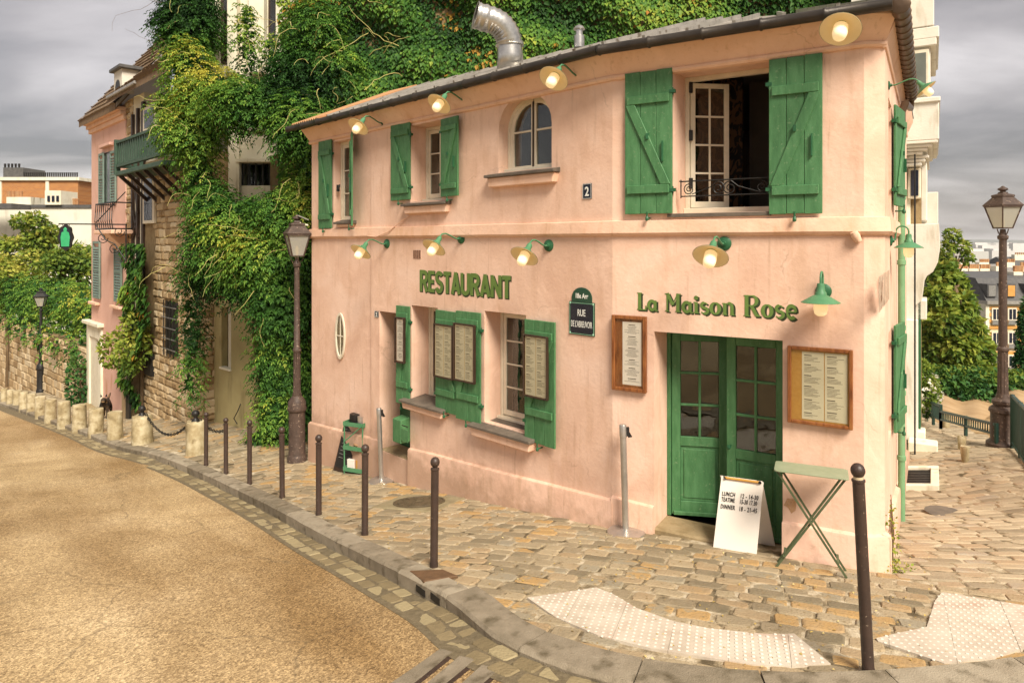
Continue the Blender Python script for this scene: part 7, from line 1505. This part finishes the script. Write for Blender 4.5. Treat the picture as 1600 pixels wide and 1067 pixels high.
# lane stubs
for i, (x, yt, yb, w) in enumerate(((1508, 697, 721, 13), (1503, 681, 702, 12), (1478, 645, 668, 11))):
    p = onG(x, yb); r = w / 2 / F * p.y; h = (yb - yt) / F * p.y
    o = MB().lathe([(r * .85, -.1), (r * .85, .02), (r, h * .9), (r * .92, h), (0, h + .01)], p, 12).build('stone_stub', M['bollstone'], None, smooth=40, jit=.01, org=p); tag(o, ('nearest small stone stub standing in the lane', 'second small stone stub just behind the nearest in the lane', 'small stone stub against the low green railing')[i], 'stone stub', 'small stone stubs in the lane')
p = onG(1476, 801); t = MB().lathe([(.0, .004), (.22, .004), (.23, .012), (.18, .014), (0, .013)], (0, 0, 0), 16).build('drain_cover', M['sill'], None); t.location = p; tag(t, 'small dark round cover in the lane cobbles', 'drain cover')
# railings
def railing(lab, a, b, h, nb, name='railing', mat='railg', mesh=False):
    a, b = Vector(a), Vector(b); t = thing(name, lab, 'railing', tuple(a)); up = Vector((0, 0, 1)); L_ = (b - a).length
    MB().beam(a + up * h, b + up * h, .06, .05).build('top_rail', M[mat], t, bevel=.008); MB().beam(a + up * .1, b + up * .1, .04, .04).build('bottom_rail', M[mat], t)
    k = max(2, int(L_ / 1.2))
    for i in range(k + 1): p = a.lerp(b, i / k); MB().beam(p - up * .1, p + up * (h + .03), .05, .05, (1, 0, 0)).build('post', M[mat], t)
    for i in range(nb): p = a.lerp(b, (i + .5) / nb); MB().beam(p + up * .1, p + up * h, .016, .016, (1, 0, 0)).build('bar', M[mat], t)
    return t
pa, pb = at(1557, 687, 12.6), at(1470, 662, 15.5); railing('low green iron railing across the lane below the earth bank', pa, pb, .28, 26)
pc = at(1582, 694, 12.4); zz_ = lambda x, y: G(x, y); pd = Vector((6.55, 8.2, zz_(6.55, 8.2))); pc.z = zz_(pc.x, pc.y) ; railing('tall dark green railing along the lane edge at the photo border', pc, pd, .95, 46)
p = at(1470, 663, 15.5); q = at(1448, 652, 17.5); railing('far green iron gate rail beside the white flowering shrub', q, p, .42, 16)
# weeds at the wall foot
wd_ = thing('wall_weed', 'dry climbing weed at the foot of the corner of the pink house', 'weed', tuple(FC.w(.15, G(*FC.w(.15, 0, .1)[:2]), .1)))
gz = G(*FC.w(.2, 0, .1)[:2]); bushleaves('foliage', [(tuple(FC.w(.10, gz + .30, .05)), (.06, .05, .34)), (tuple(FC.w(.3, gz + .10, .03)), (.12, .03, .12)), (tuple(FC.w(.05, gz + .05, .08)), (.18, .1, .05))], 240, .034, M['leaf_t'], wd_, .75)
for k in range(8): MB().tube([FC.w(.05 + k * .05, gz - .05, .05), FC.w(.06 + k * .05, gz + .25, .06), FC.w(.02 + k * .06, gz + .4 + .03 * k, .03)], .004, 4).build('stem', M['bark'], wd_)
fs = thing('flowering_shrub', 'white flowering shrub beside the town house down the lane', 'shrub', tuple(onG(1447, 655))); c = bl(1450, 618, 17, 17, 34); bushleaves('foliage', [c, bl(1442, 590, 17, 10, 30)], 2200, .085, M['leaf_t'], fs, .42); p, d = blob_points([c], 260); leaves('flowers', p + d * .05, unit(rng.normal(size=p.shape)), d, .10, .10, rng.random(len(p)), M['petal'], fs); MB().tube([onG(1447, 655), at(1448, 630, 17)], .03, 5).build('stem', M['bark'], fs)
# ------------------------------------------------------------------ ground falling away, earth bank, hedge, trees
def gz_far(P):
    d = np.hypot(P[:, 0], P[:, 1]); near = Gv(np.stack([np.clip(P[:, 0], -30, 14), np.clip(P[:, 1], -4, 34)], 1)) - .55; t = np.clip((d - 30) / 110, 0, 1); t = t * t * (3 - 2 * t); return near * (1 - t) + (EZ - 62) * t
nr, na = 90, 96; v, f = [], []
rr_ = np.concatenate([np.linspace(0, 40, 30), np.geomspace(44, 14000, nr - 30)])
for r in rr_:
    P = np.stack([r * np.cos(np.linspace(0, 2 * np.pi, na, endpoint=False)), r * np.sin(np.linspace(0, 2 * np.pi, na, endpoint=False)) + 6], 1); z = gz_far(P); v += [tuple((*p, zz__)) for p, zz__ in zip(P, z)]
for i in range(len(rr_) - 1): f += [(i * na + k, i * na + (k + 1) % na, (i + 1) * na + (k + 1) % na, (i + 1) * na + k) for k in range(na)]
me = bpy.data.meshes.new('ground'); me.from_pydata(v, [], f); me.polygons.foreach_set('use_smooth', [True] * len(f)); structure(link('ground', me, mk('city_plain', [(.12, .11, .08), (.20, .19, .15), (.16, .17, .11)], .03, .95, 0)))
# earth bank beyond the lane
ebx = np.linspace(1430, 1720, 40); v, f = [], []
for x in ebx:
    for y, d in ((700, 16.2), (668, 17.5), (655, 19), (634, 22), (612, 24.5), (600, 26)):
        p = at(x, y + 3 * math.sin(x * .05) + (-8 if x > 1560 else 0), d + .35 * math.sin(x * .11)); v.append(tuple(p))
for i in range(len(ebx) - 1): f += [(i * 6 + k, i * 6 + k + 1, i * 6 + 7 + k, i * 6 + 6 + k) for k in range(5)]
me = bpy.data.meshes.new('earth_bank'); me.from_pydata(v, [], f); me.polygons.foreach_set('use_smooth', [True] * len(f)); structure(link('earth_bank', me, M['earth']))
hd = thing('hedge', 'clipped ivy hedge along the top of the bare earth bank', 'hedge', tuple(at(1540, 625, 24))); HB = [bl(x, 604 + (x - 1450) * .05, 24 + .2 * math.sin(x), 28, 31, 1.0) for x in range(1452, 1720, 24)]; bushleaves('foliage', HB, 9000, .17, M['leaf_d'], hd, .5, .3); bushleaves('crest', [bl(x, 583 + (x - 1450) * .06, 24, 26, 12, .7) for x in range(1456, 1720, 24)], 1600, .16, M['leaf_t'], hd, .4)
MB().beam(at(1450, 640, 24.3), at(1720, 640, 24.3), .2, .6).build('stem', M['bark'], hd)
c = at(1497, 500, 28); cb_ = [bl(1472, 430, 28, 20, 18), bl(1488, 446, 28.4, 20, 22), bl(1466, 468, 27.6, 24, 22), bl(1500, 480, 28, 22, 24), bl(1478, 505, 27.2, 28, 24), bl(1516, 515, 28, 20, 24), bl(1530, 550, 27.6, 20, 24), bl(1498, 545, 27, 28, 22), bl(1462, 545, 27.5, 20, 26), bl(1540, 580, 27.5, 18, 16), bl(1450, 500, 28, 12, 40), bl(1510, 575, 27.2, 26, 16), bl(1475, 580, 27.2, 26, 16)]
tree('big leafy tree behind the hedge down the lane', at(1500, 640, 28), at(1485, 450, 28), cb_, 6500, .27, M['leaf_t'], .52, 9, .22)
c = at(1502, 382, 36); tree('thin high branches beside the town house', at(1480, 600, 36), at(1490, 400, 36), [bl(1488, 368, 36, 12, 9), bl(1504, 386, 36, 10, 9), bl(1476, 392, 36, 10, 14), bl(1512, 404, 36, 8, 7), bl(1480, 412, 36, 12, 10)], 700, .24, M['leaf_t'], .55, 4, .12)
c = at(1602, 530, 34); t = thing('cypress', 'dark conical cypress at the right photo border', 'tree', tuple(at(1602, 600, 34))); bushleaves('crown', [bl(1604, 575, 34, 18, 40), bl(1603, 535, 34, 14, 40), bl(1602, 500, 34, 9, 26), bl(1602, 478, 34, 4, 18)], 3200, .16, M['leaf_d'], t, .35); MB().tube([at(1602, 640, 34), at(1602, 500, 34)], .12, 6).build('trunk', M['bark'], t)
# ------------------------------------------------------------------ striped building and roofs
M['band_y'] = mk('pale_stone_band', [(.60, .50, .30), (.68, .58, .38)], 2, .9, .1, 10); M['band_o'] = mk('orange_brick_band', [(.50, .24, .06), (.60, .32, .09)], 2, .9, .1, 10)
sb = thing('striped_building', 'apartment house banded in cream and orange brick with slate mansard', 'building', tuple(at(1570, 650, 58))); d = 58; f = Fr(at(1541, 500, d)[:2], (1, 0)); s_ = d / F; zz_ = lambda y, dd=0: EZ + (HZ - y) * (d + dd) / F
k = 0; y = 474
MB().box(f, 0, 130 * s_, zz_(720), zz_(474), -12, -.05).build('wall', M['band_y'], sb)
while y < 650:
    if k % 2: MB().box(f, 0, 130 * s_, zz_(y + 5), zz_(y), -.1, .02).build('brick_band', M['band_o'], sb)
    k += 1; y += 5
MB().box(f, -1.5 * s_, 4 * s_, zz_(720), zz_(474), -12, .06).build('quoin', M['cream'], sb)
for yy in (482, 519, 555, 590):
    for x in (9, 34, 62, 90): 
        w = MB().box(f, (x - 1) * s_, (x + 13) * s_, zz_(yy + 23), zz_(yy - 1), .02, .07).build('window', M['white'], sb); MB().box(f, (x + 1) * s_, (x + 5.5) * s_, zz_(yy + 17), zz_(yy + 1), .07, .08).build('pane', M['navy'], w); MB().box(f, (x + 6.8) * s_, (x + 11.5) * s_, zz_(yy + 17), zz_(yy + 1), .07, .08).build('pane', M['navy'], w)
        MB().box(f, (x - 1) * s_, (x + 13) * s_, zz_(yy + 25), zz_(yy + 18), .08, .16).build('balcony_rail', M['galv'], w)
MB().box(f, -2 * s_, 132 * s_, zz_(475), zz_(470), -12.3, .3).build('cornice', M['zinc'], sb)
rf = MB().add([f.w(-1 * s_, zz_(470), .1), f.w(130 * s_, zz_(470), .1), f.w(128 * s_, zz_(436), -1.6), f.w(3 * s_, zz_(436), -1.6), f.w(128 * s_, zz_(430), -8), f.w(3 * s_, zz_(430), -8), f.w(-1 * s_, zz_(470), -10)], [(0, 1, 2, 3), (3, 2, 4, 5), (0, 3, 5, 6)]).build('roof', M['slate'], sb)
for x, m_ in ((2, 'galv'), (32, 'band_o'), (66, 'galv')): w = MB().box(f, x * s_, (x + 14) * s_, zz_(464), zz_(444), -1.4, .0).build('dormer', M['slate'], rf); MB().box(f, (x + 1.5) * s_, (x + 12.5) * s_, zz_(463), zz_(446), .0, .04).build('dormer_blind', M[m_], w)
def chimney(t, x, y0, y1, w, d, pots, mat='cream'):
    f = Fr(at(x, y1, d)[:2], (1, 0)); s_ = d / F; c = MB().box(f, 0, w * s_, at(x, y1, d).z, at(x, y0, d).z, -1.2, 0).build('chimney', M[mat], t)
    for k in range(pots): MB().lathe([(.14, 0), (.18, .55), (.13, .57)], at(x + w * (k + .5) / pots, y0, d + .5), 7).build('chimney_pot', M['clay'], c)
chimney(sb, 1584, 425, 440, 14, 62, 4); 
rooflist = [(1478, 1600, 414, 428, 112, 'zinc', 'long grey zinc roof with chimney stacks beyond the tree'), (1492, 1544, 424, 470, 84, 'khaki', 'ochre gable wall with a row of chimney pots beyond the tree'), (1545, 1660, 420, 444, 92, 'zinc', 'pale zinc roofed house behind the striped building'), (1575, 1680, 402, 416, 170, 'slate', 'far grey roof at the right photo border')]
for x0, x1, y0, y1, d, m_, lab in rooflist:
    t = thing('distant_house', lab, 'building', tuple(at((x0 + x1) / 2, y1, d))); f = Fr(at(x0, y1, d)[:2], (1, 0)); s_ = d / F; L_ = (x1 - x0) * s_; zb2 = at(x0, y1, d).z; zt2 = at(x0, y0, d).z
    MB().box(f, 0, L_, EZ - 50, zb2, -10, 0).build('wall', M['khaki' if m_ == 'khaki' else 'cream'], t); h = zt2 - zb2
    MB().add([f.w(0, zb2, .4), f.w(L_, zb2, .4), f.w(L_ * .97, zt2, -5), f.w(L_ * .03, zt2, -5), f.w(L_, zb2, -10), f.w(0, zb2, -10)], [(0, 1, 2, 3), (3, 2, 4, 5), (0, 3, 5), (1, 4, 2)]).build('roof', M['zinc' if m_ == 'khaki' else m_], t)
    for k in range(3): chimney(t, x0 + (x1 - x0) * (.1 + .33 * k), y0 - 4, y0 + 5, 15, d + 3, 5, 'cream')
    for k in range(int(L_ / 3)): MB().box(f, 1 + k * 3, 2.1 + k * 3, zb2 - 3.2, zb2 - 1.2, 0, .06).build('window', M['slate'], t)
# far city and hills
mb = MB(); tints = []
for k in range(1500):
    y = random.uniform(700, 5200); x = y * random.uniform(.42, .95); w = random.uniform(12, 46); h = random.uniform(14, 30) if random.random() < .8 else random.uniform(35, 60); z0 = EZ - 62; mb.cb((x, y, z0 + h / 2), (w, random.uniform(10, 20), h)); tints += [random.random()] * 8
M['city'] = mk('distant_city_walls', [(.1, (.30, .29, .27)), (.4, (.50, .49, .46)), (.7, (.66, .65, .62)), (.95, (.26, .22, .19))], .02, .9, 0, src='tint', mixn=.15)
o = mb.build('city', M['city']); at_ = o.data.attributes.new('tint', 'FLOAT', 'POINT'); at_.data.foreach_set('value', tints); tag(stuff(o), 'pale blocks of the far city on the plain', 'city')
v, f = [], []; n = 90
for i in range(n):
    a = -1.1 + 2.2 * i / (n - 1); d = 8200; x, y = d * math.sin(a), d * math.cos(a); t = 30 + 26 * math.sin(a * 9) + 16 * math.sin(a * 23 + 1); v += [(x * .8, y * .8, EZ - 62), (x, y, EZ + t), (x * 1.2, y * 1.2, EZ - 62)]
for i in range(n - 1): f += [(i * 3, i * 3 + 3, i * 3 + 4, i * 3 + 1), (i * 3 + 1, i * 3 + 4, i * 3 + 5, i * 3 + 2)]
me = bpy.data.meshes.new('hills'); me.from_pydata(v, [], f); me.polygons.foreach_set('use_smooth', [True] * len(f)); structure(link('hills', me, mk('wooded_hills', [(.05, .07, .04), (.09, .10, .06)], .004, .95, 0)))
# fallen leaves and litter on the pavement
p_ = []
for k in range(260):
    q = onG(random.uniform(560, 1480), random.uniform(800, 1050)); 
    p_.append(q)
P = np.array([(q.x, q.y, q.z + .016) for q in p_]); k = inpoly(P[:, :2], SIDE) & ~inpoly(P[:, :2], HOUSE); P = P[k]; n = len(P)
o = leaves('leaf_litter', P, unit(rng.normal(size=(n, 3)) * [1, 1, .1]), unit(np.array([0, 0, 1.]) + rng.normal(0, .2, (n, 3))), rng.uniform(.015, .035, n), .018, rng.random(n), leafmat('dry_leaf', [(0, (.34, .22, .06)), (.5, (.50, .36, .10)), (1, (.6, .5, .25))], trans=.1)); o['label'] = 'dry leaf crumbs scattered on the cobbles'

# ------------------------------------------------------------------ air: faint haze over the plain
hz = MB().cb((0, 6, EZ + 7.5), (29200, 29200, 141)).build('haze', None); stuff(hz)
hm = bpy.data.materials.new('haze_air'); hm.use_nodes = True; nt = hm.node_tree; nt.nodes.remove(nt.nodes['Principled BSDF']); pv = nt.nodes.new('ShaderNodeVolumePrincipled'); pv.inputs['Color'].default_value = (.86, .87, .9, 1); pv.inputs['Density'].default_value = .00012; nt.links.new(pv.outputs[0], nt.nodes['Material Output'].inputs['Volume']); hz.data.materials.append(hm)
